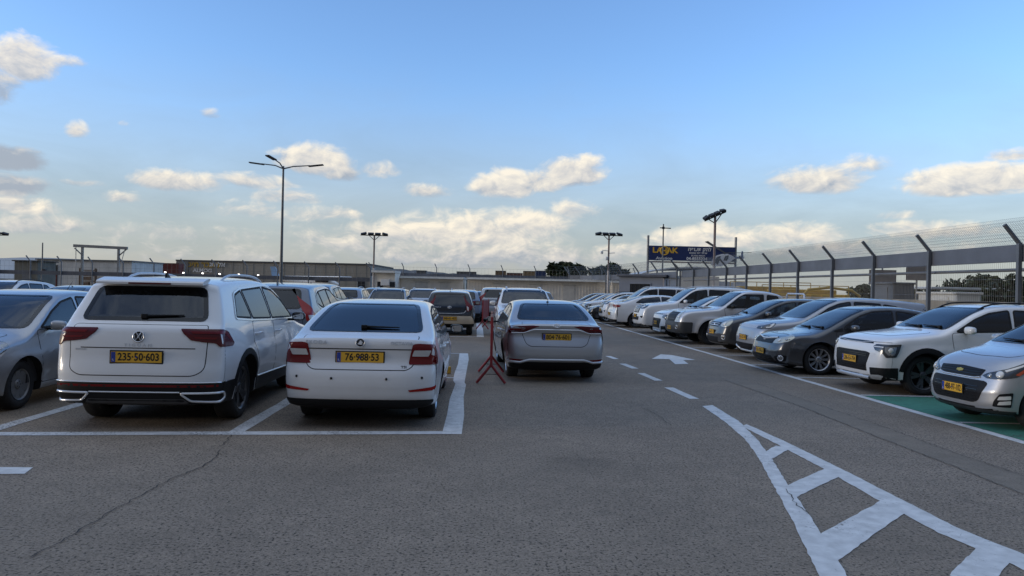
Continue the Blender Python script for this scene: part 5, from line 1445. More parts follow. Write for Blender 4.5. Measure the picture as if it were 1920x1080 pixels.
G_PATCH = asphalt('asphalt_patch', (.205, .168, .128), 1.3, .35)
G_WHITE = road_paint('road_paint_white', (.60, .60, .59), (.13, .12, .11), .12)
G_WORN = road_paint('road_paint_worn', (.56, .56, .56), (.12, .115, .11), .6)
G_GREEN = road_paint('road_paint_green', (.045, .20, .135), (.05, .06, .05), .45)
def structure(o): o['kind'] = 'structure'; return o
def sheet(name, polys, z, m):
    v = []; f = []
    for p in polys:
        n = len(v); v += [(q[0], q[1], z) for q in p]; f.append(tuple(range(n, n + len(p))))
    me = mesh_from(name, v, f)
    bm = bmesh.new(); bm.from_mesh(me)
    for fc in bm.faces:
        fc.normal_update()
        if fc.normal.z < 0: fc.normal_flip()
    bmesh.ops.triangulate(bm, faces=[fc for fc in bm.faces if len(fc.verts) > 4])
    bm.to_mesh(me); bm.free()
    return structure(link(name, me, None, m))
structure(link('ground', mesh_from('ground', [(-3000, -200, -.02), (3000, -200, -.02), (3000, 4000, -.02), (-3000, 4000, -.02)], [(0, 1, 2, 3)]), None, mat('dry_ground', (.13, .115, .09), .95, var=.3, vscale=.05)))
sheet('car_park_surface', [[(-70, -25), (13.2, -25), (13.2, 84), (-70, 84)]], 0, G_ASPH)
def union_sheet(name, polys, z, m):
    """painted shapes that run into one another, laid as one flat sheet"""
    pts = []; fs = []
    for p in polys:
        n = len(pts); pts += [Vector((q[0], q[1])) for q in p]; fs.append(list(range(n, n + len(p))))
    r = delaunay_2d_cdt(pts, [], fs, 1, 1e-5)
    tri = []
    for t in r[2]:
        a, b, c = [r[0][i] for i in t]
        q = (a + b + c) / 3
        if not any(inside(q, p) for p in polys): continue
        tri.append(tuple(t) if (b - a).cross(c - a) > 0 else tuple(t)[::-1])
    return structure(link(name, mesh_from(name, [(p.x, p.y, z) for p in r[0]], tri), None, m))
def rag(p, j=.0055):
    """brush-worn edge"""
    rn = random.Random(int(p[0][0] * 997)); out = []
    for i in range(len(p)):
        a, b = Vector(p[i][:2]), Vector(p[(i + 1) % len(p)][:2]); n = max(1, int((b - a).length / .07)); d = (b - a)
        nn = Vector((-d.y, d.x)).normalized() if d.length > 1e-6 else Vector((0, 0))
        out += [a.lerp(b, k / n) + nn * rn.uniform(-j, j) for k in range(n)]
    return out
def line(a, b, w):
    a, b = Vector(a), Vector(b); t = (b - a).normalized(); n = Vector((-t.y, t.x)) * w / 2
    k = max(1, int((b - a).length / .6)); rnd = random.Random(int(a.x * 100 + b.y * 37))
    L_, R_ = [], []
    for i in range(k + 1):
        p = a.lerp(b, i / k); j = 1 + rnd.uniform(-.10, .10)
        L_.append(p + n * j); R_.append(p - n * (1 + rnd.uniform(-.10, .10)))
    return L_ + R_[::-1]
def fy(x): return 8.46 + .075 * (x + .12)          # the front line runs a little askew
bay = []
bay.append(line((-13, fy(-13)), (-.31, fy(-.31)), .18))
for x in (-2.58, -5.15, -7.72, -10.3): bay.append(line((x, fy(x) + .07), (x + .03, 18.4), .17))
bay.append(line((-12.9, 13.55), (-.34, 13.55), .10)); bay.append(line((-12.9, 18.45), (-.35, 18.5), .10))
bay.append(line((-12.8, 24.75), (.09, 24.8), .16))
for x in (-2.2, -4.8, -7.4, -10.0, -12.6): bay.append(line((x, 24.85), (x, 35), .12))
bay.append(line((-12.8, 29.9), (-.1, 29.9), .10)); bay.append(line((-12.8, 35.1), (.34, 35.1), .10))
bay.append(line((-12.8, 41.5), (.34, 41.5), .10)); bay.append(line((.1, 41.6), (.1, 51), .3))
union_sheet('parking_bay_lines', bay, .004, G_WORN)
wide = [(-.33, 8.36), (-.11, 8.37), (-.10, 9.6), (-.13, 11.2), (-.11, 12.6), (-.14, 12.9), (-.12, 15), (-.10, 17), (-.13, 18.55), (-.34, 18.55), (-.32, 16), (-.35, 14.2), (-.34, 13.1), (-.29, 12.7), (-.33, 11.0), (-.32, 9.6)]
sheet('wide_bay_line', [wide, [(.10, 24.75), (.34, 24.75), (.36, 30), (.33, 35), (.10, 35), (.12, 30)]], .0045, G_WHITE)
sheet('lane_edge_line', [line((6.34, 4.5), (6.34, 64), .14)], .004, G_WHITE)
rb = []
for k in range(18):
    y = 12.05 + 2.45 * k
    rb.append(line((6.42, y), (11.6, y - .25), .10))
sheet('right_bay_lines', rb, .006, G_WORN)
sheet('green_bay_paint', [[(6.43, 3.5), (12.2, 3.0), (12.2, 11.7), (6.43, 11.98)]], .003, G_GREEN)
sheet('green_bay_line', [line((6.42, 9.55), (11.6, 9.3), .10)], .006, G_WORN)
dash = []
for y0, y1 in ((11.35, 12.65), (13.6, 14.8), (15.65, 16.65), (17.75, 18.5), (20.0, 20.9), (22.3, 23.2), (24.6, 25.5)): dash.append(line((3.42, y0), (3.36, y1), .15))
dash.append([gr(-60, 876), gr(62, 877), gr(46, 889), gr(-60, 890)])
sheet('lane_dashes', dash, .004, G_WHITE)
sheet('direction_arrow', [[gr(*p) for p in ((1222, 673), (1239, 664.5), (1260, 666), (1304, 675), (1281, 675.5), (1291, 682.5), (1266, 683), (1255, 673.5))]], .004, G_WHITE)
def strip_px(pts_l, pts_r): return [gr(*p) for p in pts_l] + [gr(*p) for p in pts_r[::-1]]
gore = [
    strip_px([(1317, 762), (1360, 792), (1395, 822), (1420, 855), (1450, 910), (1490, 985), (1535, 1080), (1560, 1150)], [(1336, 760), (1385, 790), (1420, 825), (1445, 858), (1478, 910), (1530, 985), (1588, 1080), (1625, 1150)]),
    strip_px([(1392, 800), (1460, 835), (1545, 880), (1640, 935), (1760, 1000), (1900, 1060), (2000, 1110)], [(1400, 796), (1474, 829), (1570, 876), (1672, 928), (1800, 993), (1925, 1042), (2040, 1090)]),
    strip_px([(1428, 851), (1455, 836)], [(1447, 861), (1482, 841)]),
    strip_px([(1468, 914), (1552, 877)], [(1482, 938), (1590, 886)]),
    strip_px([(1520, 1012), (1655, 938)], [(1562, 1058), (1708, 954)]),
    strip_px([(1780, 1080), (1845, 1012)], [(1850, 1110), (1905, 1040)])]
union_sheet('hatched_marking', [rag(p) for p in gore], .0045, G_WHITE)
sheet('trench_patch', [[gr(*p) for p in ((1356, 712), (1500, 762), (1640, 818), (1780, 872), (1960, 944), (1960, 906), (1790, 850), (1640, 795), (1520, 755), (1418, 719))]], .0025, G_PATCH)
M_CRACK = mat('crack_fill', (.04, .037, .034), .95)
def crack(pts, w=.014):
    P = [gr(*p) for p in pts]; D = []; rnd = random.Random(len(pts) * 7 + int(pts[0][0]))
    for a, b in zip(P, P[1:]):
        n = max(1, int((b - a).length / .06)); t = (b - a).normalized(); nn = Vector((-t.y, t.x))
        D += [a.lerp(b, j / n) + nn * rnd.uniform(-.018, .018) for j in range(n)]
    L_, R_ = [], []
    for i in range(1, len(D) - 1):
        t = (D[i + 1] - D[i - 1]).normalized(); n = Vector((-t.y, t.x)); ww = w * rnd.uniform(.25, .6)
        L_.append(D[i] + n * ww); R_.append(D[i] - n * ww)
    return [(L_[i], L_[i + 1], R_[i + 1], R_[i]) for i in range(len(L_) - 1)]
cr = []
for p in ([(412, 842), (402, 862), (372, 880), (310, 904), (215, 958), (110, 1018), (30, 1062)], [(437, 815), (412, 842)], [(1205, 765), (1235, 780), (1262, 802)], [(1356, 712), (1500, 762), (1640, 818), (1780, 872), (1960, 944)],
          [(1418, 719), (1520, 755), (1640, 795), (1790, 850), (1960, 906)], [(1475, 915), (1490, 945), (1510, 958), (1524, 975)], [(1565, 1005), (1600, 1020)]): cr += crack(p, .011 if p[0][0] < 1000 else .008)
sheet('asphalt_cracks', cr, .0092, M_CRACK)
# ------------------------------------------------------------------ sky and light
EXPO = .84
w = bpy.data.worlds.new('World'); SC.world = w; w.use_nodes = True
nt = w.node_tree; N = nt.nodes; L = nt.links; bg = N['Background']
SUN_EL = R(9); SUN_AZ = R(-98)          # compass angle, from +Y towards +X
sk = N.new('ShaderNodeTexSky'); sk.sky_type = 'NISHITA'; sk.sun_disc = False; sk.sun_elevation = SUN_EL; sk.sun_rotation = SUN_AZ
sk.air_density = 1.0; sk.dust_density = .6; sk.ozone_density = 2.2
def math_(op, a, b=None, c=None, clamp=False):
    n = N.new('ShaderNodeMath'); n.operation = op; n.use_clamp = clamp
    for i, q in enumerate((a, b, c)):
        if q is None: continue
        if isinstance(q, (int, float)): n.inputs[i].default_value = q
        else: L.new(q, n.inputs[i])
    return n.outputs[0]
tc = N.new('ShaderNodeTexCoord'); sx = N.new('ShaderNodeSeparateXYZ'); L.new(tc.outputs['Generated'], sx.inputs[0])
az = math_('ARCTAN2', sx.outputs[0], sx.outputs[1]); el = math_('ARCSINE', sx.outputs[2])
def dirof(px, py):
    d = (at(px, py, 100.) - Vector((0, 0, CH))).normalized(); return math.atan2(d.x, d.y), math.asin(d.z)
def skynoise(s, sy, det, off=0., ou=0., ov=0.):
    cb = N.new('ShaderNodeCombineXYZ')
    L.new(math_('MULTIPLY_ADD', az, s, ou), cb.inputs[0]); L.new(math_('MULTIPLY_ADD', el, s * sy, ov), cb.inputs[1]); cb.inputs[2].default_value = off
    n = N.new('ShaderNodeTexNoise'); n.inputs['Scale'].default_value = 1; n.inputs['Detail'].default_value = det; n.inputs['Roughness'].default_value = .60; n.inputs['Distortion'].default_value = .55
    L.new(cb.outputs[0], n.inputs['Vector']); return n.outputs['Fac']
n1 = math_('MULTIPLY_ADD', skynoise(30, 1.6, 9, 3.1), .62, math_('MULTIPLY', skynoise(10, 1.9, 5, 7.7), .38)); n1b = math_('MULTIPLY_ADD', skynoise(30, 1.6, 9, 3.1, -.22, .30), .62, math_('MULTIPLY', skynoise(10, 1.9, 5, 7.7, -.08, .12), .38))
# single clouds: centre and half size in the photograph, density
CL = [(45, 115, 75, 50, 1.1, 0), (100, 112, 70, 16, .7, 0), (-25, 165, 70, 45, 1., -.35), (143, 245, 26, 22, .85, 0), (395, 216, 22, 14, .65, -.1), (232, 232, 16, 9, .5, 0), (15, 300, 75, 30, 1.1, -.75), (15, 350, 95, 26, .95, -.5), (40, 390, 90, 26, .8, .05), (330, 342, 90, 26, 1.0, 0), (160, 344, 48, 10, .6, -.2), (230, 372, 48, 16, .8, 0),
      (590, 305, 80, 34, 1.15, .05), (640, 325, 50, 22, .85, -.15), (480, 342, 90, 20, .7, 0), (710, 320, 44, 22, .85, .05), (800, 358, 60, 18, .8, -.05), (945, 350, 68, 34, 1.25, .1), (1010, 345, 46, 26, 1.0, .05), (1070, 328, 70, 32, 1.2, 0), (1105, 308, 30, 22, .9, .2), (640, 402, 50, 16, .7, 0),
      (1530, 342, 105, 32, .95, 0), (1610, 310, 70, 24, .65, 0), (1830, 342, 165, 36, 1.25, .1), (1905, 292, 65, 16, .75, 0), (1680, 405, 50, 12, .5, 0), (860, 440, 210, 46, 1.0, .1), (980, 420, 100, 32, .9, .1), (1075, 395, 60, 24, .7, .05), (700, 455, 180, 40, .75, -.05), (520, 400, 150, 24, .6, 0), (540, 372, 70, 18, .7, -.1),
      (1330, 452, 130, 32, .95, .15), (1490, 445, 130, 28, .8, .05), (1740, 434, 150, 24, .85, .05), (60, 420, 170, 26, .7, -.1), (1200, 472, 120, 24, .7, -.05), (300, 438, 240, 24, .5, -.2), (900, 485, 360, 34, .75, -.2), (1600, 470, 320, 30, .65, -.1), (420, 480, 300, 30, .5, -.2)]
dens = None; up = None; wsum = None
for (px, py, rx, ry, k, sh) in CL:
    a, e = dirof(px, py); a2, _ = dirof(px + rx, py); _, e2 = dirof(px, py - ry)
    ax, ey = abs(a2 - a) * 1.25, abs(e2 - e) * 1.35
    u = math_('MULTIPLY', math_('SUBTRACT', az, a), 1 / ax); v = math_('MULTIPLY', math_('SUBTRACT', el, e), 1 / ey)
    # flat foot: the lower half falls off faster
    v2 = math_('MULTIPLY', math_('MAXIMUM', math_('MULTIPLY', v, -1.55), v), 1.)
    m = math_('MULTIPLY', math_('SUBTRACT', 1, math_('ADD', math_('MULTIPLY', u, u), math_('MULTIPLY', v2, v2)), clamp=True), k)
    dens = m if dens is None else math_('MAXIMUM', dens, m)
    wv = math_('MULTIPLY', m, math_('ADD', v, sh / .55)); up = wv if up is None else math_('ADD', up, wv); wsum = m if wsum is None else math_('ADD', wsum, m)
hgt = math_('DIVIDE', up, math_('MAXIMUM', wsum, .02))
d0 = math_('ADD', math_('MULTIPLY', math_('SUBTRACT', n1, .5), 2.1), math_('SUBTRACT', dens, .36))
alpha = N.new('ShaderNodeMapRange'); alpha.interpolation_type = 'SMOOTHSTEP'; L.new(d0, alpha.inputs[0])
for i, q in enumerate((-.13, .54, 0, .88)): alpha.inputs[i + 1].default_value = q
gate = math_('MULTIPLY', dens, 6, clamp=True)
acl = math_('MULTIPLY', alpha.outputs[0], gate)
lit = math_('ADD', math_('MULTIPLY', math_('SUBTRACT', n1, n1b), 2.0), math_('MULTIPLY_ADD', hgt, .55, .48), clamp=True)
CW = 1.0
ramp = N.new('ShaderNodeValToRGB'); L.new(lit, ramp.inputs[0])
ramp.color_ramp.elements[0].position = .08; ramp.color_ramp.elements[0].color = (.215, .24, .28, 1)
ramp.color_ramp.elements[1].position = .92; ramp.color_ramp.elements[1].color = (.60, .54, .44, 1)
e_ = ramp.color_ramp.elements.new(.5); e_.color = (.41, .39, .365, 1)
# thin veil towards the horizon
n2 = skynoise(5, 3.0, 6, 9.7)
veil = N.new('ShaderNodeMapRange'); veil.interpolation_type = 'SMOOTHSTEP'; L.new(math_('ADD', el, math_('MULTIPLY', math_('SUBTRACT', n2, .5), .10)), veil.inputs[0])
for i, q in enumerate((.30, .01, 0, .86)): veil.inputs[i + 1].default_value = q
SKYK = N.new('ShaderNodeMix'); SKYK.data_type = 'RGBA'; SKYK.blend_type = 'MULTIPLY'; SKYK.inputs[0].default_value = 1; SKYK.inputs[7].default_value = (.136, .155, .198, 1)
L.new(sk.outputs[0], SKYK.inputs[6])
vc = N.new('ShaderNodeMix'); vc.data_type = 'RGBA'; vc.inputs[6].default_value = (.205, .228, .245, 1); vc.inputs[7].default_value = (.275, .265, .258, 1)
L.new(math_('MULTIPLY_ADD', n2, 2.2, -.6, clamp=True), vc.inputs[0])
m1 = N.new('ShaderNodeMix'); m1.data_type = 'RGBA'; L.new(veil.outputs[0], m1.inputs[0]); L.new(SKYK.outputs[2], m1.inputs[6]); L.new(vc.outputs[2], m1.inputs[7])
m2 = N.new('ShaderNodeMix'); m2.data_type = 'RGBA'; L.new(acl, m2.inputs[0]); L.new(m1.outputs[2], m2.inputs[6]); L.new(ramp.outputs[0], m2.inputs[7])
SKG = N.new('ShaderNodeMix'); SKG.data_type = 'RGBA'; SKG.blend_type = 'MULTIPLY'; SKG.inputs[0].default_value = 1; SKG.inputs[7].default_value = (10, 10, 10, 1)
# unseen dark cloud bank added behind the camera to dim surfaces facing it
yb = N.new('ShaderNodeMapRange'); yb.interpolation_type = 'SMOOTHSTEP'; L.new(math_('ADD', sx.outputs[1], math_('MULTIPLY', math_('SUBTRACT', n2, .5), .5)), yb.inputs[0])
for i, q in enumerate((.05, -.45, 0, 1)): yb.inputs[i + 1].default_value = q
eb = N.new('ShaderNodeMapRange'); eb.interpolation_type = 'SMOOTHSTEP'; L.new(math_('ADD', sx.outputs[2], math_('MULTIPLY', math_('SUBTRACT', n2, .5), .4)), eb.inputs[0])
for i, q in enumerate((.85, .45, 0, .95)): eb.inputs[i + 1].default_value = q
zb = N.new('ShaderNodeMapRange'); zb.interpolation_type = 'SMOOTHSTEP'; L.new(math_('ADD', sx.outputs[2], math_('MULTIPLY', math_('SUBTRACT', n2, .5), .5)), zb.inputs[0])  # paler zenith, added out of view to brighten ground and bonnets
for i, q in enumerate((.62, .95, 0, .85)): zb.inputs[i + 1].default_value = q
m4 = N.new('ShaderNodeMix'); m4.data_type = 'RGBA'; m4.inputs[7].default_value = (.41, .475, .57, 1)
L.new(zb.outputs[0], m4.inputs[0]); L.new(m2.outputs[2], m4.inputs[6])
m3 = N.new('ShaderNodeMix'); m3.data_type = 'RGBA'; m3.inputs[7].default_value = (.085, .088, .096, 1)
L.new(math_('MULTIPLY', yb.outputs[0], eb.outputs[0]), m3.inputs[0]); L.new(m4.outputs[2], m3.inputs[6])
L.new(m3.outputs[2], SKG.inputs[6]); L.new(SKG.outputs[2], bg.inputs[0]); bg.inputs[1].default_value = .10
sl = bpy.data.lights.new('sun', 'SUN'); sl.energy = .5; sl.angle = R(16); sl.color = (1, .86, .70)
so = bpy.data.objects.new('sun', sl); COL.objects.link(so)
sd = Vector((math.sin(SUN_AZ) * math.cos(SUN_EL), math.cos(SUN_AZ) * math.cos(SUN_EL), math.sin(SUN_EL)))
so.rotation_euler = sd.to_track_quat('Z', 'Y').to_euler(); so.location = (-20, -40, 30)
SC.view_settings.view_transform = 'Standard'; SC.view_settings.look = 'None'; SC.view_settings.exposure = EXPO; SC.view_settings.gamma = 1
SC.cycles.max_bounces = 8; SC.cycles.transparent_max_bounces = 24; SC.cycles.caustics_reflective = False; SC.cycles.caustics_refractive = False
SC.cycles.use_denoising = True
# ------------------------------------------------------------------ cars in their places
def place(c, x, y, rz, s=1.):
    c.root.location = (x, y, 0); c.root.rotation_euler = (0, 0, R(rz)); c.root.scale = (s, s, s); return c
def rear_at(c, x, yrear, rz=90, s=1.):
    """car heading away: its tail stands at yrear"""
    a = R(rz); L2 = c.L / 2 * s
    return place(c, x + math.cos(a) * L2, yrear + math.sin(a) * L2, rz, s)
def nose_at(c, xn, y, rz=180, s=1.):
    a = R(rz); L2 = c.L / 2 * s
    return place(c, xn - math.cos(a) * L2, y - math.sin(a) * L2, rz, s)
suv = rear_at(white_suv(), -3.67, 8.30, 90.4, 1.02)
lift = rear_at(white_liftback(), -1.29, 8.52, 89.6)
sal = rear_at(silver_saloon(), 1.47, 13.05, 92)
hat = silver_facing_hatch(); place(hat, -6.42, 10.85, -90)
tall = rear_at(tall_suv(), -3.85, 13.9, 90)
tiny = rear_at(tiny_crossover(), -.84, 25.3, 90)
fsuv = far_suv(); place(fsuv, 1.62, 24.6, -90.5)
spark = nose_at(silver_hatch(), 6.40, 9.65, 181)
niro = nose_at(white_crossover(), 6.68, 12.95, 180.5)
civic = nose_at(grey_saloon(), 6.15, 15.75, 180)
atto = nose_at(silver_electric(), 6.72, 18.35, 180)
comp = nose_at(grey_compact(), 6.74, 20.9, 180)
pick = nose_at(silver_pickup(), 6.32, 23.9, 180)
prado = nose_at(white_offroader(), 6.34, 29.2, 180)
fus = white_saloon_rear(); place(fus, 6.1 + 4.87 / 2, 33.6, 0)
another(niro, (6.45 + 2.21, 26.3, 0), 180, 'white crossover half hidden behind the silver pickup', None, GR, 'parked_crossover')
def A(src, loc, rz, label, pm, group, name):
    r = another(src, loc, rz, label, pm, group, name)
    if src is fsuv: r.scale = (.94, .94, .92)
    return r
# far left row, beyond the fence of cars
A(niro, (-15.6, 25.5, 0), -90, 'white suv at the far left edge behind the silver hatchback', P_WHITE, GF, 'far_suv')
A(sal, (-12.9, 25.6, 0), 88, 'dark blue saloon behind the silver hatchback at far left', P_NAVY, GF, 'far_saloon')
A(lift, (-9.2, 21.3, 0), 90, 'white liftback mostly hidden between silver hatchback and white suv', P_WHITE, GF, 'far_liftback')
A(tall, (-5.55, 27.0, 0), 90, 'navy suv just right of the pillar lamp suv', P_NAVY, GF, 'far_suv')
A(fsuv, (-5.6, 34.3, 0), 90, 'pale blue suv beyond the navy suv', P_LBLUE, GF, 'far_suv')
A(comp, (-5.2, 41.5, 0), 90, 'black hatchback beyond the pale blue suv', P_BLACK, GF, 'far_hatchback')
A(sal, (-4.65, 46.0, 0), 90, 'dark saloon roof behind the white liftback', P_GREY, GF, 'far_saloon')
A(fsuv, (-3.62, 32.0, 0), -90, 'silver suv with roof rails facing the camera behind the white liftback', P_STEEL, GF, 'far_suv')
A(fsuv, (-2.55, 37.8, 0), -90, 'white suv just right of the silver railed suv', P_WHITE, GF, 'far_suv')
A(hat, (-2.35, 42.6, 0), 90, 'maroon hatchback left of the city car', P_MAROON, GF, 'far_hatchback')
A(sal, (-2.0, 52.0, 0), 90, 'blue saloon between the maroon hatchback and the city car', P_NAVY, GF, 'far_saloon')
A(fsuv, (-.55, 36.2, 0), 90, 'pale blue suv straight behind the city car', P_LBLUE, GF, 'far_suv')
A(tall, (1.05, 37.5, 0), 90, 'silver suv with tail to view behind the farther red barrier', P_STEEL, GF, 'far_suv')
A(sal, (.55, 45.0, 0), 90, 'blue saloon behind the silver suv in the middle lane', P_LBLUE, GF, 'far_saloon')
A(comp, (3.55, 42.5, 0), 90, 'dark grey hatchback right of the facing white suv', P_GREY, GF, 'far_hatchback')
A(prado, (6.15 + 2.45, 36.3, 0), 180, 'second white off roader, beyond the white saloon', None, GR, 'large_suv')
A(civic, (6.0 + 2.2, 39.2, 0), 180, 'black saloon low between two white cars in the right row', P_BLACK, GR, 'far_saloon')
A(niro, (6.1 + 2.2, 42.2, 0), 180, 'white crossover toward the far end of the right row', None, GR, 'far_crossover')
A(lift, (6.1 + 2.3, 45.2, 0), 180, 'silver liftback near the far end of the right row', P_SILVER, GR, 'far_liftback')
A(sal, (6.1 + 2.3, 48.2, 0), 180, 'navy saloon near the far end of the right row', P_NAVY, GR, 'far_saloon')
A(sal, (6.1 + 2.3, 51.2, 0), 180, 'grey saloon last in the right row', P_GREY, GR, 'far_saloon')
# ------------------------------------------------------------------ street furniture, fences, buildings, trees
M_GALV = mat('galvanised_steel', (.26, .27, .28), .5, .6, var=.15, vscale=6)
M_POLE = mat('grey_pole', (.14, .145, .15), .45, .3, var=.1, vscale=3)
M_DARKST = mat('dark_steel', (.035, .036, .038), .5, .3)
M_FENCE = mat('fence_grey', (.145, .155, .17), .5, .2, var=.12, vscale=2)
M_BEAM = mat('fence_beam_paint', (.125, .135, .16), .45, .1, var=.15, vscale=1.5)
M_WIRE = mat('fence_wire', (.20, .20, .20), .5, .5)
M_REDP = mat('red_barrier_paint', (.26, .022, .025), .4, bump=.15, bscale=60, var=.25, vscale=8)
M_FADED = mat('faded_red_paint', (.48, .33, .31), .6)
M_CONC = mat('concrete', (.30, .27, .22), .9, bump=.3, bscale=12, var=.25, vscale=1.5)
M_CREAM = mat('cream_panel', (.82, .77, .68), .6, bump=.1, bscale=8, var=.12, vscale=1.2)
M_CREAM2 = mat('cream_fascia', (.62, .60, .55), .6, var=.1)
M_WIN = mat('dark_pane', (.02, .024, .03), .08)
M_BLUEGREYW = mat('blue_grey_wall', (.24, .27, .33), .7, var=.1, vscale=1)
M_PINKW = mat('pale_pink_wall', (.42, .40, .41), .75, var=.1, vscale=1)
M_TAN = mat('tan_cladding', (.36, .33, .28), .8, var=.12, vscale=.12)
M_OLIVE = mat('olive_shed', (.16, .155, .13), .8, var=.2, vscale=1)
M_WHITEW = mat('white_wall', (.62, .62, .60), .8, var=.15, vscale=.6)
M_RUST = mat('rust_red', (.16, .035, .03), .6, var=.3, vscale=1)
M_YEL = mat('yellow_machine', (.50, .30, .03), .5, var=.2, vscale=2)
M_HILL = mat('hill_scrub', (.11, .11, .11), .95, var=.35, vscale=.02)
M_HAZEHILL = mat('haze_pale_ridge', (.40, .41, .41), .95, var=.06, vscale=.01)  # distance haze is put into the ridge's colour
M_NAVYS = mat('sign_navy', (.018, .035, .13), .4)
M_GOLDS = mat('sign_gold', (.85, .50, .05), .4)
M_WHITES = mat('sign_white', (.82, .82, .80), .4)
M_LITUP = mat('lit_lamp', (1, .97, .9), .4, emit=(1, .95, .85), es=3.5)
def pole_lamp():
    b = at(526, 560, 42.5); b.z = 0
    r = empty('street_lamp', b); tag(r, 'tall grey lamp post with two long arms and a short third head', 'street lamp')
    m = MB(); m.lathe([(.22, 0), (.22, .03), (.10, .05), (.095, 1), (.055, 8.25), (.05, 8.3)], 14, axis='z'); m.build('pole', M_POLE, r)
    top = Vector((0, 0, 8.15))
    for (dx, dy, dz) in ((-1.55, .15, .28), (1.85, -.1, .22), (-.35, -1.3, .40)):
        a = MB(); e = top + Vector((dx, dy, dz))
        a.tube([top, top + Vector((dx * .3, dy * .3, dz * .65)), top + Vector((dx * .82, dy * .82, dz * .97))], [.04, .035, .03], 8); arm = a.build('arm', M_POLE, r)
        h = MB(); d = (e - top); d.normalize(); rot = Vector((d.x, d.y, .12)).normalized().to_track_quat('X', 'Z').to_matrix()
        h.box((0, 0, 0), (.85, .26, .07), 0, rot, bev=.025); hd = h.build('lamp_head', M_DARKST, r); hd.location = e
def floodlight(px, py_top, D, label, n=4, w=2.4, stripes=True, cam_box=False, tilt=0.):
    t = at(px, py_top, D); H = t.z
    r = empty('floodlight_mast', (t.x, t.y, 0), R(6)); tag(r, label, 'floodlight', 'floodlight masts round the car park')
    m = MB(); m.tube([(0, 0, 0), (0, 0, H * .52)], .09, 10); m.build('lower_pole', mat('pole_white', (.52, .48, .46), .5), r)
    m = MB(); m.tube([(0, 0, H * .52), (0, 0, H - .05)], .075, 10); m.build('upper_pole', mat('pole_brown', (.20, .15, .14), .5) if stripes else M_POLE, r)
    m = MB(); m.tube([(0, 0, .4), (0, 0, 1.3)], .095, 10); m.build('pole_band', M_REDP, r)
    rt = Matrix.Rotation(tilt, 3, 'Y')
    m = MB(); m.tube([rt @ Vector((-w / 2, 0, -.02)) + Vector((0, 0, H)), rt @ Vector((w / 2, 0, -.02)) + Vector((0, 0, H))], .045, 8)
    m.tube([(0, 0, H - .45), rt @ Vector((-.5, 0, 0)) + Vector((0, 0, H))], .03, 6); m.tube([(0, 0, H - .45), rt @ Vector((.5, 0, 0)) + Vector((0, 0, H))], .03, 6)
    m.build('cross_arm', M_DARKST, r)
    for k in range(n):
        x = -w / 2 + w * (k + .5) / n
        a = R(-14 if k == 0 else (14 if k == n - 1 else 0))
        h = MB(); h.box((0, 0, .10), (w / n * .85, .34, .16), 0, Matrix.Rotation(R(18), 3, 'X'), bev=.02)
        h.box((0, -.14, .03), (w / n * .7, .03, .12), 1, Matrix.Rotation(R(18), 3, 'X'))
        o = h.build('floodlight_head', [M_DARKST, M_WIN], r); o.location = rt @ Vector((x, 0, .02)) + Vector((0, 0, H)); o.rotation_euler = (0, a + tilt, 0)
    if cam_box:
        c = MB(); c.tube([(-.05, 0, H - 1.35), (-.6, -.05, H - 1.3)], .03, 6); c.box((-.62, -.05, H - 1.5), (.20, .26, .26), 0, bev=.04)
        c.tube([(0, 0, H - 1.55), (.55, 0, H - 1.5)], .03, 6); c.box((-.2, -.1, H - 2.0), (.2, .3, .3), 0, bev=.05); c.build('camera_bracket', M_WHITES, r)
    return r
pole_lamp()
floodlight(702, 441, 66, 'floodlight mast with four lamps, standing over the small cabin')
floodlight(1142, 441, 64, 'floodlight mast with cameras, standing in front of the cream prefab wall', cam_box=True)
floodlight(1341, 405, 46, 'tallest floodlight mast, tilted lamp bar, rising beside the blue billboard', tilt=R(-24), w=1.5)
floodlight(-12, 440, 66, 'floodlight mast cut off by the left edge')
def thin_mast(px, pyt, D, label, cross):
    t = at(px, pyt, D); r = empty('antenna_mast', (t.x, t.y, 0)); tag(r, label, 'mast')
    m = MB(); m.tube([(0, 0, 0), (0, 0, t.z)], [.07, .045], 8); m.build('pole', M_POLE, r)
    m = MB()
    if cross: m.tube([(-.25, 0, t.z - .28), (.55, 0, t.z - .3)], .04, 6); m.box((0, 0, t.z - .28), (.16, .14, .16), 0)
    else: m.box((.18, 0, t.z - 2.2), (.3, .18, .2), 0, bev=.03); m.tube([(0, 0, t.z - 2.2), (.3, 0, t.z - 2.1)], .03, 6)
    m.build('head', M_DARKST, r)
thin_mast(1244, 420, 54, 'thin mast with a short cross bar in front of the billboard', True)
thin_mast(80, 455, 60, 'thin camera mast by the left fence', False)
# ---- red barriers
def barrier(x, y0, y1, rz, label, h=1.15):
    L = y1 - y0
    r = empty('barrier', (x, (y0 + y1) / 2, 0), rz); tag(r, label, 'barrier', 'red folding barriers')
    p = MB()
    p.box((0, 0, .78), (.014, L * .96, .72), 0, bev=.004); p.build('board', M_REDP, r)
    for s in (-1, 1):
        q = MB(); q.box((0, s * L / 2, .72), (.045, .045, .86), 0, bev=.006); q.build('post', M_REDP, r)
        c = MB(); c.box((0, s * L / 2, 1.17), (.047, .047, .05), 0, bev=.006); c.build('post_cap', M_FADED, r)
        for t in (-1, 1):
            l = MB(); l.tube([(0, s * L / 2, .33), (t * .245, s * L / 2, .02)], .026, 6); l.build('leg', M_REDP, r)
        w = MB(); w.tube([(-.13, s * L / 2, .17), (.13, s * L / 2, .17)], .006, 5); w.build('stay_wire', M_DARKST, r)
barrier(.33, 12.75, 14.45, R(-1.4), 'nearer red barrier seen edge on, between the two saloon rows')
barrier(.46, 29.3, 30.6, R(-11), 'farther red barrier with its board turned to view, past the city car')
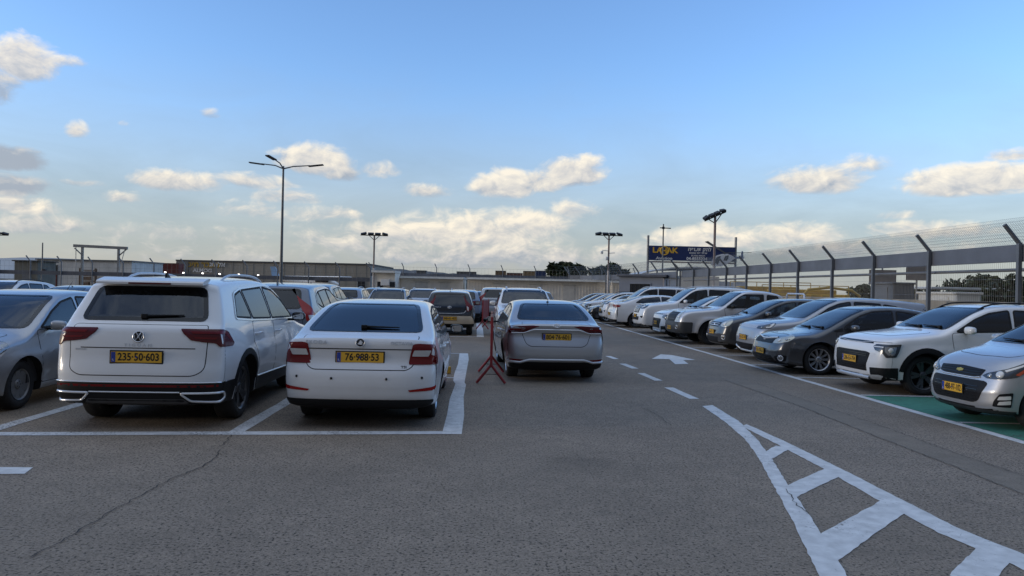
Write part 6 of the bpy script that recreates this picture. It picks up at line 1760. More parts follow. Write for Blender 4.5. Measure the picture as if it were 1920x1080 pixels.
# ---- fences
def frame_run(pts, sp):
    """places along a polyline every sp metres: point and heading"""
    P = [Vector(p) for p in pts]; out = []; carry = 0
    for a, b in zip(P, P[1:]):
        d = (b - a); l = d.length; d.normalize(); t = carry
        while t < l: out.append((a + d * t, d)); t += sp
        carry = t - l
    return out
def wires(mb, a, b, z0, z1, gap, rad, rows=0, lean0=0., lean1=0., nrm=None):
    """upright wires from a to b, plus level ones; the sheet may lean sideways"""
    a, b = Vector(a), Vector(b); l = (b - a).length; n = max(1, int(l / gap)); d = (b - a) / l
    o = nrm or Vector((-d.y, d.x))
    def bar(p, q):
        t = (q - p).normalized(); e1 = t.cross(Vector((.3, .8, .52))).normalized() * rad; e2 = t.cross(e1).normalized() * rad
        v = [p + e1, p - e1 * .5 + e2 * .87, p - e1 * .5 - e2 * .87, q + e1, q - e1 * .5 + e2 * .87, q - e1 * .5 - e2 * .87]
        mb.add(v, [(0, 1, 4, 3), (1, 2, 5, 4), (2, 0, 3, 5)])
    for i in range(n + 1):
        p = a + d * (l * i / n)
        bar(Vector((p.x + o.x * lean0, p.y + o.y * lean0, z0)), Vector((p.x + o.x * lean1, p.y + o.y * lean1, z1)))
    for k in range(rows):
        f = k / (rows - 1) if rows > 1 else 0; z = z0 + (z1 - z0) * f; u = lean0 + (lean1 - lean0) * f
        bar(Vector((a.x + o.x * u, a.y + o.y * u, z)), Vector((b.x + o.x * u, b.y + o.y * u, z)))
def right_fence():
    r = empty('security_fence', (13, 30, 0)); tag(r, 'grey mesh security fence with deep beam and leaning top along the right side', 'fence')
    off = -Vector((13, 30, 0))
    pts = [(13, 9), (13, 47)]
    posts = [11.3, 14.2, 17.25, 20.8, 23.8, 26.6, 29.5, 32.3, 35.2, 38.1, 41, 43.9, 46.8]
    for y in posts:
        m = MB(); m.box(Vector((13.0, y, 1.5)) + off, (.09, .09, 3.0), 0)
        m.tube([Vector((13, y, 2.98)) + off, Vector((12.62, y, 3.42)) + off], .052, 4); m.build('post', M_FENCE, r)
    for y0, y1 in zip(posts, posts[1:]):
        m = MB(); m.box(Vector((13.10, (y0 + y1) / 2, 2.76)) + off, (.06, y1 - y0 - .02, .42), 0, bev=.01); m.build('beam', M_BEAM, r)
        m = MB(); wires(m, Vector((13.04, y0, 0)) + off, Vector((13.04, y1, 0)) + off, 1.3, 2.54, .075, .0028, 4); m.build('mesh_panel', M_WIRE, r, fix=False)
        m = MB(); wires(m, Vector((13.04, y0, 0)) + off, Vector((13.04, y1, 0)) + off, 2.98, 3.46, .075, .0026, 7, 0, .40); m.build('top_mesh', M_WIRE, r, fix=False)
        m = MB(); wires(m, Vector((13.04, y0, 0)) + off, Vector((13.04, y1, 0)) + off, 2.98, 3.72, .075, .0024, 9, 0, -.75); m.build('outer_mesh', M_WIRE, r, fix=False)
    m = MB(); m.tube([Vector((13.25, 9.5, 2.36)) + off, Vector((13.25, 46.8, 2.36)) + off], .045, 8); m.build('pipe', M_FENCE, r)
right_fence()
w_ = MB(); w_.box((0, 0, .78), (.22, 42, 1.56), 0, bev=.02)
wl = w_.build('boundary_wall', M_CONC); wl.location = (13.75, 28.5, 0); tag(wl, 'low beige concrete wall running behind the right security fence', 'wall')
def back_fence(pts, D, sp, z_beam, beam_h, top, label, name='perimeter_fence', mesh=True, lean=.35):
    """long fence given by photograph columns at one distance"""
    a = at(pts[0], 540, D); b = at(pts[1], 540, D); a.z = b.z = 0
    r = empty(name, a); tag(r, label, 'fence'); d = (b - a); l = d.length; d.normalize()
    o = Vector((-d.y, d.x, 0))
    n = int(l / sp)
    P = MB()
    for i in range(n + 1):
        p = d * (l * i / n)
        m = MB(); m.tube([p, p + Vector((0, 0, top - .45)), p + Vector((0, 0, top)) - o * 0 - d * lean], .05, 6); m.build('post', M_FENCE, r)
    m = MB(); c = d * (l / 2) + o * .1; rot = d.to_track_quat('X', 'Z').to_matrix()
    m.box((c.x, c.y, z_beam), (l, .08, beam_h), 0, rot); m.build('beam', M_BEAM, r)
    if mesh:
        m = MB(); wires(m, (0, 0), (d.x * l, d.y * l), .8, top - .4, .35, .006, 6); m.build('mesh_panel', M_WIRE, r, fix=False)
    return r
back_fence((-60, 694), 58, 2.3, 2.05, .30, 3.35, 'thin mesh fence with bent post tops along the far left side')
back_fence((694, 1190), 74, 3.2, 2.72, .36, 3.9, 'grey barrier fence with wire top behind the cream prefab buildings', lean=.2)
# curved corner of the security fence, beyond the guard house
def corner_fence():
    r = empty('corner_fence', (11, 62, 0)); tag(r, 'curved corner of the mesh fence with leaning top, behind the guard house', 'fence')
    P = [Vector((13.0 - 4.2 * (1 - math.cos(a)) , 47.5 + 22 * math.sin(a))) for a in [R(90) * k / 7 for k in range(8)]]
    for i, p in enumerate(P):
        m = MB(); q = p - Vector((11, 62)); m.tube([(q.x, q.y, 0), (q.x, q.y, 3.1), (q.x - .5, q.y - .2, 3.7)], .06, 6); m.build('post', M_FENCE, r)
    for a, b in zip(P, P[1:]):
        a = a - Vector((11, 62)); b = b - Vector((11, 62)); d = (b - a); l = d.length; d.normalize()
        m = MB(); m.box(((a.x + b.x) / 2, (a.y + b.y) / 2, 2.75), (l, .06, .42), 0, Matrix.Rotation(math.atan2(d.y, d.x), 3, 'Z')); m.build('beam', M_BEAM, r)
        m = MB(); wires(m, a, b, 3.0, 3.75, .14, .006, 5, 0, .55); m.build('top_mesh', M_WIRE, r, fix=False)
        m = MB(); wires(m, a, b, .8, 2.55, .14, .005, 5); m.build('mesh_panel', M_WIRE, r, fix=False)
corner_fence()
# ---- prefab buildings at the end of the car park
def prefab(px0, px1, D, h, label, ribs=True, doors=(), wins=(), name='prefab_building', depth=5., fascia=True, wallm=None, vents=()):
    a = at(px0, 540, D); b = at(px1, 540, D); a.z = b.z = 0
    d = b - a; l = d.length; ang = math.atan2(d.y, d.x)
    r = empty(name, a, ang); tag(r, label, 'building', 'cream prefab buildings along the far end' if wallm is None else None)
    m = MB(); m.box((l / 2, depth / 2, h / 2), (l, depth, h))
    if ribs:
        x = .12
        while x < l - .1:
            if not any(q0 - .05 < x < q1 + .05 for q0, q1 in [(q[0], q[0] + q[1]) for q in doors]): m.box((x, -.012, h * .46), (.07, .03, h * .90))
            x += .27
    m.build('wall', wallm or M_CREAM, r)
    if fascia:
        m = MB(); m.box((l / 2, depth / 2 - .1, h + .09), (l + .1, depth + .4, .2), 0, bev=.02); m.tube([(0, -.38, h + .02), (l, -.38, h + .02)], .07, 8); m.build('roof', M_CREAM2, r)
    for (x, w, hh) in doors:
        m = MB(); m.box((x + w / 2, -.03, hh / 2), (w, .06, hh), 0, bev=.008); dd = m.build('door', M_CREAM2, r)
        m = MB(); m.box((x + w / 2, -.06, hh + .06), (w + .3, .12, .07)); m.build('door_hood', M_CREAM2, dd)
    for (x, z, w, hh) in wins:
        m = MB(); m.box((x + w / 2, -.03, z + hh / 2), (w + .12, .06, hh + .12), 0, bev=.008); f = m.build('window', M_CREAM2, r)
        m = MB(); m.box((x + w / 2, -.065, z + hh / 2), (w, .02, hh)); m.build('pane', M_WIN, f)
    for (x, z) in vents:
        m = MB(); m.box((x, -.16, z), (.75, .3, .55), 0, bev=.02); m.lathe([(.22, -.32), (.20, -.30), (.001, -.30)], 14); q = m.build('air_conditioner', M_WHITES, r)
    return r
prefab(698, 740, 66, 2.75, 'small cream cabin with air conditioner, left end of the prefab row', False, (), ((.45, 1.35, .5, .6), (1.55, 1.5, .45, .45)), 'site_cabin', 3.0, vents=((1.15, 1.9),))
prefab(746, 868, 69, 2.35, 'cream prefab hut between the small cabin and the long hut', False, ((1.6, 1.2, 2.0), (3.9, .9, 2.0)), ())
prefab(876, 1136, 67, 2.35, 'longest cream prefab hut with ribbed walls and three doors', True, ((2.4, 1.0, 2.0), (5.6, 1.0, 2.0), (8.6, 1.0, 2.0)), ())
prefab(1147, 1186, 66, 2.3, 'narrow cream prefab hut right of the floodlight with cameras', True)
def guard_house():
    a = at(1243, 540, 50); r = empty('guard_house', (a.x, a.y, 0), R(-25)); tag(r, 'flat roofed guard house with blue grey front and barred window', 'building')
    m = MB(); m.box((-1.5, 2.5, 1.3), (3.0, 5.0, 2.6)); m.build('front_wall', M_BLUEGREYW, r)
    m = MB(); m.box((.03, 2.6, 1.26), (.10, 5.2, 2.5)); m.build('side_wall', M_PINKW, r)
    m = MB(); m.box((-1.45, 2.6, 2.68), (3.4, 5.6, .16), 0, bev=.02); m.build('roof', M_BEAM, r)
    m = MB(); m.box((-1.55, -.02, 1.6), (1.5, .06, 1.15), 0, bev=.01); f = m.build('window', M_BLUEGREYW, r)
    m = MB(); m.box((-1.55, -.055, 1.6), (1.36, .02, 1.02)); m.build('pane', M_WIN, f)
    m = MB()
    for k in range(5): m.box((-2.1 + k * .275, -.085, 1.6), (.03, .03, 1.04))
    m.box((-1.55, -.085, 2.1), (1.3, .03, .03)); m.box((-1.55, -.085, 1.1), (1.3, .03, .03)); m.build('bars', M_DARKST, f)
    m = MB(); m.box((-.35, -.02, 1.65), (.42, .06, .7), 0, bev=.01); f = m.build('window', M_BLUEGREYW, r); m = MB(); m.box((-.35, -.055, 1.65), (.34, .02, .6)); m.build('pane', M_WIN, f)
    m = MB(); m.tube([(.12, 1.2 + .6 * math.cos(q), 2.45 - .7 * abs(math.sin(q))) for q in [math.pi * k / 12 for k in range(13)]], .02, 5); m.build('hanging_cable', M_DARKST, r)
guard_house()
# ---- billboard
def billboard():
    D = 62; a = at(1217, 478, D); b = at(1378, 478, D); z0 = at(1297, 489.5, D).z; z1 = at(1297, 462, D).z
    w = (b - a).length; h = z1 - z0
    r = empty('billboard', ((a.x + b.x) / 2, (a.y + b.y) / 2, 0), -YAW); tag(r, 'long navy billboard with gold and white lettering and a helicopter cutout', 'sign')
    m = MB(); m.box((0, 0, (z0 + z1) / 2), (w, .10, h), 0, bev=.01); m.build('board', M_NAVYS, r)
    for x in (-w / 2 - .08, w / 2 + .08):
        m = MB(); m.tube([(x, .1, 0), (x, .1, z1 + .85)], .10, 8); m.build('post', M_GALV, r)
    m = MB(); m.box((0, -.01, z0 - .12), (w, .08, .14)); m.build('lower_strip', mat('sign_strip', (.42, .34, .26), .6), r)
    def words(t, size, x, z, mt, sx=1., bold=.01, name='lettering'):
        v, f = text_geo(t, size, .006, sx=sx, bold=bold); k = MB(); k.add([(p.x + x, -.058 - p.z, p.y + z) for p in v], f); return k.build(name, mt, r)
    zc = (z0 + z1) / 2
    words('LA', .62, -w * .405, zc + .22, M_GOLDS, 1.15, .02); words('AK', .62, -w * .235, zc + .22, M_GOLDS, 1.15, .02)
    m = MB(); m.lathe([(.39, -.056), (.39, -.075), (.29, -.075), (.29, -.056)], 28); 
    o = m.build('roundel', M_GOLDS, r); o.location = (-w * .322, -.002, zc + .20)
    m = MB()
    for s in (-1, 1): m.box((s * .12, -.07, 0), (.085, .02, .42))
    m.box((0, -.0705, 0), (.2, .018, .09)); o = m.build('lettering', M_GOLDS, r); o.location = (-w * .322, -.004, zc + .20)
    words('Aviation', .34, -w * .325, zc - .43, M_WHITES, 1.2, .004)
    words('להק תעופה'[::-1], .40, w * .085, zc + .35, M_WHITES, 1., .012)
    words('שרותי פינוי במטוס'[::-1], .19, w * .07, zc + .06, M_WHITES, 1.05, .004)
    words('הטסת נוסעים'[::-1], .19, w * .07, zc - .16, M_WHITES, 1.05, .004)
    words('04-8555224', .33, w * .055, zc - .42, M_WHITES, 1.08, .01)
    # helicopter, a shaped panel standing off the board
    ML = mat('helicopter_white', (.80, .83, .88), .4); MBb = mat('helicopter_blue', (.16, .24, .40), .4)
    m = MB()
    body = [(-1.15, -.62), (-.95, -.22), (-.60, .02), (-.15, .12), (.35, .14), (.62, .06), (.95, -.06), (1.35, -.05), (1.55, .02), (1.60, .34), (1.74, .34), (1.76, 0), (1.90, -.08), (1.74, -.20), (1.60, -.34), (1.45, -.18), (.95, -.20), (.55, -.42), (.25, -.58), (-.25, -.72), (-.80, -.74)]
    m.prism(body, -.04, .04); hb = m.build('helicopter_cutout', ML, r); hb.location = (w / 2 - .98, -.14, zc - .12); hb.scale = (.92, 1, 1.22)
    m = MB(); m.prism([(-.02, -.32), (.12, -.02), (.45, .04), (.42, -.16), (.30, -.34)], -.05, -.038); m.prism([(-.85, -.46), (-.62, -.10), (-.28, -.02), (-.34, -.30), (-.52, -.62)], -.05, -.038); m.build('cabin_windows', M_WIN, hb)
    m = MB(); m.prism([(.95, -.07), (1.58, 0), (1.6, .33), (1.72, .33), (1.75, -.01), (1.6, -.32), (1.45, -.17), (.98, -.18)], -.052, -.040); m.build('tail_stripe', MBb, hb)
    m = MB(); m.prism([(-1.75, .92), (-1.45, .98), (.05, .26), (.12, .20), (.02, .18), (-1.2, .68)], -.06, -.03); m.prism([(.0, .22), (2.5, .27), (2.5, .24), (.05, .17)], -.06, -.03); m.box((.08, -.03, .17), (.12, .05, .14)); m.build('rotor', M_POLE, hb)
    m = MB(); m.tube([(-.6, -.03, -.86), (.6, -.03, -.80)], .03, 5); m.tube([(-.2, -.03, -.72), (-.2, -.03, -.86)], .02, 5); m.tube([(.25, -.03, -.58), (.25, -.03, -.82)], .02, 5); m.build('skids', M_POLE, hb)
billboard()
# ---- white roofed hall behind the billboard
def hall():
    a = at(1196, 540, 92); r = empty('white_roofed_hall', (a.x, a.y, 0), -YAW); tag(r, 'low hall with a white sheet metal roof behind the billboard', 'building')
    m = MB(); m.box((5, 6, 1.8), (10, 12, 3.6)); m.build('wall', M_WHITEW, r)
    v = []; n = 10
    P = [(-.6, 3.5), (1.5, 4.15), (4, 4.6), (7, 4.75), (10.6, 4.55)]
    m = MB(); m.prism([(x, z) for x, z in P] + [(x, z - .16) for x, z in P[::-1]], -.8, 13)
    m.build('roof', mat('white_roof', (.62, .63, .64), .5, var=.1), r)
hall()
# ---- objects behind the right fence
def loader(px, D, label, k=1.):
    a = at(px, 540, D); r = empty('yellow_loader', (a.x, a.y, 0), R(80)); tag(r, label, 'ground vehicle', 'yellow airport loaders behind the fence')
    m = MB(); m.box((0, 0, 1.25 * k), (1.8, 5.0, 1.15 * k), 0, bev=.08)
    for q in range(8): m.box((-.93, -2.2 + q * .62, 1.25 * k), (.08, .07, 1.1 * k))
    m.build('body', M_YEL, r)
    m = MB(); m.box((0, 0, 1.95 * k), (1.5, 3.6, .28), 0, bev=.06); m.build('upper_deck', M_YEL, r)
    m = MB()
    for y in (-2.4, -.8, .8, 2.4):
        m.tube([(-.9, y, 1.8 * k), (-.9, y, 2.35 * k)], .025, 5)
    m.tube([(-.9, -2.4, 2.35 * k), (-.9, 2.4, 2.35 * k)], .025, 5); m.build('hand_rail', M_YEL, r)
    for y in (-1.7, 1.7):
        for x in (-.8, .8):
            t = MB(); t.lathe([(.16, -.12), (.38, -.12), (.42, -.08), (.42, .08), (.38, .12), (.16, .12)], 18, axis='x'); o = t.build('wheel', M_TYRE, r); o.location = (x, y, .42)
loader(1438, 47, 'yellow ribbed ground loader behind the fence, left of the pair'); loader(1502, 44, 'yellow ribbed ground loader behind the fence, right of the pair', .92)
def boom():
    a = at(1555, 540, 38); r = empty('yellow_boom_lift', (a.x, a.y, 0), R(10)); tag(r, 'low yellow machine with an arched boom behind the fence', 'ground vehicle')
    m = MB(); m.tube([(-1.6, 0, 1.5), (-1.2, 0, 1.9), (0, 0, 2.02), (1.3, 0, 1.9), (1.8, 0, 1.6)], .07, 8); m.build('boom', M_YEL, r)
    m = MB(); m.box((-.3, 0, .9), (2.6, 1.4, .8), 0, bev=.1); m.build('chassis', M_YEL, r)
    for x in (-1.2, .7):
        for y in (-.7, .7):
            t = MB(); t.lathe([(.12, -.1), (.34, -.1), (.38, -.06), (.38, .06), (.34, .1), (.12, .1)], 16); o = t.build('wheel', M_TYRE, r); o.location = (x, y, .38)
boom()
def cabinet(px, D, w, h, label, m_, name='utility_cabinet', dep=.7):
    a = at(px, 540, D); r = empty(name, (a.x, a.y, 0), R(88)); tag(r, label, 'cabinet')
    m = MB(); m.box((0, 0, h / 2), (w, dep, h), 0, bev=.02); m.build('case', m_, r)
    m = MB(); m.box((0, 0, h + .03), (w + .1, dep + .12, .07), 0, bev=.02); m.build('lid', m_, r)
    m = MB(); m.box((.1, dep / 2 + .012, h * .55), (w * .7, .02, h * .8), 0, bev=.005); d = m.build('door', m_, r)
    m = MB(); m.box((.1 + w * .28, dep / 2 + .03, h * .55), (.03, .02, .12)); m.build('handle', M_DARKST, d)
cabinet(1672, 25.2, 1.5, 2.05, 'grey utility cabinet behind the fence, rising above the beige wall', M_FENCE)
cabinet(1778, 22.6, 2.0, 1.75, 'pale utility cabinet behind the fence near the shrub', M_CREAM2)
def fence_sign(px, py, D, label, w=.95, h=.5):
    p = at(px, py, D); r = empty('warning_sign', (p.x, p.y, p.z)); tag(r, label, 'sign', 'blank sign plates fixed along the right fence'); r.rotation_euler = (0, 0, R(-8))
    m = MB(); m.box((0, 0, 0), (w, .02, h), 0, bev=.004); m.build('plate', mat('weathered_plate', (.20, .17, .15), .7, var=.2), r)
    m = MB(); m.tube([(0, .04, -1.6), (0, .04, h / 2 + .4)], .03, 6); m.build('stand', M_GALV, r)
fence_sign(1655, 519, 27, 'brown blank sign plate left of the big cabinet'); fence_sign(1720, 511, 24, 'brown blank sign plate right of the big cabinet', .7, .5)
def awning():
    a = at(1790, 540, 34); r = empty('flat_shelter', (a.x, a.y, 0), R(5)); tag(r, 'open shelter with a thin white flat roof behind the right fence', 'shelter')
    m = MB(); m.box((0, 0, 2.05), (4.6, 3, .10), 0, bev=.02); m.build('roof', M_WHITEW, r)
    for x in (-2.1, 2.1):
        m = MB(); m.tube([(x, 1, 0), (x, 1, 2.0)], .05, 6); m.build('post', M_GALV, r)
    m = MB(); m.box((0, 1.2, .9), (4.2, .15, 1.8)); m.build('back_wall', M_CREAM, r)
awning()
# ---- far left: apron buildings
def cargo_building():
    D = 160; a = at(330, 540, D); b = at(694, 540, D); a.z = b.z = 0
    d = b - a; l = d.length; r = empty('cargo_hall', a, math.atan2(d.y, d.x)); tag(r, 'very long tan cargo hall with yellow wall lettering on its left end', 'building')
    h = at(500, 493, D).z
    m = MB(); m.box((l / 2, 15, h / 2), (l, 30, h))
    x = 1.
    while x < l: m.box((x, -.03, h / 2), (.12, .06, h)); x += 2.2
    m.build('wall', M_TAN, r)
    m = MB(); m.box((l / 2, 15, h + .15), (l + .3, 30.3, .3)); m.build('roof', mat('grey_roof', (.10, .10, .10), .8), r)
    m = MB(); m.box((1.3, -.1, h / 2), (2.6, .2, h * .98)); m.build('end_bay', mat('grey_cladding', (.20, .20, .19), .8), r)
    def words(t, s, px, py, mt, sx=1.1, bold=.03):
        p = at(px, py, D) - a; xx = p.x * d.x / l + p.y * d.y / l
        v, f = text_geo(t, s, .04, sx=sx, bold=bold); k = MB(); k.add([(q.x + xx, -.10 - q.z, q.y + p.z) for q in v], f); k.build('lettering', mt, r)
    words('ןוכית רבעמ', 1.55, 378, 496.5, mat('wall_letters_yellow', (.48, .30, .03), .5)); words('גומלא', 1.3, 408, 496.5, M_WHITES)
    words('ALMOG', 1.05, 380, 507.5, M_WHITES)
    m = MB(); m.box((l * .955, -.06, 2.0), (1.8, .12, 2.6)); f = m.build('window', mat('grey_cladding', (.20, .20, .19), .8), r); m = MB(); m.box((l * .955, -.13, 2.0), (1.5, .04, 2.2)); m.build('pane', M_WIN, f)
cargo_building()
def shipping(px, D, z, label):
    a = at(px, 540, D); r = empty('shipping_container', (a.x, a.y, z), -YAW); tag(r, label, 'container', 'red containers stacked left of the cargo hall')
    m = MB(); m.box((0, 0, 1.28), (6.0, 2.4, 2.5))
    for k in range(20): m.box((-2.85 + k * .3, -1.22, 1.28), (.14, .05, 2.3))
    m.build('shell', M_RUST, r)
    m = MB()
    for x in (-3.0, 3.0): m.box((x, -1.2, 1.28), (.12, .12, 2.56))
    m.box((0, -1.2, 2.52), (6.0, .12, .1)); m.box((0, -1.2, .06), (6.0, .12, .1)); m.build('frame', mat('dark_rust', (.10, .025, .022), .6), r)
for i, px in enumerate((255, 283, 311)):
    nm = ('leftmost', 'middle', 'rightmost')[i]
    for k in range(2): shipping(px, 152, 2.6 * k, '%s container of the %s row of three red ones' % (nm, ('lower', 'upper')[k]))
def white_depot():
    D = 112; a = at(68, 540, D); b = at(246, 540, D); a.z = b.z = 0; d = b - a; l = d.length
    r = empty('white_depot', a, math.atan2(d.y, d.x)); tag(r, 'white walled depot with a dark red doorway at far left', 'building'); h = at(160, 489, D).z
    m = MB(); m.box((l / 2, 5, h / 2), (l, 10, h)); m.build('wall', M_WHITEW, r)
    m = MB(); m.box((l / 2, 5, h + .1), (l + .3, 10.4, .18)); m.build('roof', M_FENCE, r)
    m = MB(); m.box((2.4, -.04, 1.9), (1.5, .1, 3.4)); q = m.build('door', M_DARKST, r); m = MB(); m.box((2.4, -.11, 1.2), (1.4, .06, 2.0)); m.build('red_leaf', M_RUST, q)
    m = MB()
    for k in range(4): m.box((8.4, -1.2, .5 + k * .8), (2.4, .5, .12))
    for x in (7.25, 9.55): m.box((x, -1.2, 1.6), (.12, .5, 3.2))
    for k in range(3): m.box((8.0 + .3 * k, -1.2, .9 + k * .8), (1.2, .45, .5))
    o = m.build('rack', mat('brown_rack', (.17, .11, .07), .8, var=.3), None); o.location = a; o.rotation_euler = (0, 0, math.atan2(d.y, d.x)); tag(o, 'brown loaded rack standing before the white depot', 'rack')
white_depot()
def olive():
    D = 100; a = at(27, 540, D); a.z = 0; r = empty('olive_shed', a, -YAW); tag(r, 'olive brown shed with dark flat roof at far left', 'shed'); h = at(45, 490, D).z
    m = MB(); m.box((1.5, 2, h / 2), (3.1, 4, h)); m.build('wall', M_OLIVE, r)
    m = MB(); m.box((1.5, 2, h + .08), (3.6, 4.4, .16)); m.build('roof', M_DARKST, r)
    m = MB(); m.box((1.5, -.03, 1.4), (1.0, .08, 2.4)); m.build('door', M_FENCE, r)
olive()
def gantry():
    D = 86; x0 = at(153, 540, D); x1 = at(221, 540, D); zt = at(188, 463, D).z; l = (x1 - x0).length
    r = empty('gantry', (x0.x, x0.y, 0), -YAW); tag(r, 'steel gantry frame with a long top beam at far left', 'gantry')
    m = MB(); m.box((l / 2, 0, zt), (l + 2.0, .3, .32), 0, Matrix.Rotation(R(1.5), 3, 'Y')); m.build('top_beam', M_GALV, r)
    for x, s in ((0, -1), (l, 1)):
        m = MB(); m.box((x, 0, zt / 2), (.22, .22, zt)); m.tube([(x, 0, zt - 1.0), (x + s * .9, 0, zt - .2)], .07, 6); m.build('leg', M_GALV, r)
        m = MB(); m.tube([(x, -1.2, 0), (x + s * .75, 0, zt - .1)], .04, 6); m.build('stay', M_GALV, r)
gantry()
def aeroplane():
    D = 78; c = at(585, 540, D); zw = at(585, 521, D).z
    r = empty('light_aeroplane', (c.x, c.y, 0), R(-8)); tag(r, 'small white high wing aeroplane with pale blue tail on the apron', 'aeroplane')
    m = MB(); m.tube([(-3.9, 0, zw - .15), (-2.5, 0, zw - .3), (-.5, 0, zw - .45), (1.2, 0, zw - .5), (2.3, 0, zw - .7), (2.9, 0, zw - .75)], [.12, .28, .52, .6, .45, .22], 12); m.build('fuselage', M_WHITES, r)
    m = MB(); m.box((.5, 0, zw + .1), (1.5, 10.4, .16), 0, Matrix.Rotation(R(52), 3, 'Z'), bev=.06); m.build('wing', M_WHITES, r)
    m = MB(); m.prism([(-3.4, zw - .2), (-4.0, zw + 1.1), (-4.55, zw + 1.1), (-4.3, zw - .1)], -.06, .06); m.build('tail_fin', mat('pale_blue', (.22, .36, .55), .4), r)
    m = MB(); m.box((-4.0, 0, zw - .05), (.9, 3.2, .08), 0, Matrix.Rotation(R(40), 3, 'Z')); m.build('tailplane', M_WHITES, r)
    m = MB(); m.box((1.2, -.48, zw - .25), (1.4, .3, .4), 0, bev=.1); m.build('cockpit_window', M_WIN, r)
    for x, y in ((2.2, 0), (.2, -1.1), (.2, 1.1)):
        m = MB(); m.tube([(x, y * .5, zw - .9), (x, y, .25)], .05, 6); g = m.build('landing_gear', M_GALV, r)
        t = MB(); t.lathe([(.08, -.07), (.22, -.07), (.22, .07), (.08, .07)], 12); o = t.build('wheel', M_TYRE, g); o.location = (x, y, .22)
aeroplane()
GA = 'lit apron lights before the cargo hall'
proto = None
for i, (px, py) in enumerate(((275, 509.5), (310, 510.5), (344, 511.5), (380, 512.5), (412, 513.5), (448, 514.5), (484, 516), (521, 518.5), (556, 519), (595, 520.5), (632, 522), (670, 523.5))):
    p = at(px, py, 130)
    if proto is None:
        proto = empty('apron_light', (p.x, p.y, 0)); m = MB(); m.tube([(0, 0, 0), (0, 0, 3.2)], .05, 6); m.build('pole', M_GALV, proto)
        m = MB(); m.box((0, -.05, 3.3), (.30, .14, .17), 0, bev=.04); m.build('lamp', M_LITUP, proto); q = proto
    else: q = copy_tree(proto)
    q.location = (p.x, p.y, p.z - 3.3); tag(q, 'small bright apron light in the row before the tan cargo hall', 'lamp', GA)
# ---- hills and ridge
def ridge(name, pts, D, m, thick):
    P = [at(px, py, D) for px, py in pts]
    v = []; f = []
    for p in P:
        q = Vector((p.x, p.y, 0)).normalized()
        v += [(p.x, p.y, -2), (p.x + q.x * thick * .4, p.y + q.y * thick * .4, p.z), (p.x + q.x * thick, p.y + q.y * thick, -2)]
    for i in range(len(P) - 1):
        a = i * 3; f += [(a, a + 3, a + 4, a + 1), (a + 1, a + 4, a + 5, a + 2)]
    return structure(link(name, mesh_from(name, v, f), None, m))
rnd = random.Random(4)
hp = []
x = 355
while x < 1400:
    base = 490.5 + max(0, x - 660) * .012 + (max(0, x - 720) * .055 if x < 860 else 7.7) + (x - 330) * .018
    hp.append((x, base + rnd.uniform(-1.3, 1.3))); x += 9
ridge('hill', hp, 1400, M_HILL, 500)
ridge('ridge', [(-120, 487), (-20, 481), (40, 478.5), (90, 479), (200, 484), (300, 489), (345, 493), (420, 500), (500, 512)], 900, M_HAZEHILL, 300)
# stacked yard goods far behind the grey barrier
for i, (p0, p1, y0, mt, lb) in enumerate(((782, 800, 507, 'grey', 'grey yard container far behind the prefab huts, left of the brown one'), (857, 893, 509, 'grey', 'wide grey yard container behind the prefab huts'), (929, 949, 507.5, 'brown', 'short brown yard container behind the prefab huts'), (950, 980, 511.5, 'rust', 'low rust coloured container behind the prefab huts'), (981, 1003, 508, 'tan', 'tan yard container beside the blue one'), (1003, 1024, 507.5, 'navy', 'blue yard container left of the dark trees'))):
    D = 170; a = at(p0, y0, D); b = at(p1, y0, D); w = (b - a).length
    cm = {'grey': (.12, .125, .13), 'brown': (.20, .13, .07), 'rust': (.16, .07, .05), 'tan': (.24, .17, .09), 'navy': (.03, .05, .13)}[mt]
    r = empty('yard_container', ((a.x + b.x) / 2, (a.y + b.y) / 2, 0), -YAW); tag(r, lb, 'container')
    m = MB(); m.box((0, 0, a.z / 2), (w, 2.5, a.z)); 
    for k in range(int(w / .5)): m.box((-w / 2 + .25 + k * .5, -1.27, a.z / 2), (.22, .05, a.z * .96))
    m.build('shell', mat('container_' + mt, cm, .7, var=.2), r)
    m = MB(); m.box((0, -1.28, a.z - .06), (w, .08, .12)); m.build('top_rail', M_FENCE, r)
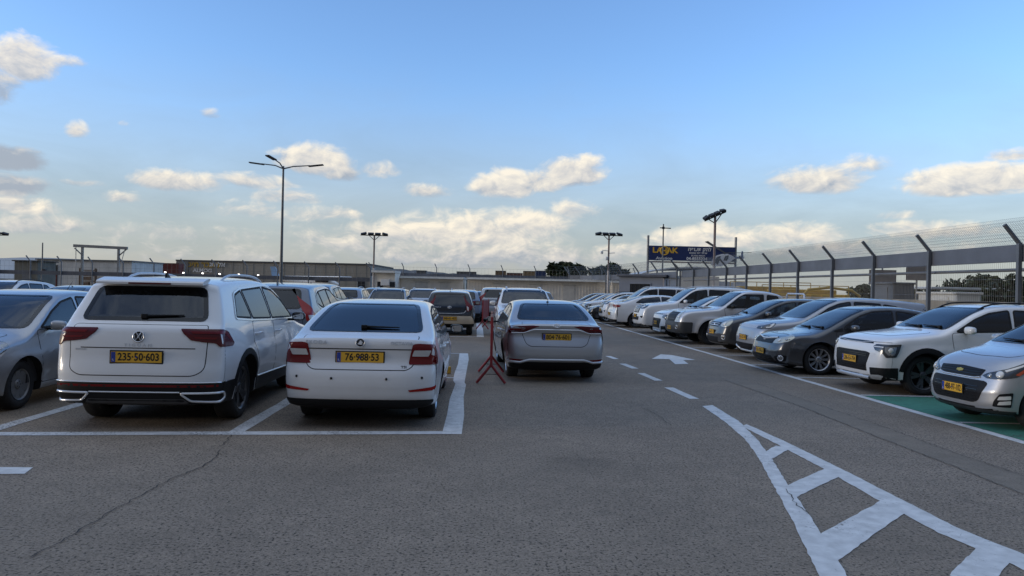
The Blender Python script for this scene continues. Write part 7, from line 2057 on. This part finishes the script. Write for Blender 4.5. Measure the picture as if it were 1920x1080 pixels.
# ---- trees
M_LEAF = [mat('leaf_dark', (.028, .042, .022), .8), mat('leaf_mid', (.045, .062, .028), .8), mat('leaf_light', (.065, .080, .035), .8)]
M_BARK = mat('bark', (.07, .055, .04), .9)
def tree(base, h, spread, seed, label, leaf=.35, n=1500, trunk=.35, name='tree', group='dark trees beyond the fences', low=.25, clumps=9):
    rn = random.Random(seed); r = empty(name, base); tag(r, label, 'tree' if name == 'tree' else 'shrub', group)
    m = MB(); th = h * (low + .15)
    m.tube([(0, 0, -.1), (rn.uniform(-.1, .1), 0, th * .6), (rn.uniform(-.2, .2), 0, th)], [h * .035, h * .028, h * .02], 8)
    cs = []
    for k in range(clumps):
        a = rn.uniform(0, 6.28); q = rn.uniform(.1, .8) * spread; z = h * rn.uniform(low + .05, .84); rr = spread * rn.uniform(.36, .60) * (1.12 - .5 * z / h)
        c = Vector((q * math.cos(a), q * math.sin(a), z)); cs.append((c, rr))
        m.tube([(0, 0, th * .8), (c.x * .5, c.y * .5, (th + z) / 2), tuple(c)], [h * .016, h * .011, h * .004], 5)
    m.build('trunk', M_BARK, r)
    t = MB()
    for k in range(n):
        c, rr = rn.choice(cs)
        d = Vector((rn.gauss(0, 1), rn.gauss(0, 1), rn.gauss(0, 1))).normalized() * rr * rn.uniform(.35, 1.08) ** .6
        d.z *= .75
        p = c + d; s = leaf * rn.uniform(.5, 1.2)
        e1 = Vector((rn.gauss(0, 1), rn.gauss(0, 1), rn.gauss(0, .6))).normalized(); e2 = e1.cross(Vector((rn.gauss(0, 1), rn.gauss(0, 1), rn.gauss(0, 1)))).normalized()
        t.add([p - e1 * s, p + e2 * s * .45, p + e1 * s, p - e2 * s * .45], [(0, 1, 2, 3)], rn.choices((0, 1, 2), (5, 4, 2))[0])
    t.build('crown', M_LEAF, r, fix=False)
def tree_at(px, pyt, D, halfw_px, seed, label, **k):
    b = at(px, 540, D); h = at(px, pyt, D).z; s = halfw_px / FPX * D
    tree(Vector((b.x, b.y, 0)), h, s * 1.15, seed, label, **k)
tree_at(1042, 491, 112, 24, 1, 'dark rounded tree, left end of the clump behind the prefab huts', leaf=.55, n=3600, clumps=16, low=.05)
tree_at(1062, 489, 118, 24, 11, 'broad dark tree second from the left in the clump behind the prefab huts', leaf=.55, n=3600, clumps=16, low=.05)
tree_at(1086, 489, 114, 22, 2, 'dark tree at the right end of the left clump behind the prefab huts', leaf=.55, n=3600, clumps=16, low=.05)
tree_at(1125, 491, 110, 18, 3, 'smaller dark tree just left of the floodlight with cameras', leaf=.5, n=2800, clumps=14, low=.05)
tree_at(1153, 487, 112, 24, 4, 'tallest dark tree, right of the floodlight with cameras', leaf=.55, n=3800, clumps=16, low=.05)
tree_at(1612, 531, 95, 24, 5, 'low distant tree behind the fence, left of the big cabinet', leaf=.4, n=1300, clumps=10, low=.1)
tree_at(1662, 529, 90, 22, 15, 'low distant tree behind the big grey cabinet', leaf=.4, n=1300, clumps=10, low=.1)
tree_at(1725, 531, 80, 26, 16, 'low distant tree right of the big grey cabinet', leaf=.35, n=1300, clumps=10, low=.1)
tree_at(1836, 515, 44, 62, 6, 'dense dark round tree behind the right fence', leaf=.20, n=5200, clumps=26, low=.02)
tree_at(1912, 503, 25, 62, 7, 'leafy shrub pressed against the fence at the right edge', leaf=.12, n=5200, clumps=30, low=.02, name='shrub', group=None)
tree_at(1205, 503, 70, 14, 8, 'small bare looking tree on the left of the thin mast', leaf=.2, n=380, clumps=6, low=.4)
tree_at(1238, 502, 66, 12, 9, 'small sparse tree at the foot of the thin mast', leaf=.18, n=380, clumps=6, low=.4)
# ---- litter behind the liftback: a yellow bottle crate by the bay line
cr_ = MB(); cr_.box((0, 0, .07), (.09, .09, .14), 0, bev=.02); o = cr_.build('yellow_box', M_YEL); o.location = (-.46, 14.2, 0); tag(o, 'small yellow box lying by the wide bay line', 'box')
